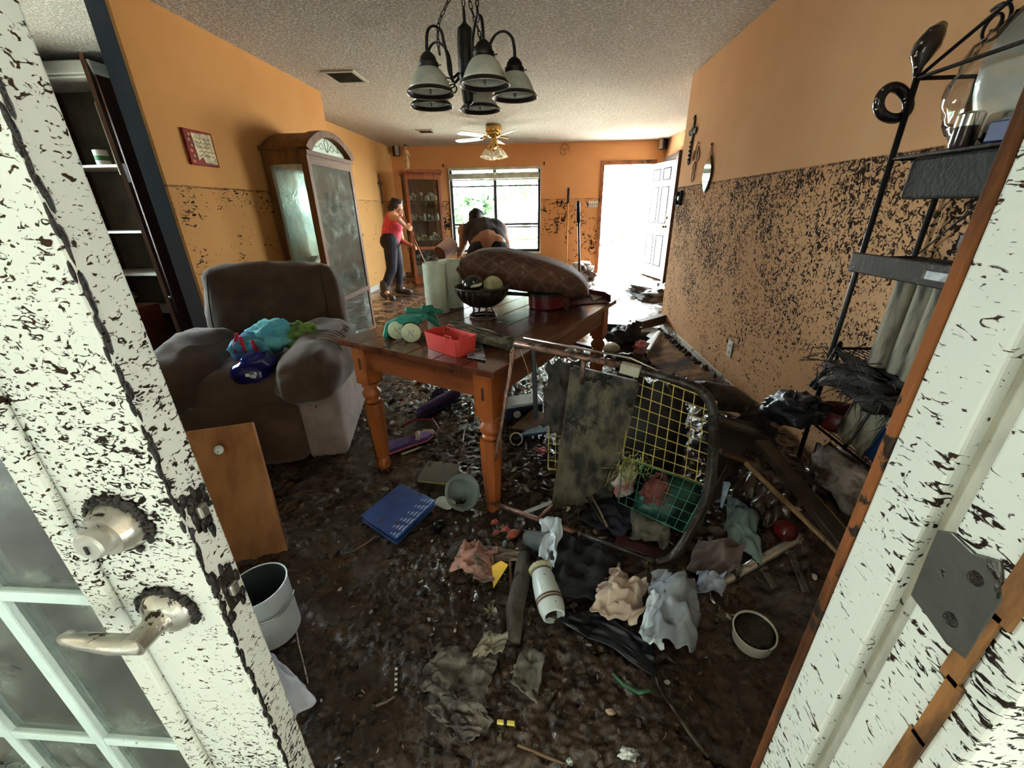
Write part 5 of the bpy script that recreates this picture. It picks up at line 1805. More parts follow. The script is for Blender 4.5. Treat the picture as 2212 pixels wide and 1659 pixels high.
g.cap(chest + Vector((-0.11, 0, 0)), chest + Vector((0.11, 0, 0)), 0.146, 0.146)
g.cap(shL + Vector((0.05, 0, 0.0)), shR + Vector((-0.05, 0, 0.0)), 0.097, 0.097)
g.build('tank_top', M('charcoal_knit', S(58, 48, 52), 0.85, var=0.15, vs=16, bump=0.3, bs=90), ma, remesh=0.011, smo=3, smooth=True)
g = G()
lo_ = hC.lerp(loin, 0.5)
g.cap(lo_ + Vector((-0.095, 0, -0.02)), lo_ + Vector((0.095, 0, -0.02)), 0.152, 0.152)
limb(g, [hC + Vector((-0.10, 0, -0.04)), kL, aL + Vector((0, 0, 0.05))], [0.145, 0.095, 0.075])
limb(g, [hC + Vector((0.10, 0, -0.04)), kR, aR + Vector((0, 0, 0.05))], [0.145, 0.095, 0.075])
g.build('shorts', M('navy_cloth', S(28, 28, 38), 0.8, var=0.2, vs=14, bump=0.2, bs=60), ma, remesh=0.012, smo=3, smooth=True)
G().ell(hdC + Vector((0, -0.012, 0.015)), (0.090, 0.104, 0.104), 18, 12, jit=0.12).build('hair', HAIR, ma, smooth=True)
G().lathe([(0.094, 0.0), (0.097, 0.02), (0.09, 0.05), (0.05, 0.085), (0, 0.095)], 20, tuple(hdC + Vector((0, 0.01, 0.02))), Matrix.Rotation(math.radians(-20), 3, 'X')).build('cap', M('cap_dark', S(44, 40, 42), 0.8), ma, smooth=True)
for a in (aL, aR):
    g = G()
    g.cap(a + Vector((0, 0, 0.06)), a + Vector((0, 0, -0.02)), 0.066, 0.06)
    g.cap(a + Vector((0, -0.03, -0.045)), a + Vector((0, 0.17, -0.05)), 0.052, 0.042)
    g.v = [(x, y, max(z, 0.008)) for x, y, z in g.v]
    g.build('boot', 'muddy_boot', ma, remesh=0.011, smo=2, smooth=True)
# the bucket tipped in the left hand
ax = (PY(985, 522, 5.12) - PY(948, 548, 4.86)).normalized()
bc = PY(950, 548, 4.90)
bk = thing('tipped_bucket', 'pinkish white bucket tipped over in the hand of the bending person', 'bucket', tuple(bc))
Rb = ax.to_track_quat('Z', 'Y').to_matrix()
G().lathe([(0.0, 0.015), (0.082, 0.015), (0.082, 0.0), (0.088, 0.0), (0.10, 0.21), (0.105, 0.21), (0.105, 0.222), (0.096, 0.222), (0.085, 0.02)], 30, (0, 0, 0), Rb, cap=False).build('shell', M('bucket_pink', S(222, 190, 184), 0.5, var=0.08, mud=0.30, ms=24), bk, smooth=True, auto=40)
G().lathe([(0.0, 0.004), (0.083, 0.004), (0.083, 0.014), (0, 0.014)], 30, (0, 0, 0), Rb).build('base', M('bucket_mud', S(110, 64, 52), 0.6, mud=0.3), bk)
G().tube([Rb @ Vector((0.105 * math.cos(t), 0.105 * math.sin(t) * 0.5, 0.21 + 0.05 * abs(math.sin(t)))) for t in [PI * k / 12 for k in range(13)]], 0.004, 6).build('bail', 'steel_grey', bk, smooth=True)
# ------------------------------------------------------------------ things on the walls and ceiling
IRN = M('black_iron', S(52, 46, 42), 0.5, metal=0.4, var=0.2, vs=30)
# ceiling vents
for i, (px, py, sx, sy, lab) in enumerate(((746, 165, 0.30, 0.36, 'square ceiling air vent near the left wall corner'), (920, 283, 0.26, 0.30, 'small ceiling air vent near the far wall'))):
    p = PZ(px, py, CEIL)
    v = thing('ceiling_vent', lab, 'vent', (p.x, p.y, CEIL), group='ceiling vents')
    VM = M('vent_white', S(196, 192, 180), 0.5, var=0.06)
    g = G().bx(-sx / 2, sx / 2, -sy / 2, -sy / 2 + 0.03, -0.012, 0).bx(-sx / 2, sx / 2, sy / 2 - 0.03, sy / 2, -0.012, 0).bx(-sx / 2, -sx / 2 + 0.03, -sy / 2 + 0.03, sy / 2 - 0.03, -0.012, 0).bx(sx / 2 - 0.03, sx / 2, -sy / 2 + 0.03, sy / 2 - 0.03, -0.012, 0)
    g.build('vent_frame', VM, v)
    G().bx(-sx / 2 + 0.03, sx / 2 - 0.03, -sy / 2 + 0.03, sy / 2 - 0.03, -0.003, -0.001).build('vent_back', M('vent_dark', S(52, 48, 42), 0.9), v)
    for k in range(9):
        y = -sy / 2 + 0.045 + k * (sy - 0.09) / 8
        G().box((0, y, -0.007), (sx - 0.06, 0.016, 0.0015), Matrix.Rotation(0.7, 3, 'X')).build('louvre', M('vent_louvre', S(150, 144, 130), 0.6), v)
# small wall speakers
for i, (px, py, y0, lab, rz) in enumerate(((856, 326, 8.72, 'black and silver wall speaker in the far corner over the glazed cabinet', 0.7), (1433, 311, 8.72, 'black and silver wall speaker high in the corner over the open door', -0.7))):
    p = PY(px, py, y0)
    s_ = thing('wall_speaker', lab, 'speaker', (p.x, p.y, p.z), rz, 'wall speakers')
    G().bx(-0.055, 0.055, -0.06, 0.06, -0.085, 0.085).build('box', M('speaker_black', S(30, 28, 28), 0.5), s_, bevel=0.006)
    G().bx(-0.048, 0.02, -0.064, -0.06, -0.078, 0.078).build('grille', M('speaker_silver', S(170, 150, 130), 0.5), s_)
    G().bx(-0.02, 0.02, 0.06, 0.10, -0.02, 0.02).build('bracket', 'speaker_black', s_)
# wooden sign on the left wall (red border, cream field with faded scribble)
c_ = [PX(x, y, -2.272) for x, y in ((392, 278), (454, 287), (470, 360), (411, 357))]
y0, y1 = (c_[0].y + c_[3].y) / 2, (c_[1].y + c_[2].y) / 2
z1, z0 = (c_[0].z + c_[1].z) / 2, (c_[2].z + c_[3].z) / 2
pl_ = thing('wall_plaque', 'square red bordered plaque with faded cream panel on the left wall', 'plaque', (-2.279, (y0 + y1) / 2, (z0 + z1) / 2), 0)
hw_, hh_ = (y1 - y0) / 2, (z1 - z0) / 2
G().bx(0, 0.018, -hw_, hw_, -hh_, hh_).build('board', M('plaque_red', S(140, 34, 18), 0.6, var=0.2, vs=26, spec=0.2), pl_, bevel=0.003)
G().prism([(-hw_ * 0.45, -hh_ * 0.72), (-hw_ * 0.1, -hh_ * 0.5), (hw_ * 0.0, -hh_ * 0.82), (hw_ * 0.86, -hh_ * 0.86), (hw_ * 0.86, hh_ * 0.88), (-hw_ * 0.55, hh_ * 0.80)], 0.018, 0.0205, lambda u, v, w: (w, u, v)).build('panel', M('plaque_cream', S(206, 186, 140), 0.6, var=0.22, vs=30), pl_)
for k in range(6):
    G().ell((0.019, -hw_ * 0.78 + 0.012 * (k % 2), -hh_ * 0.8 + k * hh_ * 0.3), (0.002, 0.010, 0.010), 8, 6).build('dot', M('plaque_dot', S(214, 120, 60), 0.5), pl_)
for k in range(5):
    z = hh_ * 0.55 - k * hh_ * 0.24
    G().tube([(0.0212, -hw_ * 0.3 + t * hw_ * 1.0, z + 0.006 * math.sin(t * 22 + k)) for t in [q / 14 for q in range(15)]], 0.0018, 4).build('script_line', M('plaque_ink', S(150, 112, 76), 0.7), pl_)


def ornate_cross(name, lab, o, h, w, face, mat):
    "filigree wall cross; face is the wall normal axis"
    t = thing(name, lab, 'cross', tuple(o))
    mp = (lambda u, v, w_: (w_, u, v)) if face[0] else (lambda u, v, w_: (u, w_, v))
    k = face[0] or face[1]
    d0, d1 = (0.002 * k, 0.014 * k)
    G().prism([(-w * 0.09, -h * 0.55), (w * 0.09, -h * 0.55), (w * 0.12, h * 0.42), (-w * 0.12, h * 0.42)], d0, d1, mp).build('upright', mat, t, bevel=0.002)
    G().prism([(-w * 0.5, h * 0.10), (w * 0.5, h * 0.10), (w * 0.5, h * 0.19), (-w * 0.5, h * 0.19)], d0, d1, mp).build('crossbar', mat, t, bevel=0.002)
    for u, v in ((-0.5 * w, h * 0.145), (0.5 * w, h * 0.145), (0, h * 0.44), (0, -h * 0.55)):
        G().tube([mp(u + 0.022 * math.cos(a), v + 0.022 * math.sin(a), d1 * 0.6) for a in [2 * PI * q / 12 for q in range(12)]], 0.006, 6, closed=True).build('scroll', mat, t, smooth=True)
    G().tube([mp(0.045 * math.cos(a), h * 0.145 + 0.05 * math.sin(a), d1 * 0.6) for a in [2 * PI * q / 18 for q in range(18)]], 0.005, 6, closed=True).build('ring', mat, t, smooth=True)
    for q in range(5):
        G().ell(mp(0, -h * 0.1 - q * h * 0.1, d1), (0.012, 0.012, 0.012), 8, 6).build('bead', mat, t, smooth=True)
    return t


p = PX(821, 405, -2.928)
ornate_cross('wall_cross', 'grey filigree cross on the far left wall by the person in red', p, 0.46, 0.17, (1, 0), M('pewter', S(98, 106, 100), 0.4, metal=0.5))
p = PX(1497, 298, 1.428)
ornate_cross('wall_cross', 'black filigree cross high on the right wall near its corner', p, 0.36, 0.15, (-1, 0), IRN)
# letters below that cross, spelling
ltr = {'G': [(1, 0.8), (0.5, 1), (0, 0.6), (0.1, 0.15), (0.6, 0), (1, 0.2), (1, 0.48), (0.55, 0.48)], 'O': [(0.5, 1), (0.05, 0.7), (0.05, 0.3), (0.5, 0), (0.95, 0.3), (0.95, 0.7), (0.5, 1)], 'D': [(0.1, 0), (0.1, 1), (0.6, 0.95), (0.95, 0.6), (0.95, 0.35), (0.6, 0.05), (0.1, 0)]}
sgn = thing('word_sign', 'beige wall letters set like crossing words under the black cross', 'wall sign', tuple(PX(1500, 345, 1.428)))
SB = Vector(PX(1500, 345, 1.428))
LT = M('letter_beige', S(176, 136, 100), 0.6)
for ch_, px, py, hh in (('G', 1507, 318, 0.085), ('O', 1499, 336, 0.08), ('D', 1508, 336, 0.085), ('O', 1500, 361, 0.085), ('D', 1497, 380, 0.085)):
    p = PX(px, py, 1.424) - SB
    G().tube([(p.x - 0.002, p.y - (u - 0.5) * hh * 0.8, p.z + (v - 0.5) * hh) for u, v in ltr[ch_]], 0.0065, 5).build('letter', LT, sgn)
# little hanging mirror
p = PX(1530, 376, 1.425)
mir = thing('hanging_mirror', 'small oval mirror hanging on a cord just above the flood line', 'mirror', tuple(p))
q = [2 * PI * k / 24 for k in range(24)]
el = [(0.080 * math.cos(a) * (1 + 0.06 * math.cos(4 * a)), 0.125 * math.sin(a) * (1 + 0.06 * math.cos(4 * a))) for a in q]
G().prism([(u * 1.08, v * 1.08) for u, v in el], -0.012, 0.0, lambda u, v, w: (w, u, v)).build('frame', M('mirror_edge', S(70, 60, 50), 0.5), mir)
G().prism(el, -0.016, -0.012, lambda u, v, w: (w, u, v)).build('glass', M('mirror_face', S(224, 240, 228), 0.03, metal=1.0, var=0.0), mir)
G().tube([(-0.006, -0.04, 0.11), (-0.006, 0, 0.22), (-0.006, 0.04, 0.11)], 0.003, 5).build('cord', M('cord_brown', S(120, 84, 54), 0.8), mir)
G().ell((-0.008, 0, 0.222), 0.012, 8, 6).build('nail', 'brass_dull', mir)
# socket plate
p = PX(1577, 753, 1.428)
so = thing('wall_socket', 'white electrical socket plate low on the spattered right wall', 'socket', tuple(p))
G().bx(-0.007, 0.0, -0.038, 0.038, -0.06, 0.06).build('plate', M('socket_white', S(232, 234, 230), 0.4, var=0.03), so, bevel=0.002)
for z in (-0.025, 0.025):
    s2 = G().bx(-0.009, -0.006, -0.017, 0.017, z - 0.014, z + 0.014).build('outlet', 'socket_white', so, bevel=0.003)
    G().bx(-0.0098, -0.0088, -0.009, -0.006, z - 0.006, z + 0.006).build('slot', 'black_plastic', s2)
    G().bx(-0.0098, -0.0088, 0.006, 0.009, z - 0.006, z + 0.006).build('slot', 'black_plastic', s2)
# dark phone jack / thermostat at the wall end
p = PX(1471, 428, 1.425)
th_ = thing('wall_phone', 'small black handset hooked on the right wall near its corner', 'phone', tuple(p))
G().bx(-0.03, 0, -0.05, 0.05, -0.07, 0.07).build('body', M('phone_black', S(28, 28, 30), 0.4), th_, bevel=0.01)
G().tube([(-0.035, 0.0, 0.06), (-0.05, 0.0, 0.0), (-0.035, 0.0, -0.06)], [0.018, 0.010, 0.018], 8).build('handset', 'phone_black', th_, smooth=True)
# thermostat plate by the far door, faint wire ornament above
p = PY(1282, 441, BACK)
sw = thing('switch_plate', 'white wall switch plate with toggles beside the far doorway', 'switch', (p.x, BACK, p.z))
G().bx(-0.10, 0.10, -0.008, 0, -0.058, 0.058).build('plate', M('switch_white', S(226, 222, 214), 0.4, mud=0.12, ms=40), sw, bevel=0.002)
for k in range(4):
    G().bx(-0.075 + 0.045 * k, -0.062 + 0.045 * k, -0.016, -0.008, -0.016 - 0.006 * (k % 2), 0.016).build('toggle', M('toggle_grey', S(120, 112, 104), 0.5), sw)
p = PY(1219, 323, BACK)
orn = thing('wire_ornament', 'faint brown curled wire ornament high on the far wall', 'wall ornament', (p.x, BACK, p.z))
for u, v, r in ((0.0, 0.05, 0.05), (-0.03, -0.04, 0.045), (0.04, -0.03, 0.04), (0.01, 0.0, 0.09)):
    G().tube([(u + r * math.cos(a), -0.008, v + r * math.sin(a)) for a in [2 * PI * q / 18 for q in range(15)]], 0.006, 5).build('curl', M('ornament_brown', S(186, 128, 70), 0.5), orn, smooth=True)
# two long-handled tools leaning on the far wall
def pole(name, lab, a, b, r, grip, matn, tip=None):
    t = thing(name, lab, 'pole')
    a, b = Vector(a), Vector(b)
    G().tube([a, b], r, 10).build('shaft', matn, t, smooth=True)
    G().tube([a.lerp(b, 1 - grip), a.lerp(b, 1.0), b + (b - a).normalized() * 0.02], [r * 1.6, r * 1.6, r], 10).build('grip', M('grip_black', S(28, 26, 26), 0.5), t, smooth=True)
    return t


pa = PZ(1224, 590, 0.0)
pole('tool_handle', 'pale wooden tool handle with a black grip leaning by the window', PY(1224, 565, 8.45).to_tuple()[:2] + (0.02,), PY(1228, 408, 8.78), 0.014, 0.16, wood('pale_pole', S(206, 150, 90), S(180, 124, 70), 0.5, 2))
hz_ = PY(1249, 438, 5.15)
po = pole('tool_handle', 'dark red mop handle with a black grip standing in the mud', PY(1256, 640, 5.05).to_tuple()[:2] + (0.01,), hz_, 0.014, 0.16, M('pole_red', S(88, 38, 34), 0.35))
# rubbish heap against the far wall by the doorway
p = PZ(1235, 592, 0.05)
one('rubbish_heap', G().ell((0.72, 8.2, 0.10), (0.36, 0.22, 0.17), 26, 14, jit=0.9, seed=21), M('heap_grey', S(176, 164, 150), 0.6, col2=S(70, 58, 50), vs=10, bump=0.6, bs=30), 'pale heap of rubbish on the floor against the far wall', 'rubbish', smooth=True)
one('white_bundle', G().ell((0.82, 8.28, 0.29), (0.17, 0.12, 0.05), 20, 10, jit=0.7, seed=23), M('bundle_white', S(216, 214, 206), 0.5, var=0.25, vs=14), 'white bundle lying on top of the pale rubbish heap', 'bundle', smooth=True)
one('mud_heap', G().ell((1.85, 6.6, 0.02), (0.40, 0.5, 0.12), 26, 12, jit=0.9, seed=31), 'wet_mud', 'low heap of wet mud and rags by the open far door', 'mud', smooth=True)
# ------------------------------------------------------------------ debris: helpers
def cloth(name, label, cat, quad, mat, amp=0.02, n=26, lift=0.006, f=9.0, seed=0, th=0.004, ragged=0.0, group=None, hump=0.0, folds=None):
    "crumpled sheet through four measured corners, lying on the mud"
    q = [Vector(p) for p in quad]
    g = G()

    def fn(a, b):
        if ragged:
            a_ = a + ragged * float(fbm(b * 6 + seed, a * 2, 3.3, 2)) * (1 if 0.0 < a < 1 else 1)
            b_ = b + ragged * float(fbm(a * 6 + seed, b * 2, 7.1, 2))
        else:
            a_, b_ = a, b
        p = q[0] * (1 - a_) * (1 - b_) + q[1] * a_ * (1 - b_) + q[2] * a_ * b_ + q[3] * (1 - a_) * b_
        w = amp * float(fbm(a * f * 0.3 + seed, b * f * 0.3, seed * 0.3, 2))
        w += amp * 0.6 * (1 - abs(2.2 * float(pn((a + 0.6 * b) * f * 0.22 + seed + 9, (b - 0.3 * a) * f * 0.42, 2.0))))
        w += hump * math.sin(PI * a) * math.sin(PI * b)
        dx = amp * 0.7 * float(fbm(a * f * 0.3 + 3, b * f * 0.3, seed + 5.0, 2))
        p = p + Vector((dx, dx * 0.5, w))
        p.z = max(p.z, mz(p.x, p.y) + lift)
        return p
    g.grid(n, n, fn)
    o = g.build(name, mat, None, smooth=True, solid=th)
    return tag(o, label, cat, group)


def lump(name, label, cat, px, py, r, mat, jit=0.6, seed=0, dz=0.0, rz=0.0, group=None, nu=22, nv=14):
    p = PM(px, py)
    return one(name, G().ell((0, 0, 0), r, nu, nv, jit=jit, seed=seed), mat, label, cat, group, smooth=True, loc=(p.x, p.y, p.z + (r[2] if not isinstance(r, float) else r) * 0.55 + dz), rz=rz)


def plank(name, label, cat, a, b, w, t, mat, up=(0, 0, 1), group=None, bevel=0.003):
    return one(name, G().beam(a, b, w, t, up), mat, label, cat, group, bevel=bevel)


MUDDY = M('mud_caked', S(70, 58, 48), 0.5, col2=S(36, 29, 25), vs=14, bump=0.7, bs=45)
DARKW = wood('dark_wet_wood', S(60, 44, 34), S(32, 25, 22), 0.35, 2, 14, mud=0.35)
PALEW = wood('pale_wet_wood', S(170, 136, 98), S(120, 92, 64), 0.5, 2, 14, mud=0.25)
BROWNB = M('stained_board', S(146, 106, 64), 0.9, spec=0.1, col2=S(52, 36, 24), vs=5, bump=0.4, bs=25)
BEIGE = M('beige_rag', S(196, 174, 156), 0.8, var=0.12, vs=12, mud=0.22, ms=18)
PINKR = M('pink_rag', S(190, 140, 126), 0.8, var=0.2, vs=8, mud=0.42, ms=10, mudcol=S(110, 96, 80))
BLACKC = M('black_cloth', S(26, 25, 29), 0.75, var=0.3, vs=10, bump=0.3, bs=40)
GREYC = M('grey_rag', S(108, 104, 92), 0.7, var=0.2, vs=8, mud=0.4, ms=14)
CLEARP = M('clear_plastic', S(222, 230, 240), 0.06, var=0.05, trans=0.6, ior=1.2)
MILKP = M('milky_highlight', S(226, 236, 246), 0.12, var=0.06, vs=14, trans=0.1, bump=0.4, bs=26)  # whitened to give the clear bag its white highlights
STEEL = M('pipe_steel', S(196, 192, 188), 0.22, metal=0.7, var=0.12, mud=0.25, ms=18)
RUST = M('rust_tube', S(150, 112, 98), 0.35, metal=0.4, var=0.22, vs=26, mud=0.30, ms=26, mudcol=S(84, 66, 54))
DTUBE = M('dark_tube', S(70, 66, 62), 0.35, metal=0.3, var=0.3, vs=20, mud=0.5, ms=16)

# ------------------------------------------------------------------ left foreground
# loose oak cabinet door with a white knob, propped up
OAK = wood('honey_oak', S(168, 104, 42), S(138, 80, 30), 0.4, 2, 12)
br_ = PM(622, 1192)
bl_ = PM(470, 1225)
tr_ = PY(545, 912, br_.y + 0.20)
tl_ = tr_ + (bl_ - br_)
tl_.z = tr_.z - 0.005
br_.z = bl_.z = 0.03
cdp = thing('loose_cabinet_door', 'loose honey oak cabinet door with a white knob, propped upright in the mud', 'cabinet door')
nrm = (br_ - bl_).cross(tr_ - br_).normalized()
G().slab([bl_, br_, tr_, tl_], -0.02).build('panel', OAK, cdp, bevel=0.003)
kp = PY(492, 968, br_.y + 0.17)
dd = (kp - bl_).dot(nrm)
kp = kp - nrm * dd
Rk = nrm.to_track_quat('Z', 'Y').to_matrix()
kb = G().lathe([(0.006, 0.0), (0.006, 0.012), (0.017, 0.016), (0.018, 0.022), (0.015, 0.028), (0, 0.030)], 20, tuple(kp), Rk).build('knob', M('knob_white', S(232, 236, 236), 0.25, var=0.03), cdp, smooth=True)
for k in range(7):
    a = k * 0.9
    G().ell(tuple(kp + Rk @ Vector((0.009 * math.cos(a) * (k % 2), 0.009 * math.sin(a), 0.0285))), (0.002, 0.002, 0.0015), 6, 4).build('knob_dot', M('knob_ink', S(70, 70, 76), 0.5), kb)
# white pail lying tilted
rc, bc_ = PZ(553, 1266, 0.235), PM(594, 1362, 0.075)
ax_ = (bc_ - rc)
Rp = (-ax_).normalized().to_track_quat('Z', 'Y').to_matrix()
hl = 0.20
pl_ = thing('white_pail', 'small white pail tilted in the mud beside the entrance door edge', 'pail', tuple(rc + ax_.normalized() * hl))
G().lathe([(0.0, 0.0), (0.072, 0.0), (0.076, 0.006), (0.086, hl), (0.089, hl + 0.004), (0.0845, hl + 0.003)], 34, (0, 0, 0), Rp, cap=False).build('shell', M('pail_white', S(220, 226, 234), 0.4, var=0.04, mud=0.10, ms=40), pl_, smooth=True, auto=40)
M('pail_dark', S(58, 64, 66), 0.35, var=0.2, mud=0.3)
G().lathe([(0.0848, hl + 0.0025), (0.0835, hl - 0.02), (0.0825, hl - 0.022), (0.081, hl - 0.05), (0.080, hl - 0.052), (0.073, 0.012), (0, 0.01)], 34, (0, 0, 0), Rp, cap=False).build('lining', 'pail_dark', pl_, smooth=True, auto=40)
G().box(tuple(Rp @ Vector((0.086, 0.0, hl - 0.02))), (0.012, 0.03, 0.03), Rp).build('lug', 'pail_white', pl_, bevel=0.004)
G().tube([Rp @ Vector((0.092 * math.cos(t), 0.092 * math.sin(t), hl - 0.02 - 0.05 * math.sin(t + 0.4))) for t in [0.0 + 0.22 * k for k in range(10)]], 0.003, 6).build('wire_handle', 'steel_grey', pl_, smooth=True)
cloth('white_sheet', 'crumpled white plastic sheet on the mud beside the entrance door', 'sheet', [PM(560, 1420, 0.05), PM(608, 1452, 0.07), PM(682, 1532, 0.02), PM(610, 1600, 0.03)], M('sheet_white', S(216, 222, 240), 0.3, var=0.06, mud=0.08, ms=30), 0.022, 24, hump=0.03, seed=2)
one('twine', G().tube([PM(638, 1345, 0.004), PM(645, 1390, 0.006), PM(655, 1430, 0.004), PM(666, 1478, 0.006)], 0.0022, 5), M('twine_pale', S(196, 190, 176), 0.8), 'thin pale twine lying on the dark mud', 'twine')
# blue binder with wavy soaked pages
bq = [PM(782, 1128, 0.012), PM(868, 1058, 0.012), PM(944, 1098, 0.020), PM(858, 1184, 0.020)]
bd = thing('blue_binder', 'soaked blue folder with wavy page edges lying in the mud', 'folder')
BLUE = M('binder_blue', S(62, 92, 160), 0.3, var=0.15, vs=5, mud=0.24, ms=14, mudcol=S(70, 66, 66))
G().slab([p + Vector((0, 0, 0.022)) for p in bq], 0.005, (0, 0, 1)).build('cover', BLUE, bd, bevel=0.003)
G().slab([p + Vector((0, 0, -0.006)) for p in bq], 0.005, (0, 0, 1)).build('back_cover', BLUE, bd, bevel=0.003)
PG = M('page_white', S(206, 220, 240), 0.5, var=0.1)
PG2 = M('page_blue', S(70, 104, 186), 0.4, var=0.15)
e0, e1 = bq[3], bq[2]
for k in range(9):
    t = k / 8
    g = G()
    off = (bq[0] - bq[3]) * 0.035 * k
    pts = []
    m = 40
    for i in range(m + 1):
        s = i / m
        p = e0.lerp(e1, 0.03 + 0.94 * s) + off + Vector((0, 0, 0.0275 + 0.0025 * math.sin(s * 34 + k * 0.4) - 0.0006 * k))
        pts.append(p)
    g.tube(pts, 0.0032, 5)
    g.build('page', PG if k % 2 else PG2, bd, smooth=True)
one('twig', G().tube([PM(765, 1192, 0.006), PM(790, 1178, 0.008), PM(812, 1162, 0.01)], 0.003, 5), M('twig_tan', S(130, 100, 74), 0.8), 'thin tan twig by the corner of the blue folder', 'twig')
# clear plastic bowl, lid, grey board
p = PM(1000, 1085)
Rg = Matrix.Rotation(math.radians(50), 3, 'X') @ Matrix.Rotation(math.radians(18), 3, 'Y')
cb = thing('clear_container', 'clear plastic container tipped on its side by the table leg', 'container', (p.x - 0.01, p.y, p.z + 0.055), 0.3)
CLG = M('clear_tub', S(176, 190, 188), 0.05, var=0.1, trans=0.45, ior=1.3, mud=0.18, ms=20, mudcol=S(90, 90, 82))
prof = [(0.02, -0.06), (0.052, -0.055), (0.062, 0.0), (0.072, 0.03), (0.080, 0.032), (0.080, 0.036), (0.070, 0.035), (0.058, 0.0), (0.048, -0.05), (0, -0.052)]
G().lathe(prof, 30, (0, 0, 0), Rg).build('tub', CLG, cb, smooth=True)
G().tube([Rg @ Vector((0.080 * math.cos(t), 0.080 * math.sin(t), 0.034)) for t in [2 * PI * k / 30 for k in range(30)]], 0.004, 6, closed=True).build('rim', CLG, cb, smooth=True)
one('oval_lid', G().prism(rrect(-0.05, 0.05, -0.032, 0.032, 0.025), 0, 0.008), M('lid_white', S(206, 206, 194), 0.4, mud=0.1), 'small white oval lid lying between the blue folder and the clear container', 'dish', loc=PM(962, 1092, 0.012).to_tuple(), rz=-0.5, bevel=0.003)
gb = thing('grey_board', 'small mud-grey board with a pale edge in front of the table leg', 'board', (0, 0, 0))
gq = [PM(903, 1042, 0.012), PM(985, 1050, 0.012), PM(992, 1012, 0.016), PM(925, 1004, 0.016)]
G().slab(gq, 0.010, (0, 0, 1)).build('panel', M('board_grey', S(120, 116, 106), 0.5, mud=0.3, ms=20), gb)
G().slab([p + Vector((0, 0, -0.010)) for p in gq], 0.009, (0, 0, 1)).build('edge_layer', M('board_edge', S(176, 160, 104), 0.6), gb)

# ------------------------------------------------------------------ under the table
PURP = M('purple_foam', S(96, 62, 150), 0.4, var=0.2, vs=20, bump=0.6, bs=60, mud=0.14, ms=26)
p0_, p1_ = PM(825, 985), PM(935, 950)
sd = (p1_ - p0_)
sl = thing('purple_sandal', 'purple glittery sandal with a pink edge lying under the table', 'sandal', tuple(p0_ + Vector((0, 0.015, 0.012))), math.atan2(sd.y, sd.x))
L_ = sd.length * 1.0
sole = [(0.0, -0.02), (0.10 * L_, -0.045), (0.5 * L_, -0.035), (0.85 * L_, -0.03), (L_, 0.0), (0.9 * L_, 0.045), (0.5 * L_, 0.055), (0.12 * L_, 0.06), (0.0, 0.03)]
G().prism(sole, 0.012, 0.03).build('sole', PURP, sl, bevel=0.008)
G().prism([(x * 1.01, y * 1.06) for x, y in sole], 0.002, 0.012).build('outsole', M('pink_rim', S(214, 120, 130), 0.5), sl, bevel=0.003)
G().tube([(0.65 * L_, -0.03, 0.03), (0.7 * L_, 0.0, 0.06), (0.65 * L_, 0.045, 0.03)], [0.012, 0.015, 0.012], 8).build('strap', M('pink_strap', S(206, 170, 160), 0.5, mud=0.2), sl, smooth=True)
p0_, p1_ = PM(905, 902), PM(992, 868)
sd = (p1_ - p0_)
sl2 = thing('purple_shoe', 'dark purple shoe with a red tab lying under the table', 'shoe', tuple(p0_ + Vector((0, 0, 0.01))), math.atan2(sd.y, sd.x))
L_ = sd.length
G().prism([(0.0, -0.03), (0.3 * L_, -0.045), (L_, -0.03), (L_, 0.03), (0.3 * L_, 0.045), (0, 0.03)], 0.0, 0.015).build('sole', M('sole_dark', S(40, 34, 48), 0.5), sl2, bevel=0.005)
g = G()
g.cap((0.06 * L_, 0, 0.03), (0.55 * L_, 0, 0.042), 0.03, 0.040, 14)
g.cap((0.55 * L_, 0, 0.042), (0.92 * L_, 0, 0.05), 0.040, 0.038, 14)
g.build('upper', M('purple_upper', S(78, 58, 116), 0.4, var=0.25, mud=0.25), sl2, remesh=0.006, smooth=True)
G().box((0.97 * L_, 0.0, 0.05), (0.012, 0.03, 0.05)).build('heel_tab', M('red_tab', S(190, 50, 66), 0.5), sl2, bevel=0.004)
lump('purple_bundle', 'dark purple crumpled bundle behind the purple shoe under the table', 'bundle', 955, 862, (0.07, 0.06, 0.05), M('bundle_purple', S(60, 46, 84), 0.25, var=0.3, vs=9), 0.9, 4)
one('pale_stick', G().tube([PM(868, 985, 0.012), PM(915, 968, 0.012)], 0.006, 6), M('stick_white', S(198, 186, 164), 0.6, mud=0.2), 'short pale stick beside the purple glittery sandal', 'stick')
one('white_pen', G().tube([PM(1000, 958, 0.012), PM(1004, 935, 0.014), PM(1011, 916, 0.016)], 0.004, 6), M('pen_white', S(220, 216, 206), 0.4, mud=0.2), 'thin white pen lying in the mud under the table', 'pen')
one('red_ribbon', G().tube([PM(870, 925, 0.02), PM(900, 915, 0.03), PM(935, 915, 0.03), PM(948, 932, 0.02), PM(940, 945, 0.012)], 0.008, 6), M('ribbon_red', S(130, 44, 50), 0.5, mud=0.3), 'dark red ribbon curling behind the purple sandal', 'ribbon')
one('white_handle', G().tube([PM(1005, 868, 0.03), PM(1020, 880, 0.05), PM(1030, 895, 0.04), PM(1028, 912, 0.03), PM(1040, 928, 0.02)], [0.006, 0.012, 0.010, 0.012, 0.006], 8), M('handle_white', S(216, 210, 200), 0.3, mud=0.2), 'white curved handle beside the near table leg', 'fragment', smooth=True)  # loose white curved handle
lump('pale_lump', 'pale pinkish lump beside the purple glittery sandal', 'lump', 925, 938, (0.045, 0.025, 0.02), M('lump_pale', S(200, 176, 156), 0.5, mud=0.2), 0.5, 9)
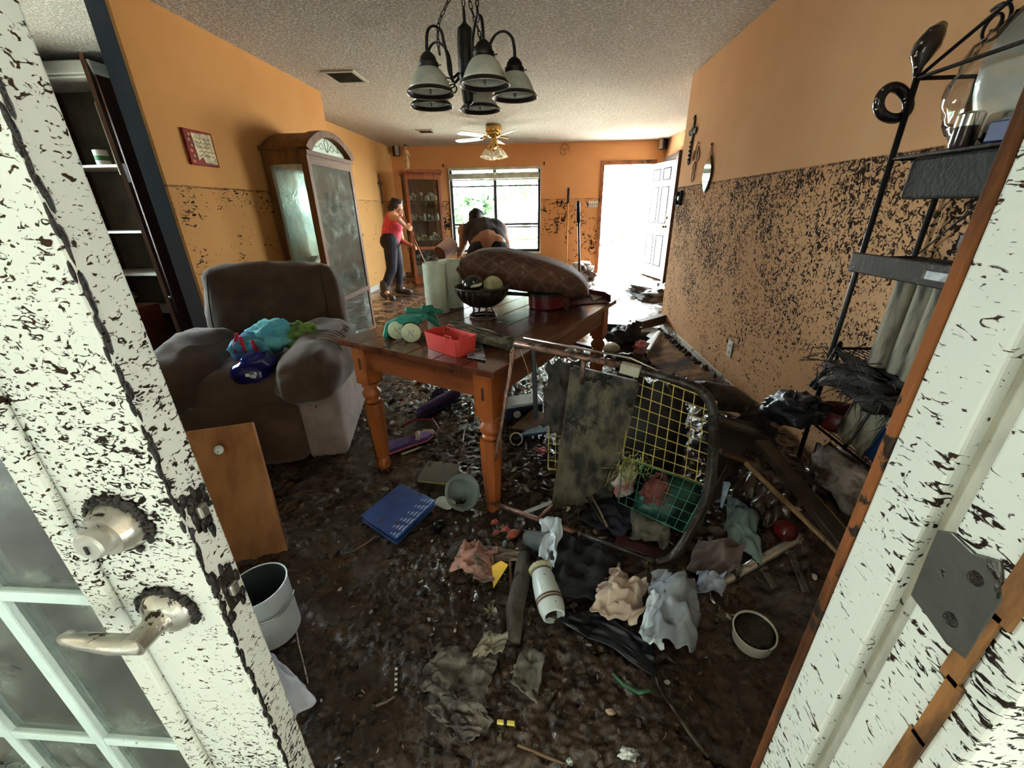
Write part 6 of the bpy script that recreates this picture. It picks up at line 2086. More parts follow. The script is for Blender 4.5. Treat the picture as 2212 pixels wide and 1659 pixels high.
# behind the frame: cooler, bottles, can, pink flower, cartons
p = PM(1128, 898)
co = thing('navy_cooler', 'navy blue box with a pale lid and round white cap under the table edge', 'cool box', (p.x, p.y + 0.05, p.z - 0.01), 0.35)
NV = M('navy_plastic', S(30, 34, 62), 0.35, var=0.2, mud=0.2)
G().bx(-0.14, 0.12, -0.07, 0.07, 0, 0.085).build('body', NV, co, bevel=0.012)
G().bx(-0.145, 0.125, -0.072, 0.075, 0.085, 0.105).build('lid', M('cooler_lid', S(186, 196, 206), 0.3, var=0.1, mud=0.15), co, bevel=0.008)
G().lathe([(0, 0), (0.024, 0), (0.024, 0.010), (0.02, 0.014), (0, 0.014)], 18, (-0.06, -0.07, 0.04), Matrix.Rotation(PI / 2, 3, 'X')).build('cap', M('cap_white', S(214, 208, 196), 0.4, mud=0.12, ms=60), co, smooth=True, auto=40)
for i, (px, py, h, r, lab) in enumerate(((1108, 862, 0.10, 0.028, 'white squat bottle standing on the navy cool box'), (1140, 832, 0.06, 0.03, 'white rounded bottle lying behind the navy cool box'))):
    p = PM(px, py)
    q_ = Vector((p.x, p.y + 0.12, 0.125))
    one('white_bottle', G().lathe([(0, 0), (r, 0), (r, h * 0.6), (r * 0.5, h * 0.8), (r * 0.45, h), (0, h)], 18, (0, 0, 0), Matrix.Rotation(0.0 if i == 0 else 1.3, 3, 'Y')), M('bottle_white', S(226, 228, 230), 0.3, mud=0.14), lab, 'bottle', 'white bottles', smooth=True, auto=40, loc=q_)
p = PM(1115, 962)
can = thing('open_can', 'open round can with a pale rim lying in the litter behind the metal frame', 'can', (p.x, p.y + 0.02, p.z + 0.03), 0.2)
Rc = Matrix.Rotation(math.radians(62), 3, 'X')
G().lathe([(0.034, -0.07), (0.036, 0.0), (0.031, 0.0), (0.029, -0.06), (0, -0.06)], 24, (0, 0, 0), Rc).build('shell', M('can_dark', S(70, 62, 54), 0.4, metal=0.3), can, smooth=True)
G().tube([Rc @ Vector((0.0345 * math.cos(t), 0.0345 * math.sin(t), 0.0)) for t in [2 * PI * k / 24 for k in range(24)]], 0.0042, 6, closed=True).build('rim', M('can_rim', S(206, 200, 190), 0.35), can, smooth=True)
one('flat_carton', G().slab([PM(1105, 935, 0.03), PM(1150, 942, 0.03), PM(1195, 915, 0.05), PM(1150, 902, 0.05)], 0.010, (0, 0, 1)), M('carton_tan', S(128, 106, 88), 0.8, mud=0.2), 'flat brown piece of carton behind the metal frame', 'carton')
one('blue_tray', G().slab([PM(1120, 952, 0.02), PM(1180, 945, 0.025), PM(1190, 918, 0.03), PM(1160, 922, 0.03)], 0.014, (0, 0, 1)), M('tray_blue', S(48, 78, 120), 0.4, mud=0.3), 'blue plastic tray under the flat brown carton', 'tray')
for i, (px, py, s) in enumerate(((1170, 985, 1.0), (1182, 905, 0.8))):
    p = PM(px, py)
    fl = thing('pink_flower', ('crumpled pink cloth flower in the litter behind the dark board', 'small red cloth flower on top of the yellow wire grid corner')[i], 'artificial flower', (p.x, p.y, p.z + (0.03 if i == 0 else 0.16)), group='cloth flowers')
    for k in range(6):
        a = 2 * PI * k / 6
        G().ell((0.016 * s * math.cos(a), 0.016 * s * math.sin(a), 0.006 * (k % 2)), (0.016 * s, 0.013 * s, 0.007), 10, 6, Matrix.Rotation(a, 3, 'Z'), jit=0.4, seed=k).build('petal', M('petal_pink', S(196, 84, 100), 0.6) if i == 0 else M('petal_red', S(186, 36, 52), 0.6), fl, smooth=True)

# ------------------------------------------------------------------ the overturned metal frame with wire grids
ft = thing('metal_chair_frame', 'overturned tubular metal frame, rusty pink on one side and black on the other', 'chair frame')
P00 = PY(1112, 742, 1.36)
P01 = PZ(1052, 1082, 0.085)
P02 = PZ(1418, 1214, 0.17)
P10 = PY(1538, 880, 1.13)
P11 = PY(1462, 822, 1.17)
P12 = PY(1352, 792, 1.24)
P13 = PY(1540, 985, 1.12)
G().tube([P00, P00.lerp(P01, 0.5) + Vector((0.004, 0, 0)), P01], 0.0075, 10).build('side_tube', RUST, ft, smooth=True)
G().tube([P01, P01.lerp(P02, 0.33), P01.lerp(P02, 0.62)], 0.0095, 10).build('bottom_tube', RUST, ft, smooth=True)
G().tube([P00, P00.lerp(P12, 0.5), P12], 0.010, 10).build('top_tube', RUST, ft, smooth=True)
G().tube([P00 + Vector((0.03, 0.03, 0.012)), P12 + Vector((0.02, 0.03, 0.018)), PY(1430, 805, 1.20)], 0.004, 8).build('thin_rod', M('bright_rod', S(216, 200, 190), 0.2, metal=0.8), ft, smooth=True)
cur_ = [P12, P11, PY(1505, 838, 1.15), PY(1530, 862, 1.13), PY(1541, 900, 1.12), P13, PY(1525, 1080, 1.10), PY(1490, 1150, P02.y + 0.03), PY(1462, 1192, P02.y + 0.01), PY(1445, 1208, P02.y), P02]
sm = []
for a in range(len(cur_) - 1):
    q0, q1, q2, q3 = cur_[max(a - 1, 0)], cur_[a], cur_[a + 1], cur_[min(a + 2, len(cur_) - 1)]
    for t in (0, 0.34, 0.67):
        sm.append(0.5 * ((2 * q1) + (q2 - q0) * t + (2 * q0 - 5 * q1 + 4 * q2 - q3) * t * t + (3 * q1 - q0 - 3 * q2 + q3) * t ** 3))
sm.append(cur_[-1])
G().tube(sm, [0.012 + 0.004 * math.sin(PI * i / (len(sm) - 1)) for i in range(len(sm))], 12).build('curved_tube', DTUBE, ft, smooth=True)
G().tube([P02, P01.lerp(P02, 0.80) + Vector((0, 0, 0.004)), P01.lerp(P02, 0.62)], 0.0085, 10).build('bottom_tube', DTUBE, ft, smooth=True)
G().tube([PY(1192, 1090, 1.31), P01.lerp(P02, 0.36)], 0.007, 8).build('strut', RUST, ft, smooth=True)
G().tube([PY(1262, 770, 1.30), PY(1256, 830, 1.30)], 0.008, 8).build('strut', RUST, ft, smooth=True)
G().box(tuple(PY(1362, 798, 1.225)), (0.062, 0.03, 0.034), Matrix.Rotation(-0.42, 3, 'Z') @ Matrix.Rotation(0.12, 3, 'Y')).build('bracket', M('bracket_white', S(176, 172, 152), 0.5, mud=0.25, ms=50), ft, bevel=0.003)
for a, b in (((1105, 760), (1118, 738)), ((1105, 762), (1104, 800))):
    G().tube([PY(a[0] - 3, a[1], 1.35), PY(b[0], b[1], 1.36)], 0.0022, 6).build('wire_hook', M('hook_tan', S(176, 142, 108), 0.5), ft)
# mud clods stuck along the top bar
g = G()
for k in range(46):
    t = k / 45
    p = P00.lerp(P12, min(1, t * 1.5)) if t < 0.66 else P12.lerp(P11, (t - 0.66) / 0.34)
    g.ell(tuple(p + Vector((rnd.uniform(-0.01, 0.01), 0.005, rnd.uniform(-0.01, 0.006)))), (rnd.uniform(0.008, 0.02), 0.012, rnd.uniform(0.006, 0.013)), 8, 6, jit=0.7, seed=k)
tag(g.build('mud_clods', MUDDY, ft, smooth=True), kind='stuff')


def grid_panel(name, label, q, nu, nv, r, mat, miss=()):
    t = thing(name, label, 'wire grid')
    q = [Vector(p) for p in q]

    def at(a, b):
        return q[0] * (1 - a) * (1 - b) + q[1] * a * (1 - b) + q[2] * a * b + q[3] * (1 - a) * b
    for i in range(nu + 1):
        a = i / nu
        G().tube([at(a, 0), at(a, 0.5), at(a, 1)], r * (1.5 if i in (0, nu) else 1), 6).build('wire', mat, t)
    for j in range(nv + 1):
        b = j / nv
        G().tube([at(0, b), at(0.5, b), at(1, b)], r * (1.5 if j in (0, nv) else 1), 6).build('wire', mat, t)
    return t


YWIRE = M('yellow_wire', S(206, 184, 100), 0.45, var=0.12, vs=30, mud=0.2, ms=40)
GWIRE = M('green_wire', S(70, 130, 104), 0.45, var=0.15, vs=30, mud=0.15, ms=40)
yq = [PY(1345, 985, 1.36), PY(1528, 1048, 1.20), PY(1548, 868, 1.22), PY(1372, 800, 1.36)]
grid_panel('yellow_wire_grid', 'yellow coated wire grid standing inside the overturned frame', yq, 8, 8, 0.0017, YWIRE)
yq2 = [PY(1184, 1012, 1.52), PY(1215, 1016, 1.50), PY(1216, 905, 1.50), PY(1186, 898, 1.52)]
grid_panel('narrow_wire_grid', 'narrow piece of yellow wire grid left of the dark board', yq2, 2, 6, 0.0018, YWIRE)
gq_ = [PY(1336, 1085, 1.34), PY(1475, 1150, 1.14), PY(1528, 1052, 1.19), PY(1346, 988, 1.35)]
grid_panel('green_wire_grid', 'green coated wire grid below the yellow one inside the overturned frame', gq_, 8, 5, 0.0015, GWIRE)
# things seen through the grids
one('dark_sack', G().ell((0, 0, 0), (0.22, 0.13, 0.30), 30, 20, jit=0.35, seed=12), M('sack_dark', S(34, 32, 36), 0.5, var=0.3, vs=8, bump=0.4, bs=30), 'bulky dark sack standing behind the yellow wire grid', 'sack', smooth=True, loc=(0.40, 1.56, 0.36))
one('green_bag', G().ell((0, 0, 0), (0.13, 0.07, 0.12), 24, 16, jit=0.4, seed=14), M('bag_green', S(26, 66, 56), 0.4, var=0.3, vs=8), 'dark green bag behind the green wire grid', 'bag', smooth=True, loc=PY(1445, 1090, 1.30).to_tuple())
one('red_white_wrapper', G().ell((0, 0, 0), (0.045, 0.03, 0.075), 20, 14, jit=0.6, seed=15), M('wrap_redwhite', S(216, 206, 200), 0.4, col2=S(170, 50, 56), vs=16), 'red and white wrapper wedged by the green wire grid', 'wrapper', smooth=True, loc=PY(1348, 1040, 1.40).to_tuple())
one('red_net_bag', G().ell((0, 0, 0), (0.055, 0.03, 0.085), 20, 14, jit=0.6, seed=16), M('net_red', S(130, 70, 62), 0.6, col2=S(90, 40, 40), vs=30, bump=0.8, bs=80), 'reddish net bag behind the green wire grid', 'bag', smooth=True, loc=PY(1418, 1065, 1.28).to_tuple())
# grass strands caught in the wire
g = G()
for k in range(110):
    p = PY(1365 + rnd.gauss(0, 22), 1000 + rnd.gauss(0, 14), 1.33)
    d = Vector((rnd.gauss(0, 0.03), rnd.gauss(0, 0.012), rnd.uniform(-0.09, 0.03)))
    g.tube([p, p + d * 0.5 + Vector((rnd.gauss(0, 0.006), 0, 0)), p + d], [0.0012, 0.001, 0.0006], 4)
tag(g.build('caught_grass', M('dry_grass', S(178, 176, 110), 0.8, var=0.3, vs=30)), 'dry grass strands tangled in the green wire grid', 'grass', kind='stuff')
# dark soaked board in the middle of the frame
sb = thing('soaked_board', 'dark mud-smeared board standing in the overturned frame', 'board')
SBM = M('board_soaked', S(108, 98, 78), 0.5, col2=S(42, 39, 35), vs=22, stretch=(1, 1, 0.5), bump=1.0, bs=60, mud=0.35, ms=9, mudcol=S(48, 45, 42))
sq = [PM(1196, 1112, 0.05), PM(1315, 1096, 0.06), PY(1375, 828, 1.34), PY(1238, 795, 1.38)]
g = G()
sn = (sq[1] - sq[0]).cross(sq[3] - sq[0]).normalized()
for sgn, off in ((1, 0.010), (-1, -0.010)):
    def fn(a, b, off=off, sgn=sgn):
        p = sq[0] * (1 - a) * (1 - b) + sq[1] * a * (1 - b) + sq[2] * a * b + sq[3] * (1 - a) * b
        w = 0.006 * float(fbm(a * 4, b * 7, 2.0 + sgn, 4)) + 0.006 * max(0, 0.4 - b) * math.sin(12 * math.hypot(a - 0.9, b - 0.05) * 3)
        return p + sn * (off + w)
    g.grid(20, 40, fn)
n_ = 21
g.build('panel', SBM, sb, smooth=True)
e = G()
for a, b in ((0, 1), (1, 2), (2, 3), (3, 0)):
    e.beam(sq[a], sq[b], 0.020, 0.012, tuple(sn))
e.build('edge_band', SBM, sb)
# muddy rag hanging behind it
cloth('muddy_rag', 'mud-soaked rag hanging from the top bar of the overturned frame', 'rag', [PY(1165, 930, 1.46), PY(1235, 960, 1.44), PY(1290, 800, 1.42), PY(1185, 775, 1.44)], M('rag_mud', S(70, 62, 54), 0.5, col2=S(36, 32, 30), vs=7, bump=0.5, bs=40), 0.035, 26, seed=8, ragged=0.08)
plank('dark_post', 'dark upright strip of wood behind the overturned frame', 'post', PY(1158, 900, 1.62), PY(1152, 752, 1.62), 0.05, 0.02, M('post_dark', S(32, 36, 42), 0.4, mud=0.3))
one('bent_wire', G().tube([PY(1122, 748, 1.44), PY(1140, 800, 1.44), PY(1146, 835, 1.44)], 0.002, 5), M('wire_pale', S(180, 150, 126), 0.4), 'thin pale wire hanging beside the table corner', 'wire')
one('green_rod', G().tube([PY(1153, 765, 1.60), PY(1170, 830, 1.60)], 0.003, 5), M('rod_green', S(120, 140, 132), 0.4), 'thin grey green rod in front of the dark upright strip', 'rod')
# ------------------------------------------------------------------ pile in front of and around the frame
one('white_batten', G().beam(PM(1132, 1120, 0.03), PM(1192, 1100, 0.04), 0.02, 0.006), M('slat_white', S(222, 236, 236), 0.35, var=0.04), 'short white batten lying under the overturned frame', 'batten', bevel=0.002)
cloth('black_garment', 'black garment heaped in front of the overturned frame', 'garment', [PM(1180, 1300, 0.03), PM(1335, 1322, 0.02), PM(1345, 1205, 0.03), PM(1205, 1168, 0.04)], BLACKC, 0.035, 34, hump=0.03, seed=11, f=11, th=0.006)
cloth('navy_cloth', 'dark navy cloth bunched between the frame tubes', 'cloth', [PM(1250, 1140, 0.03), PM(1345, 1175, 0.02), PM(1400, 1125, 0.04), PM(1300, 1090, 0.05)], M('cloth_navy', S(30, 28, 44), 0.7, var=0.3, vs=8, mud=0.2), 0.03, 26, hump=0.015, seed=13)
cloth('grey_crumple', 'grey-brown crumpled cloth behind the curved tube', 'cloth', [PM(1360, 1180, 0.02), PM(1445, 1195, 0.02), PM(1450, 1120, 0.04), PM(1365, 1100, 0.05)], GREYC, 0.035, 26, hump=0.03, seed=14)
one('torn_foam', G().ell((0, 0, 0), (0.05, 0.025, 0.03), 18, 12, jit=0.7, seed=17), M('foam_cream', S(200, 182, 138), 0.8, var=0.2, vs=20), 'torn piece of cream foam beside the green wire grid', 'foam', smooth=True, loc=PM(1388, 1118, 0.03).to_tuple(), rz=-0.7)
for i, (a, b, lab) in enumerate((((1275, 1108), (1310, 1160), 'thin pale stick crossing the navy cloth'), ((1250, 1090), (1300, 1150), 'dark broken stick beside the thin pale stick'))):
    one('broken_stick', G().tube([PM(*a, 0.09), PM((a[0] + b[0]) / 2, (a[1] + b[1]) / 2, 0.075), PM(*b, 0.05)], 0.005 - 0.001 * i, 6), M('stick_a', S(150, 128, 106), 0.6, mud=0.3) if i == 0 else DARKW, lab, 'stick', 'broken sticks', smooth=True)
plank('maroon_board', 'dark maroon strip of board beside the lower frame tube', 'board', PM(1330, 1178, 0.03), PM(1450, 1215, 0.02), 0.06, 0.015, M('board_maroon', S(78, 40, 40), 0.4, var=0.3, mud=0.3))
# grey plastic cup and brown jar lumps left of the garment
p = PM(1160, 1185)
pc = thing('plastic_cup', 'translucent grey plastic cup lying in front of the overturned frame', 'cup', (p.x, p.y, p.z + 0.04), 0.4)
Rc = Matrix.Rotation(math.radians(70), 3, 'X') @ Matrix.Rotation(0.5, 3, 'Y')
G().lathe([(0.030, -0.05), (0.043, 0.05), (0.046, 0.052), (0.041, 0.05), (0.028, -0.045), (0, -0.045)], 24, (0, 0, 0), Rc).build('shell', M('cup_grey', S(150, 158, 156), 0.12, trans=0.5, mud=0.25, ms=14), pc, smooth=True)
G().tube([Rc @ Vector((0.044 * math.cos(t), 0.044 * math.sin(t), 0.051)) for t in [2 * PI * k / 24 for k in range(24)]], 0.003, 6, closed=True).build('rim', 'cup_grey', pc, smooth=True)
cloth('clear_wrap', 'clear plastic wrap folded over the black garment', 'plastic wrap', [PM(1165, 1235, 0.05), PM(1200, 1260, 0.06), PM(1215, 1165, 0.10), PM(1170, 1160, 0.09)], MILKP, 0.03, 20, seed=18, th=0.002)
for k, (px, py, s) in enumerate(((1068, 1135, 0.016), (1072, 1158, 0.018), (1092, 1150, 0.022), (1108, 1162, 0.030))):
    one('terracotta_shard', G().ell((0, 0, 0), (s * 1.2, s * 0.9, s * 0.5), 5, 3, jit=0.9, seed=40 + k), M('terracotta', S(176, 88, 70), 0.6, var=0.2, mud=0.15), ('smallest terracotta shard, uppermost of the four', 'pointed terracotta shard, nearest the dark ring of mud', 'middle terracotta shard of the row', 'largest terracotta shard, beside the grey plastic cup')[k], 'shard', 'terracotta shards', loc=PM(px, py, 0.02).to_tuple(), rz=0.5 * k)
lump('muddy_shoe', 'mud-covered rounded shoe toe left of the pink rag', 'shoe', 1000, 1198, (0.06, 0.04, 0.035), MUDDY, 0.35, 22, rz=0.5)
lump('mud_ball', 'round black lump of mud right of the blue folder', 'mud', 948, 1140, (0.025, 0.025, 0.022), M('mud_black', S(24, 20, 18), 0.25, var=0.2), 0.25, 23)
cloth('pink_rag', 'muddy pink and beige rag crumpled left of the yellow piece', 'rag', [PM(975, 1232, 0.02), PM(1062, 1282, 0.015), PM(1072, 1205, 0.035), PM(1010, 1190, 0.035)], PINKR, 0.04, 34, hump=0.025, seed=21, f=13, ragged=0.05)
cloth('brown_rag', 'long beige rag strip behind the yellow piece', 'rag', [PM(1040, 1222, 0.025), PM(1120, 1228, 0.025), PM(1125, 1205, 0.03), PM(1040, 1196, 0.03)], M('rag_beige', S(150, 132, 112), 0.8, var=0.2, mud=0.25), 0.02, 20, seed=24)
yt = PM(1082, 1262)
one('yellow_scraper', G().prism([(-0.028, -0.045), (0.03, 0.03), (0.004, 0.045), (-0.03, 0.03)], 0, 0.006), M('yellow_plastic', S(232, 182, 40), 0.35, var=0.05, mud=0.06, ms=60), 'bright yellow triangular plastic piece sticking up in the mud', 'plastic piece', loc=(yt.x, yt.y, yt.z + 0.05), bevel=0.002).rotation_euler = (math.radians(55), 0, 0.15)
one('thin_post', G().tube([PM(1104, 1300, 0.0), PM(1104, 1262, 0.02), PM(1102, 1236, 0.05)], 0.0045, 6), M('post_tan', S(140, 108, 80), 0.7), 'thin tan stick standing between the yellow piece and the muddy log', 'stick')
lp = [PM(1112, 1395, 0.015), PM(1112, 1330, 0.03), PM(1128, 1262, 0.035), PM(1132, 1212, 0.03)]
g = G()
g.tube([lp[0].lerp(lp[1], t) for t in (0, 0.5)] + [lp[1].lerp(lp[2], t) for t in (0, 0.5)] + [lp[2].lerp(lp[3], t) for t in (0, 0.5, 1)], [0.018, 0.026, 0.029, 0.030, 0.030, 0.029, 0.022], 14)
one('muddy_log', g, M('log_mud', S(92, 82, 68), 0.65, col2=S(56, 48, 40), vs=10, bump=0.8, bs=40), 'long mud-coated log lying towards the entrance', 'log', smooth=True)
# white ceramic jug with brown bands under knitted sleeve
ja, jb = PM(1168, 1252, 0.045), PM(1196, 1348, 0.035)
jd = (jb - ja)
Rj = jd.normalized().to_track_quat('Z', 'Y').to_matrix()
jg = thing('ceramic_vase', 'white ceramic vase with brown bands lying half under the black garment', 'vase', tuple(ja))
ln = jd.length
G().lathe([(0.0, -0.01), (0.03, -0.01), (0.034, 0.0), (0.042, ln * 0.3), (0.045, ln * 0.6), (0.043, ln * 0.85), (0.036, ln), (0.030, ln), (0.036, ln * 0.8), (0, ln * 0.6)], 26, (0, 0, 0), Rj).build('shell', M('ceramic_white', S(228, 236, 234), 0.3, var=0.04, mud=0.12, ms=40), jg, smooth=True, auto=50)
for z, r in ((ln * 0.05, 0.0372), (ln * 0.66, 0.0458), (ln * 0.72, 0.0456)):
    G().lathe([(r, z), (r + 0.0006, z + 0.003), (r, z + 0.006)], 26, (0, 0, 0), Rj, cap=False).build('brown_band', M('band_brown', S(120, 78, 56), 0.5), jg, smooth=True)
G().tube([Rj @ Vector((0.036 * math.cos(t), 0.036 * math.sin(t), -0.004 + 0.002 * math.sin(t * 16))) for t in [2 * PI * k / 48 for k in range(48)]], 0.008, 6, closed=True).build('knit_rim', M('knit_cream', S(206, 200, 160), 0.8, var=0.1, bump=0.5, bs=90), jg, smooth=True)
cloth('beige_rag', 'beige knotted rag in front of the black garment', 'rag', [PM(1272, 1345, 0.025), PM(1372, 1372, 0.02), PM(1398, 1285, 0.05), PM(1305, 1265, 0.05)], BEIGE, 0.045, 36, hump=0.045, seed=31, f=12)
one('rag_knot', G().tube([PM(1300, 1302, 0.06), PM(1290, 1310, 0.075), PM(1298, 1318, 0.07), PM(1312, 1306, 0.085), PM(1322, 1280, 0.08), PM(1332, 1255, 0.06), PM(1336, 1232, 0.05)], [0.006, 0.010, 0.011, 0.010, 0.008, 0.006, 0.004], 8), M('rag_tie', S(176, 152, 138), 0.8, var=0.15, mud=0.15), 'twisted tie of beige cloth standing up from the beige rag', 'cloth tie', smooth=True)
cloth('clear_bag', 'crumpled clear plastic bag with white scraps beside the beige rag', 'plastic bag', [PM(1385, 1395, 0.03), PM(1500, 1425, 0.02), PM(1495, 1300, 0.07), PM(1400, 1275, 0.07)], CLEARP, 0.05, 34, hump=0.08, seed=33, th=0.0015, f=11)
cloth('white_film_highlight', 'torn milky plastic film, whitened as highlights, in front of the clear bag', 'plastic film', [PM(1374, 1395, 0.035), PM(1428, 1422, 0.02), PM(1440, 1335, 0.085), PM(1398, 1322, 0.09)], MILKP, 0.03, 24, seed=35, th=0.0015, ragged=0.06)
cloth('white_film_highlight', 'second torn piece of milky film, whitened as highlights, on the open side of the clear bag', 'plastic film', [PM(1445, 1402, 0.03), PM(1488, 1392, 0.03), PM(1490, 1340, 0.08), PM(1445, 1332, 0.09)], MILKP, 0.028, 22, seed=37, th=0.0015, ragged=0.06)
cloth('dark_plastic', 'dark shiny plastic sheet half buried below the beige rag', 'plastic sheet', [PM(1200, 1345, 0.012), PM(1420, 1470, 0.008), PM(1410, 1390, 0.012), PM(1280, 1330, 0.02)], M('plastic_dark', S(36, 38, 44), 0.12, var=0.3, vs=6), 0.018, 28, seed=39, th=0.002)
# tin tub with muddy lid
p = PM(1625, 1395)
tt = thing('round_tub', 'small round white tub brim full of mud at the right of the entrance', 'tub', (p.x, p.y + 0.01, p.z + 0.012))
tt.rotation_euler = (math.radians(8), math.radians(-6), 0)
G().lathe([(0.0, 0.0), (0.05, 0.0), (0.054, 0.004), (0.057, 0.05), (0.060, 0.051), (0.060, 0.058), (0.056, 0.058), (0.055, 0.048)], 34, cap=False).build('tub', M('tub_white', S(196, 192, 182), 0.4, var=0.06, mud=0.2, ms=30), tt, smooth=True, auto=40)
G().lathe([(0.0555, 0.052), (0.03, 0.0535), (0, 0.053)], 30).build('mud_fill', M('mud_fill', S(52, 44, 36), 0.15, var=0.3, vs=30, bump=0.8, bs=70), tt, smooth=True)
# steel pipe
pa_, pb_ = PM(1556, 1272, 0.03), PZ(1728, 1160, 0.20)
pp = thing('steel_pipe', 'shiny steel pipe sticking up out of the mud at the right', 'pipe')
G().tube([pa_, pa_.lerp(pb_, 0.45), pb_], 0.0165, 18, cap=False).build('pipe', STEEL, pp, smooth=True)
G().tube([pb_, pb_ - (pb_ - pa_).normalized() * 0.01], 0.0155, 16).build('bore', M('bore_dark', S(36, 32, 28), 0.6), pp)
G().tube([pa_.lerp(pb_, 0.40), pa_.lerp(pb_, 0.42)], 0.0172, 16).build('seam', 'mud_crust', pp)
cloth('silver_wrap', 'crumpled silvery wrap at the buried end of the steel pipe', 'wrap', [PM(1500, 1285, 0.02), PM(1560, 1300, 0.02), PM(1560, 1262, 0.04), PM(1505, 1252, 0.04)], M('wrap_silver', S(150, 156, 172), 0.2, var=0.3, vs=10), 0.025, 20, seed=41, hump=0.02)
for i, (x0, y0, x1, y1) in enumerate(((1648, 1240, 1672, 1275), (1705, 1205, 1740, 1285))):
    one('buried_slat', G().beam(PM(x0, y0, 0.02), PM(x1, y1, 0.012), 0.022, 0.008), M('slat_mud', S(96, 88, 76), 0.5, mud=0.5), ('short muddy slat under the steel pipe', 'longer muddy slat under the raised end of the steel pipe')[i], 'slat', 'buried slats', bevel=0.002)
cloth('teal_cloth', 'grey teal cloth lying behind the steel pipe', 'cloth', [PM(1560, 1200, 0.03), PM(1645, 1240, 0.03), PM(1620, 1140, 0.06), PM(1562, 1105, 0.07)], M('cloth_teal', S(110, 128, 128), 0.6, var=0.2, vs=6, mud=0.3, ms=9), 0.035, 28, hump=0.03, seed=43)
cloth('taupe_cloth', 'taupe muddy cloth beside the grey teal cloth', 'cloth', [PM(1480, 1250, 0.02), PM(1590, 1265, 0.02), PM(1600, 1195, 0.04), PM(1500, 1190, 0.04)], M('cloth_taupe', S(104, 90, 86), 0.6, var=0.2, vs=6, mud=0.4, ms=9), 0.03, 28, hump=0.02, seed=45)
lump('red_ball', 'glossy dark red ball half hidden behind the steel pipe', 'ball', 1690, 1165, (0.04, 0.04, 0.04), M('gloss_red', S(96, 24, 26), 0.12, var=0.2), 0.08, 46, dz=0.02)
one('blue_white_spike', G().prism([(-0.012, 0.12), (0.012, 0.12), (0.002, 0), (-0.002, 0)], 0, 0.012, lambda u, v, w: (u, w, v)), M('spike_blue', S(176, 196, 226), 0.3, var=0.2, vs=20), 'pointed pale blue plastic spike beside the curved tube', 'plastic piece', loc=PM(1558, 1102, 0.01).to_tuple())
# boards along the right wall
bq = [PZ(1396, 772, 0.06), PZ(1496, 885, 0.10), PZ(1546, 822, 0.17), PZ(1424, 716, 0.12)]
sbd = thing('stained_board', 'brown water-stained board with a torn edge lying along the right wall', 'board')
G().slab(bq, 0.016, (0, 0, 1)).build('panel', BROWNB, sbd, bevel=0.002)
g = G()
for k in range(34):
    t = rnd.random()
    p = bq[3].lerp(bq[2], t)
    g.ell(tuple(p + Vector((0.0, 0.0, 0.016))), (rnd.uniform(0.01, 0.03), rnd.uniform(0.01, 0.04), rnd.uniform(0.006, 0.03)), 8, 5, jit=0.8, seed=k)
tag(g.build('torn_fibres', M('fibre_dark', S(66, 44, 28), 0.8, var=0.3, bump=0.6, bs=70), sbd, smooth=True), kind='stuff')
plank('short_beam', 'short dark wooden beam end poking out at the wall corner', 'beam', PZ(1378, 703, 0.10), PZ(1432, 688, 0.12), 0.09, 0.10, M('beam_end', S(92, 72, 60), 0.5, mud=0.35))
plank('white_moulding', 'thin white length of moulding beside the stained board', 'moulding', PZ(1400, 757, 0.14), PZ(1424, 716, 0.15), 0.03, 0.02, M('mould_white', S(222, 224, 226), 0.4, mud=0.12))
cloth('pale_panel', 'pale bluish panel lying flat behind the stained board', 'sheet', [PZ(1345, 730, 0.05), PZ(1402, 765, 0.06), PZ(1425, 712, 0.07), PZ(1380, 700, 0.06)], M('panel_pale', S(196, 212, 222), 0.25, var=0.06, mud=0.12, ms=20), 0.004, 12, seed=47)  # flat pale panel
# litter by the far table leg
lump('charcoal_heap', 'dark peaked heap of rags behind the far table leg', 'rags', 1350, 752, (0.17, 0.15, 0.14), M('rags_dark', S(44, 42, 48), 0.5, var=0.3, vs=8, bump=0.5, bs=30), 0.9, 51)
lump('white_dome', 'pale dome-shaped hat in the litter by the far table leg', 'hat', 1318, 765, (0.085, 0.085, 0.055), M('dome_pale', S(206, 210, 196), 0.4, mud=0.12), 0.2, 52, dz=0.03)
lump('red_rag', 'red and pink rag by the stained board', 'rag', 1384, 765, (0.07, 0.06, 0.06), M('rag_red', S(196, 90, 84), 0.6, col2=S(226, 180, 176), vs=10), 0.8, 53, dz=0.03)
lump('teal_scrap', 'tiny teal scrap at the foot of the far table leg', 'scrap', 1298, 747, (0.025, 0.02, 0.03), M('scrap_teal', S(70, 170, 150), 0.5), 0.4, 54)
lump('dark_bag', 'dark glossy bag in front of the peaked heap of rags', 'bag', 1360, 790, (0.13, 0.09, 0.07), M('bag_dark', S(32, 32, 38), 0.3, var=0.3, vs=8), 0.6, 55)
plank('dark_crate_edge', 'long dark crate edge lying behind the far table leg', 'crate', PM(1300, 716, 0.05), PM(1378, 722, 0.05), 0.05, 0.10, M('crate_dark', S(48, 46, 52), 0.5, mud=0.25))
plank('dark_rail', 'long dark rail lying under the table edge', 'rail', PM(1185, 733, 0.03), PM(1300, 762, 0.03), 0.05, 0.03, DARKW)
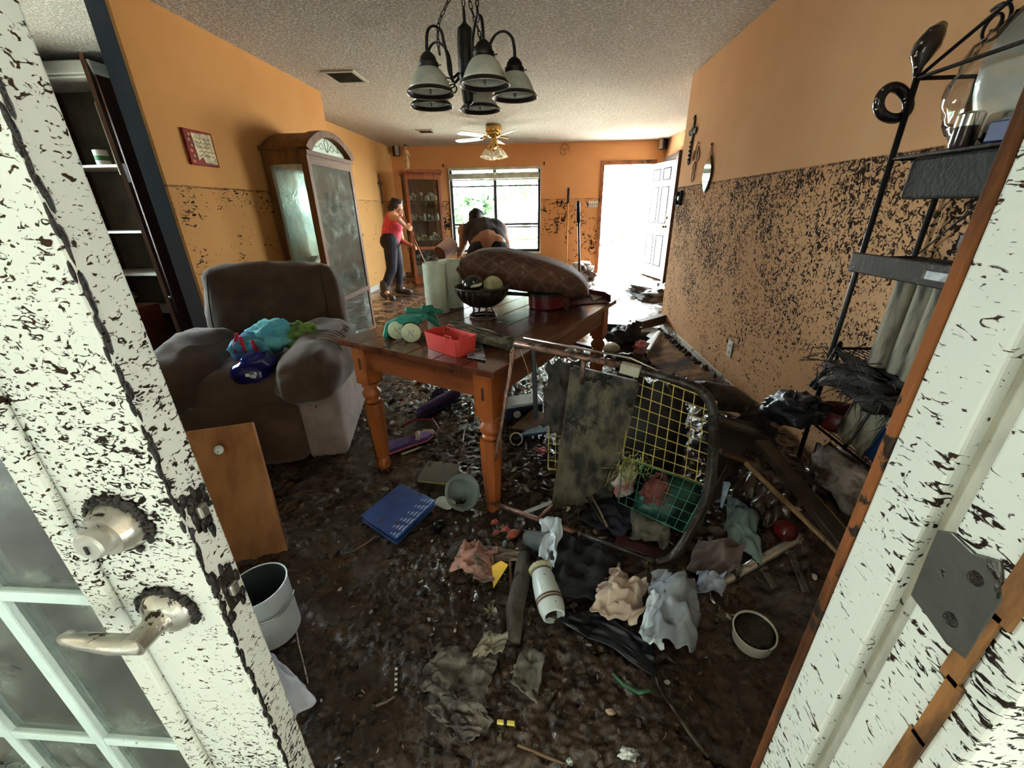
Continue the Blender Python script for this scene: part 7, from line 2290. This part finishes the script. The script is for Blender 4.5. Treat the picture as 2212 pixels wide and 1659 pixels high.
# muddy pole with a knob, dark slabs, long planks by the wall
pa_, pb_ = PZ(1452, 850, 0.33), PZ(1640, 905, 0.30)
g = G()
g.tube([PZ(1440, 842, 0.36), PZ(1520, 852, 0.37), PZ(1580, 862, 0.36), PZ(1620, 880, 0.33), PZ(1640, 900, 0.30)], [0.045, 0.075, 0.07, 0.042, 0.06], 16)
g.ell(tuple(PZ(1636, 902, 0.30)), (0.066, 0.066, 0.07), 16, 10, jit=0.5)
g.ell(tuple(PZ(1535, 858, 0.36)), (0.10, 0.06, 0.06), 18, 12, jit=0.5, seed=4)
one('muddy_branch', g, MUDDY, 'thick mud-coated branch with a knobbed end poking towards the right wall', 'branch', smooth=True, remesh=0.012, smo=1)
g = G().slab([PZ(1545, 1060, 0.12), PZ(1690, 1030, 0.18), PZ(1660, 920, 0.36), PZ(1540, 900, 0.38)], 0.03)
one('dark_slab', g, M('slab_dark', S(50, 38, 32), 0.35, col2=S(30, 24, 22), vs=6, bump=0.4, bs=30), 'large dark wet slab of board behind the curved tube', 'board', bevel=0.004)
one('black_sack', G().ell((0, 0, 0), (0.16, 0.14, 0.12), 26, 16, jit=0.6, seed=61), BLACKC, 'shiny black sack of rubbish behind the dark slab', 'sack', smooth=True, loc=PZ(1600, 965, 0.20).to_tuple())
plank('long_plank', 'long dark plank slanting down along the right wall towards the entrance', 'plank', PZ(1645, 955, 0.42), PZ(1842, 1195, 0.36), 0.055, 0.025, DARKW)
plank('pale_strip', 'pale wooden strip slanting beside the long dark plank', 'strip', PZ(1610, 1000, 0.36), PZ(1818, 1200, 0.31), 0.014, 0.014, PALEW)
plank('pale_lath', 'short pale lath beside the end of the long dark plank', 'lath', PZ(1745, 1060, 0.31), PZ(1850, 1178, 0.31), 0.030, 0.012, wood('lath_pale', S(176, 132, 84), S(136, 98, 62), 0.5, 2, mud=0.15))
plank('splintered_board', 'splintered pale end of board below the muddy branch', 'board', PZ(1520, 868, 0.24), PZ(1606, 905, 0.22), 0.05, 0.02, wood('splinter_pale', S(186, 160, 128), S(140, 112, 84), 0.7, 2, mud=0.2))
for i, (a, b, z, w, lab) in enumerate((((1545, 905), (1672, 948), 0.42, 0.05, 'broken dark plank lying across the top of the dark slab'), ((1555, 975), (1668, 1012), 0.34, 0.03, 'reddish brown broken batten in front of the dark slab'), ((1575, 1010), (1530, 1095), 0.26, 0.025, 'short dark batten standing beside the curved tube'), ((1640, 1030), (1700, 1105), 0.30, 0.035, 'dark split batten ending near the glossy red ball'))):
    plank('broken_batten', lab, 'batten', PZ(a[0], a[1], z), PZ(b[0], b[1], z - 0.05), w, 0.018, DARKW if i != 1 else wood('red_wet_wood', S(104, 66, 50), S(60, 38, 30), 0.4, 2, 14, mud=0.25), group='broken battens in the pile')
cloth('mud_sheet', 'sheet of wet glistening mud and roots below the long dark plank', 'mud', [PM(1580, 1120, 0.02), PM(1700, 1170, 0.02), PM(1690, 1050, 0.06), PM(1600, 1000, 0.06)], 'wet_mud', 0.05, 34, hump=0.04, seed=63, f=16, th=0.01)
# ------------------------------------------------------------------ nearest foreground scraps
cloth('mud_strips', 'ragged muddy strips of fabric lying towards the threshold', 'rag', [PM(905, 1490, 0.010), PM(1040, 1560, 0.008), PM(1070, 1440, 0.015), PM(960, 1400, 0.018)], M('strips_mud', S(112, 102, 90), 0.35, col2=S(48, 42, 36), vs=16, bump=0.7, bs=60), 0.026, 44, seed=71, f=13, ragged=0.12)
cloth('mud_tatter', 'tattered grey strips nearest the threshold', 'rag', [PM(920, 1540, 0.008), PM(1010, 1615, 0.006), PM(1070, 1560, 0.010), PM(980, 1500, 0.012)], 'strips_mud', 0.020, 34, seed=73, f=12, ragged=0.12)
cloth('grey_rag', 'flat grey rag lying in the near mud', 'rag', [PM(1105, 1480, 0.010), PM(1160, 1530, 0.008), PM(1178, 1425, 0.016), PM(1128, 1405, 0.016)], GREYC, 0.015, 24, seed=75)
cloth('pale_tatter', 'small pale tatter above the flat grey rag', 'rag', [PM(1020, 1430, 0.012), PM(1085, 1420, 0.015), PM(1100, 1380, 0.02), PM(1050, 1380, 0.02)], M('tatter_pale', S(140, 130, 112), 0.5, mud=0.35), 0.02, 22, seed=77, ragged=0.1)
sw = thing('striped_straw', 'black and white striped straw standing up in the near mud', 'straw')
sa, sb_ = PM(855, 1500, 0.0), PM(858, 1452, 0.02)
for k in range(10):
    G().tube([sa.lerp(sb_, k / 10), sa.lerp(sb_, (k + 1) / 10)], 0.0042, 8).build('stripe', M('straw_white', S(222, 220, 212), 0.4) if k % 2 else M('straw_black', S(34, 32, 30), 0.4), sw)
one('curved_twig', G().tube([PM(812, 1528, 0.006), PM(835, 1520, 0.008), PM(852, 1508, 0.006)], 0.0035, 6), M('twig_grey', S(120, 108, 94), 0.6), 'short curved twig at the foot of the striped straw', 'twig')
lt_ = PM(1092, 1566, 0.006)
lgh = thing('yellow_lighter', 'small yellow strip with a dark gap lying near the threshold', 'strip', tuple(lt_), -0.03)
G().bx(-0.022, -0.004, -0.005, 0.005, 0, 0.008).build('half', M('lighter_yellow', S(232, 214, 110), 0.35, var=0.05), lgh, bevel=0.002)
G().bx(0.004, 0.024, -0.005, 0.005, 0, 0.008).build('half', 'lighter_yellow', lgh, bevel=0.002)
G().bx(-0.004, 0.004, -0.004, 0.004, 0, 0.007).build('joint', 'black_plastic', lgh)
one('green_strip', G().tube([PM(1322, 1460, 0.012), PM(1345, 1485, 0.014), PM(1378, 1502, 0.012), PM(1420, 1492, 0.008)], [0.003, 0.006, 0.006, 0.003], 6), M('strip_green', S(70, 120, 84), 0.5, var=0.2, mud=0.2), 'thin curved green strip in the near mud', 'strip', smooth=True)
one('black_cable', G().tube([PM(1408, 1415, 0.012), PM(1412, 1450, 0.010), PM(1425, 1495, 0.008), PM(1450, 1530, 0.008), PM(1490, 1590, 0.008), PM(1530, 1640, 0.008)], 0.0045, 8), M('cable_mud', S(78, 70, 60), 0.5, mud=0.5), 'muddy cable running down from the clear bag to the threshold', 'cable', smooth=True)
lump('pale_shell', 'small pale shell in the near mud', 'shell', 1318, 1540, (0.013, 0.008, 0.006), M('shell_pale', S(190, 166, 140), 0.5), 0.3, 81)
lump('white_clod', 'white glistening clod at the very front of the mud', 'clod', 1358, 1632, (0.022, 0.012, 0.012), M('clod_white', S(206, 208, 200), 0.2, var=0.4, vs=60), 0.7, 82)
lump('white_clod', 'tiny white clod left of the larger white one at the front', 'clod', 1230, 1648, (0.008, 0.006, 0.010), 'clod_white', 0.6, 83)
one('thin_stick', G().tube([PM(1118, 1612, 0.006), PM(1170, 1634, 0.007), PM(1225, 1655, 0.006)], 0.0035, 6), M('stick_tan', S(120, 94, 70), 0.7), 'thin tan stick lying across the front of the mud', 'stick')
one('grass_tuft', G().ell((0, 0, 0), (0.01, 0.01, 0.006), 8, 6), MUDDY, 'small tuft of dry grass beside the muddy log', 'grass', loc=PM(1060, 1325, 0.004).to_tuple())
tf = bpy.data.objects[-1] if False else None
g = G()
pc_ = PM(1060, 1325, 0.004)
for k in range(40):
    a = rnd.uniform(0, 6.28)
    d = Vector((math.cos(a), math.sin(a), rnd.uniform(0.3, 1.2))).normalized() * rnd.uniform(0.015, 0.04)
    g.tube([Vector((0, 0, 0)), d * 0.6, d + Vector((0, 0, -0.006))], [0.0012, 0.001, 0.0005], 4)
tuft = [o for o in COL.objects if o.name.startswith('grass_tuft')][0]
tag(g.build('blades', M('tuft_grass', S(150, 138, 104), 0.8), tuft), kind='stuff')
# beach towel and blue tub on the recliner
TWL = M('towel_print', S(96, 176, 196), 0.85, col2=S(72, 120, 176), vs=7, bump=0.4, bs=90)
TWG = M('towel_green', S(128, 158, 76), 0.85, col2=S(70, 90, 50), vs=16, bump=0.4, bs=90)
TWR = M('towel_red', S(190, 34, 64), 0.85, var=0.1)
tb = Vector(PY(585, 745, 2.16))
tw = thing('beach_towel', 'crumpled blue and green patterned beach towel on the recliner seat', 'towel')


def twf(a, b, y0=0.0):
    pass


def bunch(nm, c, r, mat, seed, par):
    G().ell(tuple(c), r, 36, 24, Matrix.Rotation(1.2, 3, 'X'), jit=0.42, seed=seed).build(nm, mat, par, smooth=True)


bunch('blue_fold', PY(548, 758, 2.12), (0.10, 0.10, 0.12), TWL, 3, tw)
bunch('teal_fold', PY(590, 722, 2.20), (0.13, 0.09, 0.07), M('towel_teal', S(124, 206, 210), 0.85, col2=S(86, 170, 196), vs=9, bump=0.4, bs=90), 5, tw)
bunch('green_fold', PY(648, 725, 2.22), (0.12, 0.08, 0.055), TWG, 7, tw)
for q_ in ([(512, 720), (508, 745), (514, 775), (524, 792)], [(520, 728), (524, 748), (534, 762)], [(543, 735), (552, 752), (558, 770)]):
    G().tube([PY(x, y, 2.025) for x, y in q_], [0.008, 0.012, 0.012, 0.006][:len(q_)], 8).build('red_stripe', TWR, tw, smooth=True)
p = PY(545, 806, 1.92)
bt = thing('blue_tub', 'dark blue shiny plastic tub on the recliner seat below the towel', 'tub', tuple(p), 0.3)
G().ell((0, 0, 0), (0.105, 0.08, 0.08), 26, 16, Matrix.Rotation(1.2, 3, 'X'), jit=0.12, seed=2).build('body', M('deep_blue', S(22, 20, 92), 0.12, var=0.2, coat=0.4), bt, smooth=True)
G().ell((0.05, 0.0, 0.06), (0.09, 0.06, 0.05), 22, 14, jit=0.4, seed=4).build('bag_fold', M('bag_blue', S(36, 40, 120), 0.1, trans=0.3), bt, smooth=True)
G().box((0.01, -0.084, 0.02), (0.02, 0.008, 0.014)).build('tag', M('tag_white', S(226, 226, 216), 0.4), bt)
# ------------------------------------------------------------------ wire rack against the right wall
RX0, RX1, RY0, RY1 = 1.215, 1.405, 0.80, 1.68
RK = M('rack_iron', S(38, 37, 40), 0.4, metal=0.4, mud=0.35, ms=24)
rk = thing('wire_rack', 'tall black metal shelf rack with scrolled top against the right wall', 'rack', (RX0, RY1, 0.0))
rw, rl = RX1 - RX0, RY1 - RY0
RT = 1.66
for x in (0, rw):
    for y in (0, -rl):
        G().tube([(x, y, 0.03), (x, y, RT)], 0.0095, 10).build('post', RK, rk, smooth=True)
SHZ = (0.10, 0.40, 0.74, 1.10, 1.43)
for z in SHZ:
    sh = G().tube([(0, 0, z), (rw, 0, z), (rw, -rl, z), (0, -rl, z)], 0.006, 6, closed=True).build('shelf_frame', RK, rk)
    for k in range(1, 8):
        G().tube([(rw * k / 8, 0, z), (rw * k / 8, -rl, z)], 0.0022, 5).build('shelf_wire', RK, sh)
G().tube([(0, 0, RT), (rw, 0, RT), (rw, -rl, RT), (0, -rl, RT)], 0.006, 6, closed=True).build('top_frame', RK, rk)
for k, (y, r, dz) in enumerate(((-0.10, 0.05, 0.0), (-0.28, 0.09, 0.05), (-0.47, 0.05, 0.0))):
    pts = []
    for q in range(34):
        a = q / 33 * 3.3 * PI
        rr = r * (1 - q / 44)
        pts.append((rw * 0.5, y + rr * math.cos(a + 1.0), RT + 0.10 + dz + rr * math.sin(a + 1.0)))
    G().tube(pts, 0.005, 6).build('scroll', RK, rk, smooth=True)
G().tube([(0, 0, RT), (rw * 0.5, -0.15, RT + 0.16), (rw * 0.5, -0.42, RT + 0.24), (rw, -rl, RT)], 0.006, 8).build('arch_bar', RK, rk, smooth=True)
G().tube([(rw, 0, 1.10), (rw, -0.3, 1.43)], 0.003, 6).build('brace', RK, rk)
RB = Vector((RX0, RY1, 0))
DK = M('rack_dark_stuff', S(26, 22, 21), 0.6, col2=S(14, 12, 12), vs=12, bump=0.6, bs=40)
# dark cover along the muddy top shelf and below
one('muddy_box', G().bx(RX0 + 0.02, RX1, 0.86, 1.62, 1.30, 1.425), DK, 'long dark muddy box hung under the top shelf of the wire rack', 'box', bevel=0.01)


def sheet_x(name, label, cat, quad, mat, amp, seed, n=22, th=0.004, ragged=0.05):
    q = [Vector(p) for p in quad]
    g = G()

    def fn(a, b):
        a_ = a + ragged * float(fbm(b * 6 + seed, a * 2, 3.3, 2))
        b_ = b + ragged * float(fbm(a * 6 + seed, b * 2, 7.1, 2))
        p = q[0] * (1 - a_) * (1 - b_) + q[1] * a_ * (1 - b_) + q[2] * a_ * b_ + q[3] * (1 - a_) * b_
        return p + Vector((amp * float(fbm(a * 4 + seed, b * 4, 1.0, 3)), amp * 0.5 * float(fbm(a * 3 + seed, b * 3, 5.0, 3)), 0))
    g.grid(n, n, fn)
    return one(name, g, mat, label, cat, smooth=True, solid=th)


# clean things on the top shelf: platter in plastic, blue box, chrome tin, white panel
plt = thing('white_platter', 'large white platter wrapped in clear plastic on top of the wire rack', 'platter', (RX0 + 0.10, 1.40, 1.445))
Rp = Matrix.Rotation(PI / 2 - 0.12, 3, 'Y')
G().lathe([(0.0, 0.0), (0.10, 0.0), (0.16, -0.016), (0.165, -0.012), (0.10, 0.008), (0, 0.008)], 36, (0, 0, 0.17), Rp).build('plate', M('plate_white', S(222, 224, 214), 0.2, var=0.03, coat=0.3), plt, smooth=True)
G().ell((-0.03, 0.02, 0.15), (0.05, 0.21, 0.17), 30, 18, jit=0.22, seed=5).build('wrapping', glass('wrap_film', (0.97, 0.98, 0.98, 1), 0.06, tint=0.05), plt, smooth=True)
one('white_panel', G().bx(RX0 + 0.15, RX0 + 0.165, 1.30, 1.62, 1.44, 1.62), M('panel_white', S(206, 200, 186), 0.5, var=0.04), 'white panel standing at the back of the top rack shelf', 'tile', bevel=0.003)
one('blue_carton', G().bx(-0.04, 0.04, -0.06, 0.06, 0, 0.05), M('carton_blue', S(38, 48, 110), 0.4, var=0.1), 'small dark blue carton on the top rack shelf', 'carton', loc=(RX0 + 0.07, 1.34, 1.44), rz=0.3, bevel=0.003)
tnr = thing('chrome_tin', 'small chrome topped jar on the top rack shelf', 'jar', (RX0 + 0.04, 1.48, 1.438))
G().lathe([(0, 0), (0.028, 0), (0.03, 0.01), (0.03, 0.06), (0, 0.06)], 22).build('body', M('jar_dark', S(60, 48, 46), 0.15), tnr, smooth=True, auto=40)
G().lathe([(0.031, 0.055), (0.032, 0.085), (0.024, 0.092), (0, 0.094)], 22).build('cap', 'chrome', tnr, smooth=True, auto=40)
# studded dark leaf and loop ornaments fixed to the near post
def studded(name, label, pts, r, mat, closed=False, flat=0.35):
    t = thing(name, label, 'ornament', tuple(RB + Vector((0, 0, RT))))
    o = Vector((RB.x, RB.y, RT))
    g = G()
    g.tube([Vector(p) - o for p in pts], r, 10, closed=closed)
    g.build('body', mat, t, smooth=True)
    m = len(pts)
    for k in range(0, m, max(1, m // 9)):
        p = Vector(pts[k]) - o
        rr = r if isinstance(r, float) else r[k]
        G().ell(tuple(p + Vector((-rr * 0.9, -rr * 0.5, 0))), 0.0045, 8, 6).build('stud', 'chrome', t, smooth=True)
    return t


GL = M('gloss_dark', S(52, 44, 42), 0.12, var=0.2, vs=12, coat=0.5)
cc_ = PY(1938, 222, 1.70)
e1_ = (PY(1968, 195, 1.70) - cc_)
lp_ = []
for k in range(28):
    a = 2 * PI * k / 28
    lp_.append(PY(1930 + 32 * math.cos(a) * (1 + 0.15 * math.sin(a)), 222 + 34 * math.sin(a), 1.70))
studded('studded_loop', 'glossy dark studded loop hanging out from the rack post', lp_, 0.016, GL, True)
lf_ = [PY(1978, 168, 1.68), PY(1984, 146, 1.68), PY(1990, 122, 1.68), PY(2004, 96, 1.68), PY(2022, 70, 1.68), PY(2038, 52, 1.68)]
studded('studded_leaf', 'glossy dark leaf-shaped studded ornament at the top of the rack post', lf_, [0.008, 0.014, 0.030, 0.036, 0.028, 0.014], GL)
# middle shelves: cap-like dark lump, striped tubes, fur, books, bag
one('dark_cap', G().ell((0, 0, 0), (0.10, 0.12, 0.07), 22, 14, jit=0.3, seed=71), M('cap_black', S(22, 19, 19), 0.6, var=0.3), 'round black cap-like lump resting on the second rack shelf', 'hat', smooth=True, loc=(RX0 + 0.12, 1.30, 1.165))
one('brown_bar', G().beam((RX0 - 0.012, 1.70, 1.085), (RX0 - 0.012, 0.95, 1.085), 0.02, 0.07), M('bar_brown', S(44, 30, 26), 0.5, mud=0.35), 'dark brown board along the front of the second rack shelf', 'board', bevel=0.004)
one('white_sticker', G().bx(-0.004, 0.0, -0.06, 0.06, -0.012, 0.012), M('sticker_white', S(190, 196, 200), 0.5, var=0.2, vs=20), 'white smeared sticker on the dark board of the second rack shelf', 'sticker', loc=(RX0 - 0.023, 1.30, 1.085))
# mud-streaked rolls of corrugated card hanging in the middle
CRG = M('card_grey', S(150, 144, 126), 0.7, col2=S(30, 26, 24), vs=26, stretch=(1, 1, 0.15), bump=0.5, bs=50)
for i in range(5):
    y = 1.46 - i * 0.072
    x = RX0 + 0.02 + 0.012 * (i % 2)
    G_ = G().lathe([(0.0, 0), (0.034, 0), (0.036, 0.01), (0.034, 0.31), (0.028, 0.325), (0, 0.32)], 16)
    one('card_tube', G_, CRG, ('first mud-streaked card tube from the far end of the middle rack shelf', 'second mud-streaked card tube from the far end of the middle rack shelf', 'third mud-streaked card tube from the far end of the middle rack shelf', 'fourth mud-streaked card tube from the far end of the middle rack shelf', 'mud-streaked card tube nearest the entrance on the middle rack shelf')[i], 'tube', 'card tubes on the rack', smooth=True, auto=40, loc=(x, y, 0.748))
one('fur_lump', G().ell((0, 0, 0), (0.09, 0.22, 0.06), 30, 16, jit=0.9, seed=73), M('fur_dark', S(40, 32, 28), 0.7, var=0.4, vs=30, bump=1.0, bs=90), 'shaggy dark muddy bundle on the lower middle rack shelf', 'bundle', smooth=True, loc=(RX0 + 0.02, 1.40, 0.68))
g = G()
for k in range(160):
    p = Vector((RX0 - 0.03 + rnd.gauss(0, 0.02), 1.45 + rnd.gauss(0, 0.12), 0.69 + rnd.gauss(0, 0.03)))
    d = Vector((rnd.gauss(-0.03, 0.03), rnd.gauss(0.02, 0.05), rnd.gauss(-0.02, 0.03)))
    g.tube([p, p + d * 0.6, p + d + Vector((0, 0, -0.01))], [0.0025, 0.002, 0.0008], 4)
tag(g.build('root_tangle', M('roots', S(54, 44, 36), 0.8)), 'tangle of dark roots and twigs caught on the rack', 'roots', kind='stuff')
BKS = ((0.52, 'pale grey soaked book block leaning on the low rack shelf', M('book_grey', S(150, 144, 122), 0.7, col2=S(80, 74, 62), vs=14, stretch=(1, 4, 1), bump=0.4, bs=60)), (0.52, 'second pale soaked book block leaning beside the blue one', M('book_grey2', S(140, 136, 116), 0.7, col2=S(76, 70, 60), vs=12, stretch=(1, 4, 1), bump=0.4, bs=60)), (0.52, 'dark blue book leaning on the low rack shelf', M('book_blue', S(24, 56, 96), 0.4, var=0.15)))
for i, (z, lab, m_) in enumerate(BKS):
    y = 1.50 - i * 0.085
    b = thing('soaked_book', lab, 'book', (RX0 + 0.01, y, 0.415), group='soaked books')
    b.rotation_euler = (0.25, 0, 0)
    G().bx(0, 0.14, -0.035, 0.035, 0, 0.22).build('pages', m_, b, bevel=0.004)
    G().bx(-0.003, 0.143, 0.035, 0.040, -0.002, 0.223).build('cover', M('book_cover', S(70, 64, 58), 0.6) if i < 2 else m_, b)
hk = G().tube([(RX0 - 0.03, 1.27, 0.66), (RX0 - 0.035, 1.28, 0.60), (RX0 - 0.03, 1.25, 0.55), (RX0 - 0.03, 1.20, 0.52)], 0.005, 8)
one('white_hook', hk, M('hook_white', S(200, 196, 186), 0.3), 'white curved hook hanging by the blue book', 'hook', smooth=True)
bgp = PY(1745, 920, 1.66)
bag = thing('black_shoulder_bag', 'black muddy shoulder bag hanging from the rack post', 'bag', (RX0 - 0.10, 1.66, 0.47))
G().ell((0, 0, 0), (0.11, 0.075, 0.13), 34, 22, Matrix.Rotation(1.1, 3, 'X'), jit=0.5, seed=75).build('pouch', M('bag_black', S(34, 36, 42), 0.35, var=0.3, vs=10, mud=0.2, mudcol=S(96, 100, 106), bump=0.5, bs=40), bag, smooth=True)
G().tube([(0.05, -0.02, 0.10), (0.08, -0.01, 0.22), (0.11, 0.0, 0.30), (0.13, 0.02, 0.22), (0.07, 0.04, 0.09)], 0.008, 8).build('strap', 'bag_black', bag, smooth=True)
G().box((-0.045, -0.05, 0.09), (0.012, 0.02, 0.04)).build('buckle', 'chrome', bag, bevel=0.003)
one('maroon_pot', G().lathe([(0, 0), (0.06, 0), (0.075, 0.02), (0.08, 0.09), (0.076, 0.09), (0.07, 0.02), (0, 0.012)], 24), M('pot_maroon', S(90, 36, 34), 0.3, mud=0.2), 'maroon pot on the low rack shelf behind the black bag', 'pot', smooth=True, loc=(RX0 + 0.06, 1.60, 0.41))
one('white_fleece', G().ell((0, 0, 0), (0.10, 0.17, 0.08), 28, 18, jit=0.7, seed=77), M('fleece_muddy', S(190, 180, 176), 0.8, col2=S(78, 54, 40), vs=9, bump=0.8, bs=60), 'muddy white fleece bundled on the bottom rack shelf', 'fleece', smooth=True, loc=(RX0 + 0.01, 1.36, 0.30))
one('corrugated_sheet', G().grid(40, 2, lambda u, v: Vector((RX0 + 0.02 + 0.012 * math.sin(u * 40), 1.63 - 0.30 * u, 0.12 + 0.20 * v))), CRG, 'corrugated muddy sheet standing on the bottom rack shelf', 'sheet', smooth=True, solid=0.005)
one('red_box', G().bx(-0.03, 0.12, -0.20, 0.10, 0, 0.07), M('box_red', S(96, 30, 30), 0.35, var=0.2, mud=0.2), 'dark red box on the floor under the rack', 'box', loc=(RX0 + 0.02, 1.42, 0.12 - 0.005), bevel=0.006)
# thin bright pins and twigs stuck on the spattered wall beside the rack
for i, (a, b) in enumerate((((1768, 582), (1790, 574)), ((1779, 601), (1802, 592)), ((1795, 567), (1820, 602)), ((1870, 728), (1896, 722)), ((1862, 620), (1872, 632)), ((1885, 676), (1893, 668)))):
    one('bright_twig', G().tube([PX(a[0], a[1], 1.41), PX(b[0], b[1], 1.40)], 0.0022, 5), M('twig_bright', S(190, 170, 140), 0.3), ('upper short twig caught on the wall left of the rack', 'lower short twig caught on the wall left of the rack', 'long thin twig slanting towards the rack post', 'bright pin beside the card tubes', 'bright pin just under the second rack shelf', 'small bent pin between rack post and card tubes')[i], 'twig', 'twigs by the rack')
# ------------------------------------------------------------------ yard beyond the far door and window (sunlit, seen blown out)
LEAF = M('leaf_green', S(84, 120, 84), 0.7, var=0.35, vs=3)
BARK = M('bark_brown', S(80, 64, 50), 0.9)


def tree(name, lab, x, y, h, rx, rz, seed, n=900):
    t = thing(name, lab, 'tree', (x, y, -0.2), group='trees in the yard')
    G().tube([(0, 0, 0), (0.05, 0, h * 0.5), (0.0, 0.1, h)], [0.14, 0.10, 0.05], 8).build('trunk', BARK, t, smooth=True)
    rs = np.random.RandomState(seed)
    g = G()
    vs, fs = [], []
    for k in range(n):
        d = rs.normal(size=3)
        d /= np.linalg.norm(d)
        r = rs.uniform(0.45, 1.0)
        c = Vector((d[0] * rx * r, d[1] * rx * r, h + d[2] * rz * r))
        a = Vector(rs.normal(size=3)).normalized()
        b = a.cross(Vector(rs.normal(size=3))).normalized()
        s = rs.uniform(0.10, 0.22)
        i = len(vs)
        vs += [c - a * s, c - b * s * 0.5, c + a * s, c + b * s * 0.5]
        fs.append((i, i + 1, i + 2, i + 3))
    g._add(vs, fs)
    tag(g.build('crown', LEAF, t), kind='stuff')


tree('yard_tree', 'leafy green tree outside, seen through the window', -0.6, 16.5, 3.4, 2.2, 1.6, 1, 1500)
tree('yard_tree', 'leafy tree top outside, seen through the far doorway', 3.6, 19.0, 4.6, 1.9, 1.5, 2, 1100)
tree('yard_tree', 'low green bush outside, behind the lower window pane', -1.9, 13.5, 1.5, 1.0, 0.7, 3, 600)
# bicycle by the door
BK = M('cycle_dark', S(70, 84, 88), 0.4, metal=0.4)


def bicycle(name, lab, x, y, rz, s=1.0):
    t = thing(name, lab, 'bicycle', (x, y, -0.04), rz)
    t.scale = (s, s, s)
    for cx_ in (-0.5, 0.5):
        w_ = G().tube([(cx_ + 0.33 * math.cos(a), 0, 0.35 + 0.33 * math.sin(a)) for a in [2 * PI * q / 32 for q in range(32)]], 0.022, 8, closed=True).build('wheel', BK, t, smooth=True)
        for q in range(10):
            a = 2 * PI * q / 10
            G().tube([(cx_, 0, 0.35), (cx_ + 0.32 * math.cos(a), 0, 0.35 + 0.32 * math.sin(a))], 0.003, 4).build('spoke', BK, w_)
    for a, b in (((-0.5, 0, 0.35), (-0.1, 0, 0.35)), ((-0.5, 0, 0.35), (-0.2, 0, 0.75)), ((-0.1, 0, 0.35), (-0.22, 0, 0.85)), ((-0.1, 0, 0.35), (0.35, 0, 0.72)), ((-0.2, 0, 0.75), (0.33, 0, 0.80)), ((0.5, 0, 0.35), (0.32, 0, 0.95))):
        G().tube([a, b], 0.018, 8).build('frame_tube', BK, t, smooth=True)
    G().tube([(0.30, -0.25, 0.98), (0.33, 0, 0.95), (0.30, 0.25, 0.98)], 0.014, 8).build('handlebar', BK, t, smooth=True)
    G().ell((-0.23, 0, 0.88), (0.13, 0.07, 0.03), 12, 8).build('saddle', 'black_plastic', t, smooth=True)


bicycle('bicycle', 'bicycle standing outside the far doorway', 2.35, 12.3, 0.25, 1.15)
bicycle('bicycle', 'bicycle standing outside the window, behind the bending person', -0.15, 11.6, 0.1, 1.0)
# yellow wooden chair outside
YW = M('yellow_paint', S(214, 170, 80), 0.5, var=0.1)
yc = thing('wooden_chair', 'yellow wooden chair lying outside on the ground by the doorway', 'chair', (1.55, 10.35, -0.04), 0.3)
G().bx(-0.2, 0.2, -0.2, 0.2, 0.30, 0.34).build('seat', YW, yc, bevel=0.006)
for x in (-0.18, 0.18):
    for y in (-0.18, 0.18):
        G().tube([(x, y, 0), (x, y, 0.62 if y > 0 else 0.30)], 0.018, 8).build('leg', YW, yc, smooth=True)
for z in (0.44, 0.58):
    G().bx(-0.18, 0.18, 0.17, 0.19, z - 0.03, z + 0.03).build('back_slat', YW, yc, bevel=0.004)
# pale pickup parked further off
tk = thing('pickup_truck', 'pale blue pickup truck parked in the yard beyond the doorway', 'truck', (3.6, 16.5, -0.04), 0.1)
TP = M('truck_paint', S(150, 176, 188), 0.3, var=0.05, coat=0.4)
G().prism([(-2.2, 0.45), (2.3, 0.45), (2.35, 0.85), (1.5, 1.0), (0.9, 1.05), (0.45, 1.55), (-0.6, 1.58), (-0.8, 1.0), (-2.2, 1.0)], -0.85, 0.85, lambda u, v, w: (u, w, v)).build('bodywork', TP, tk, bevel=0.03)
G().prism([(0.75, 1.07), (0.40, 1.48), (-0.5, 1.5), (-0.6, 1.07)], -0.87, -0.852, lambda u, v, w: (u, w, v)).build('side_window', M('truck_glass', S(60, 76, 84), 0.1), tk)
for x in (-1.4, 1.5):
    for y in (-0.8, 0.8):
        G().lathe([(0.0, -0.1), (0.2, -0.1), (0.36, -0.09), (0.38, 0), (0.36, 0.09), (0.2, 0.1), (0, 0.1)], 24, (x, y, 0.38), Matrix.Rotation(PI / 2, 3, 'X')).build('wheel', 'black_plastic', tk, smooth=True)
bin_ = thing('wheelie_bin', 'dark green wheeled bin outside the window', 'bin', (-0.35, 10.2, -0.04), 0.1)
G().prism([(-0.2, 0), (0.2, 0), (0.26, 0.7), (-0.26, 0.7)], -0.24, 0.24, lambda u, v, w: (u, w, v)).build('body', M('bin_green', S(92, 112, 92), 0.5), bin_, bevel=0.02)
G().bx(-0.28, 0.28, -0.28, 0.26, 0.7, 0.76).build('lid', 'bin_green', bin_, bevel=0.02)
# evergreens added behind the camera to cut front light (mirrored in the door glass)
HEDGE = M('evergreen', S(62, 70, 58), 0.8, var=0.4, vs=2.0, bump=0.8, bs=6)
g = G()
for k in range(9):
    g.ell((-14 + k * 3.4, -10.5 - (k % 2) * 0.8, 4.0), (2.3, 1.6, 4.3), 26, 18, jit=0.35, seed=k)
tag(g.build('added_hedge', HEDGE, smooth=True), 'dark evergreen hedge behind the camera, to cut the light on the entrance', 'added_hedge', kind='stuff')
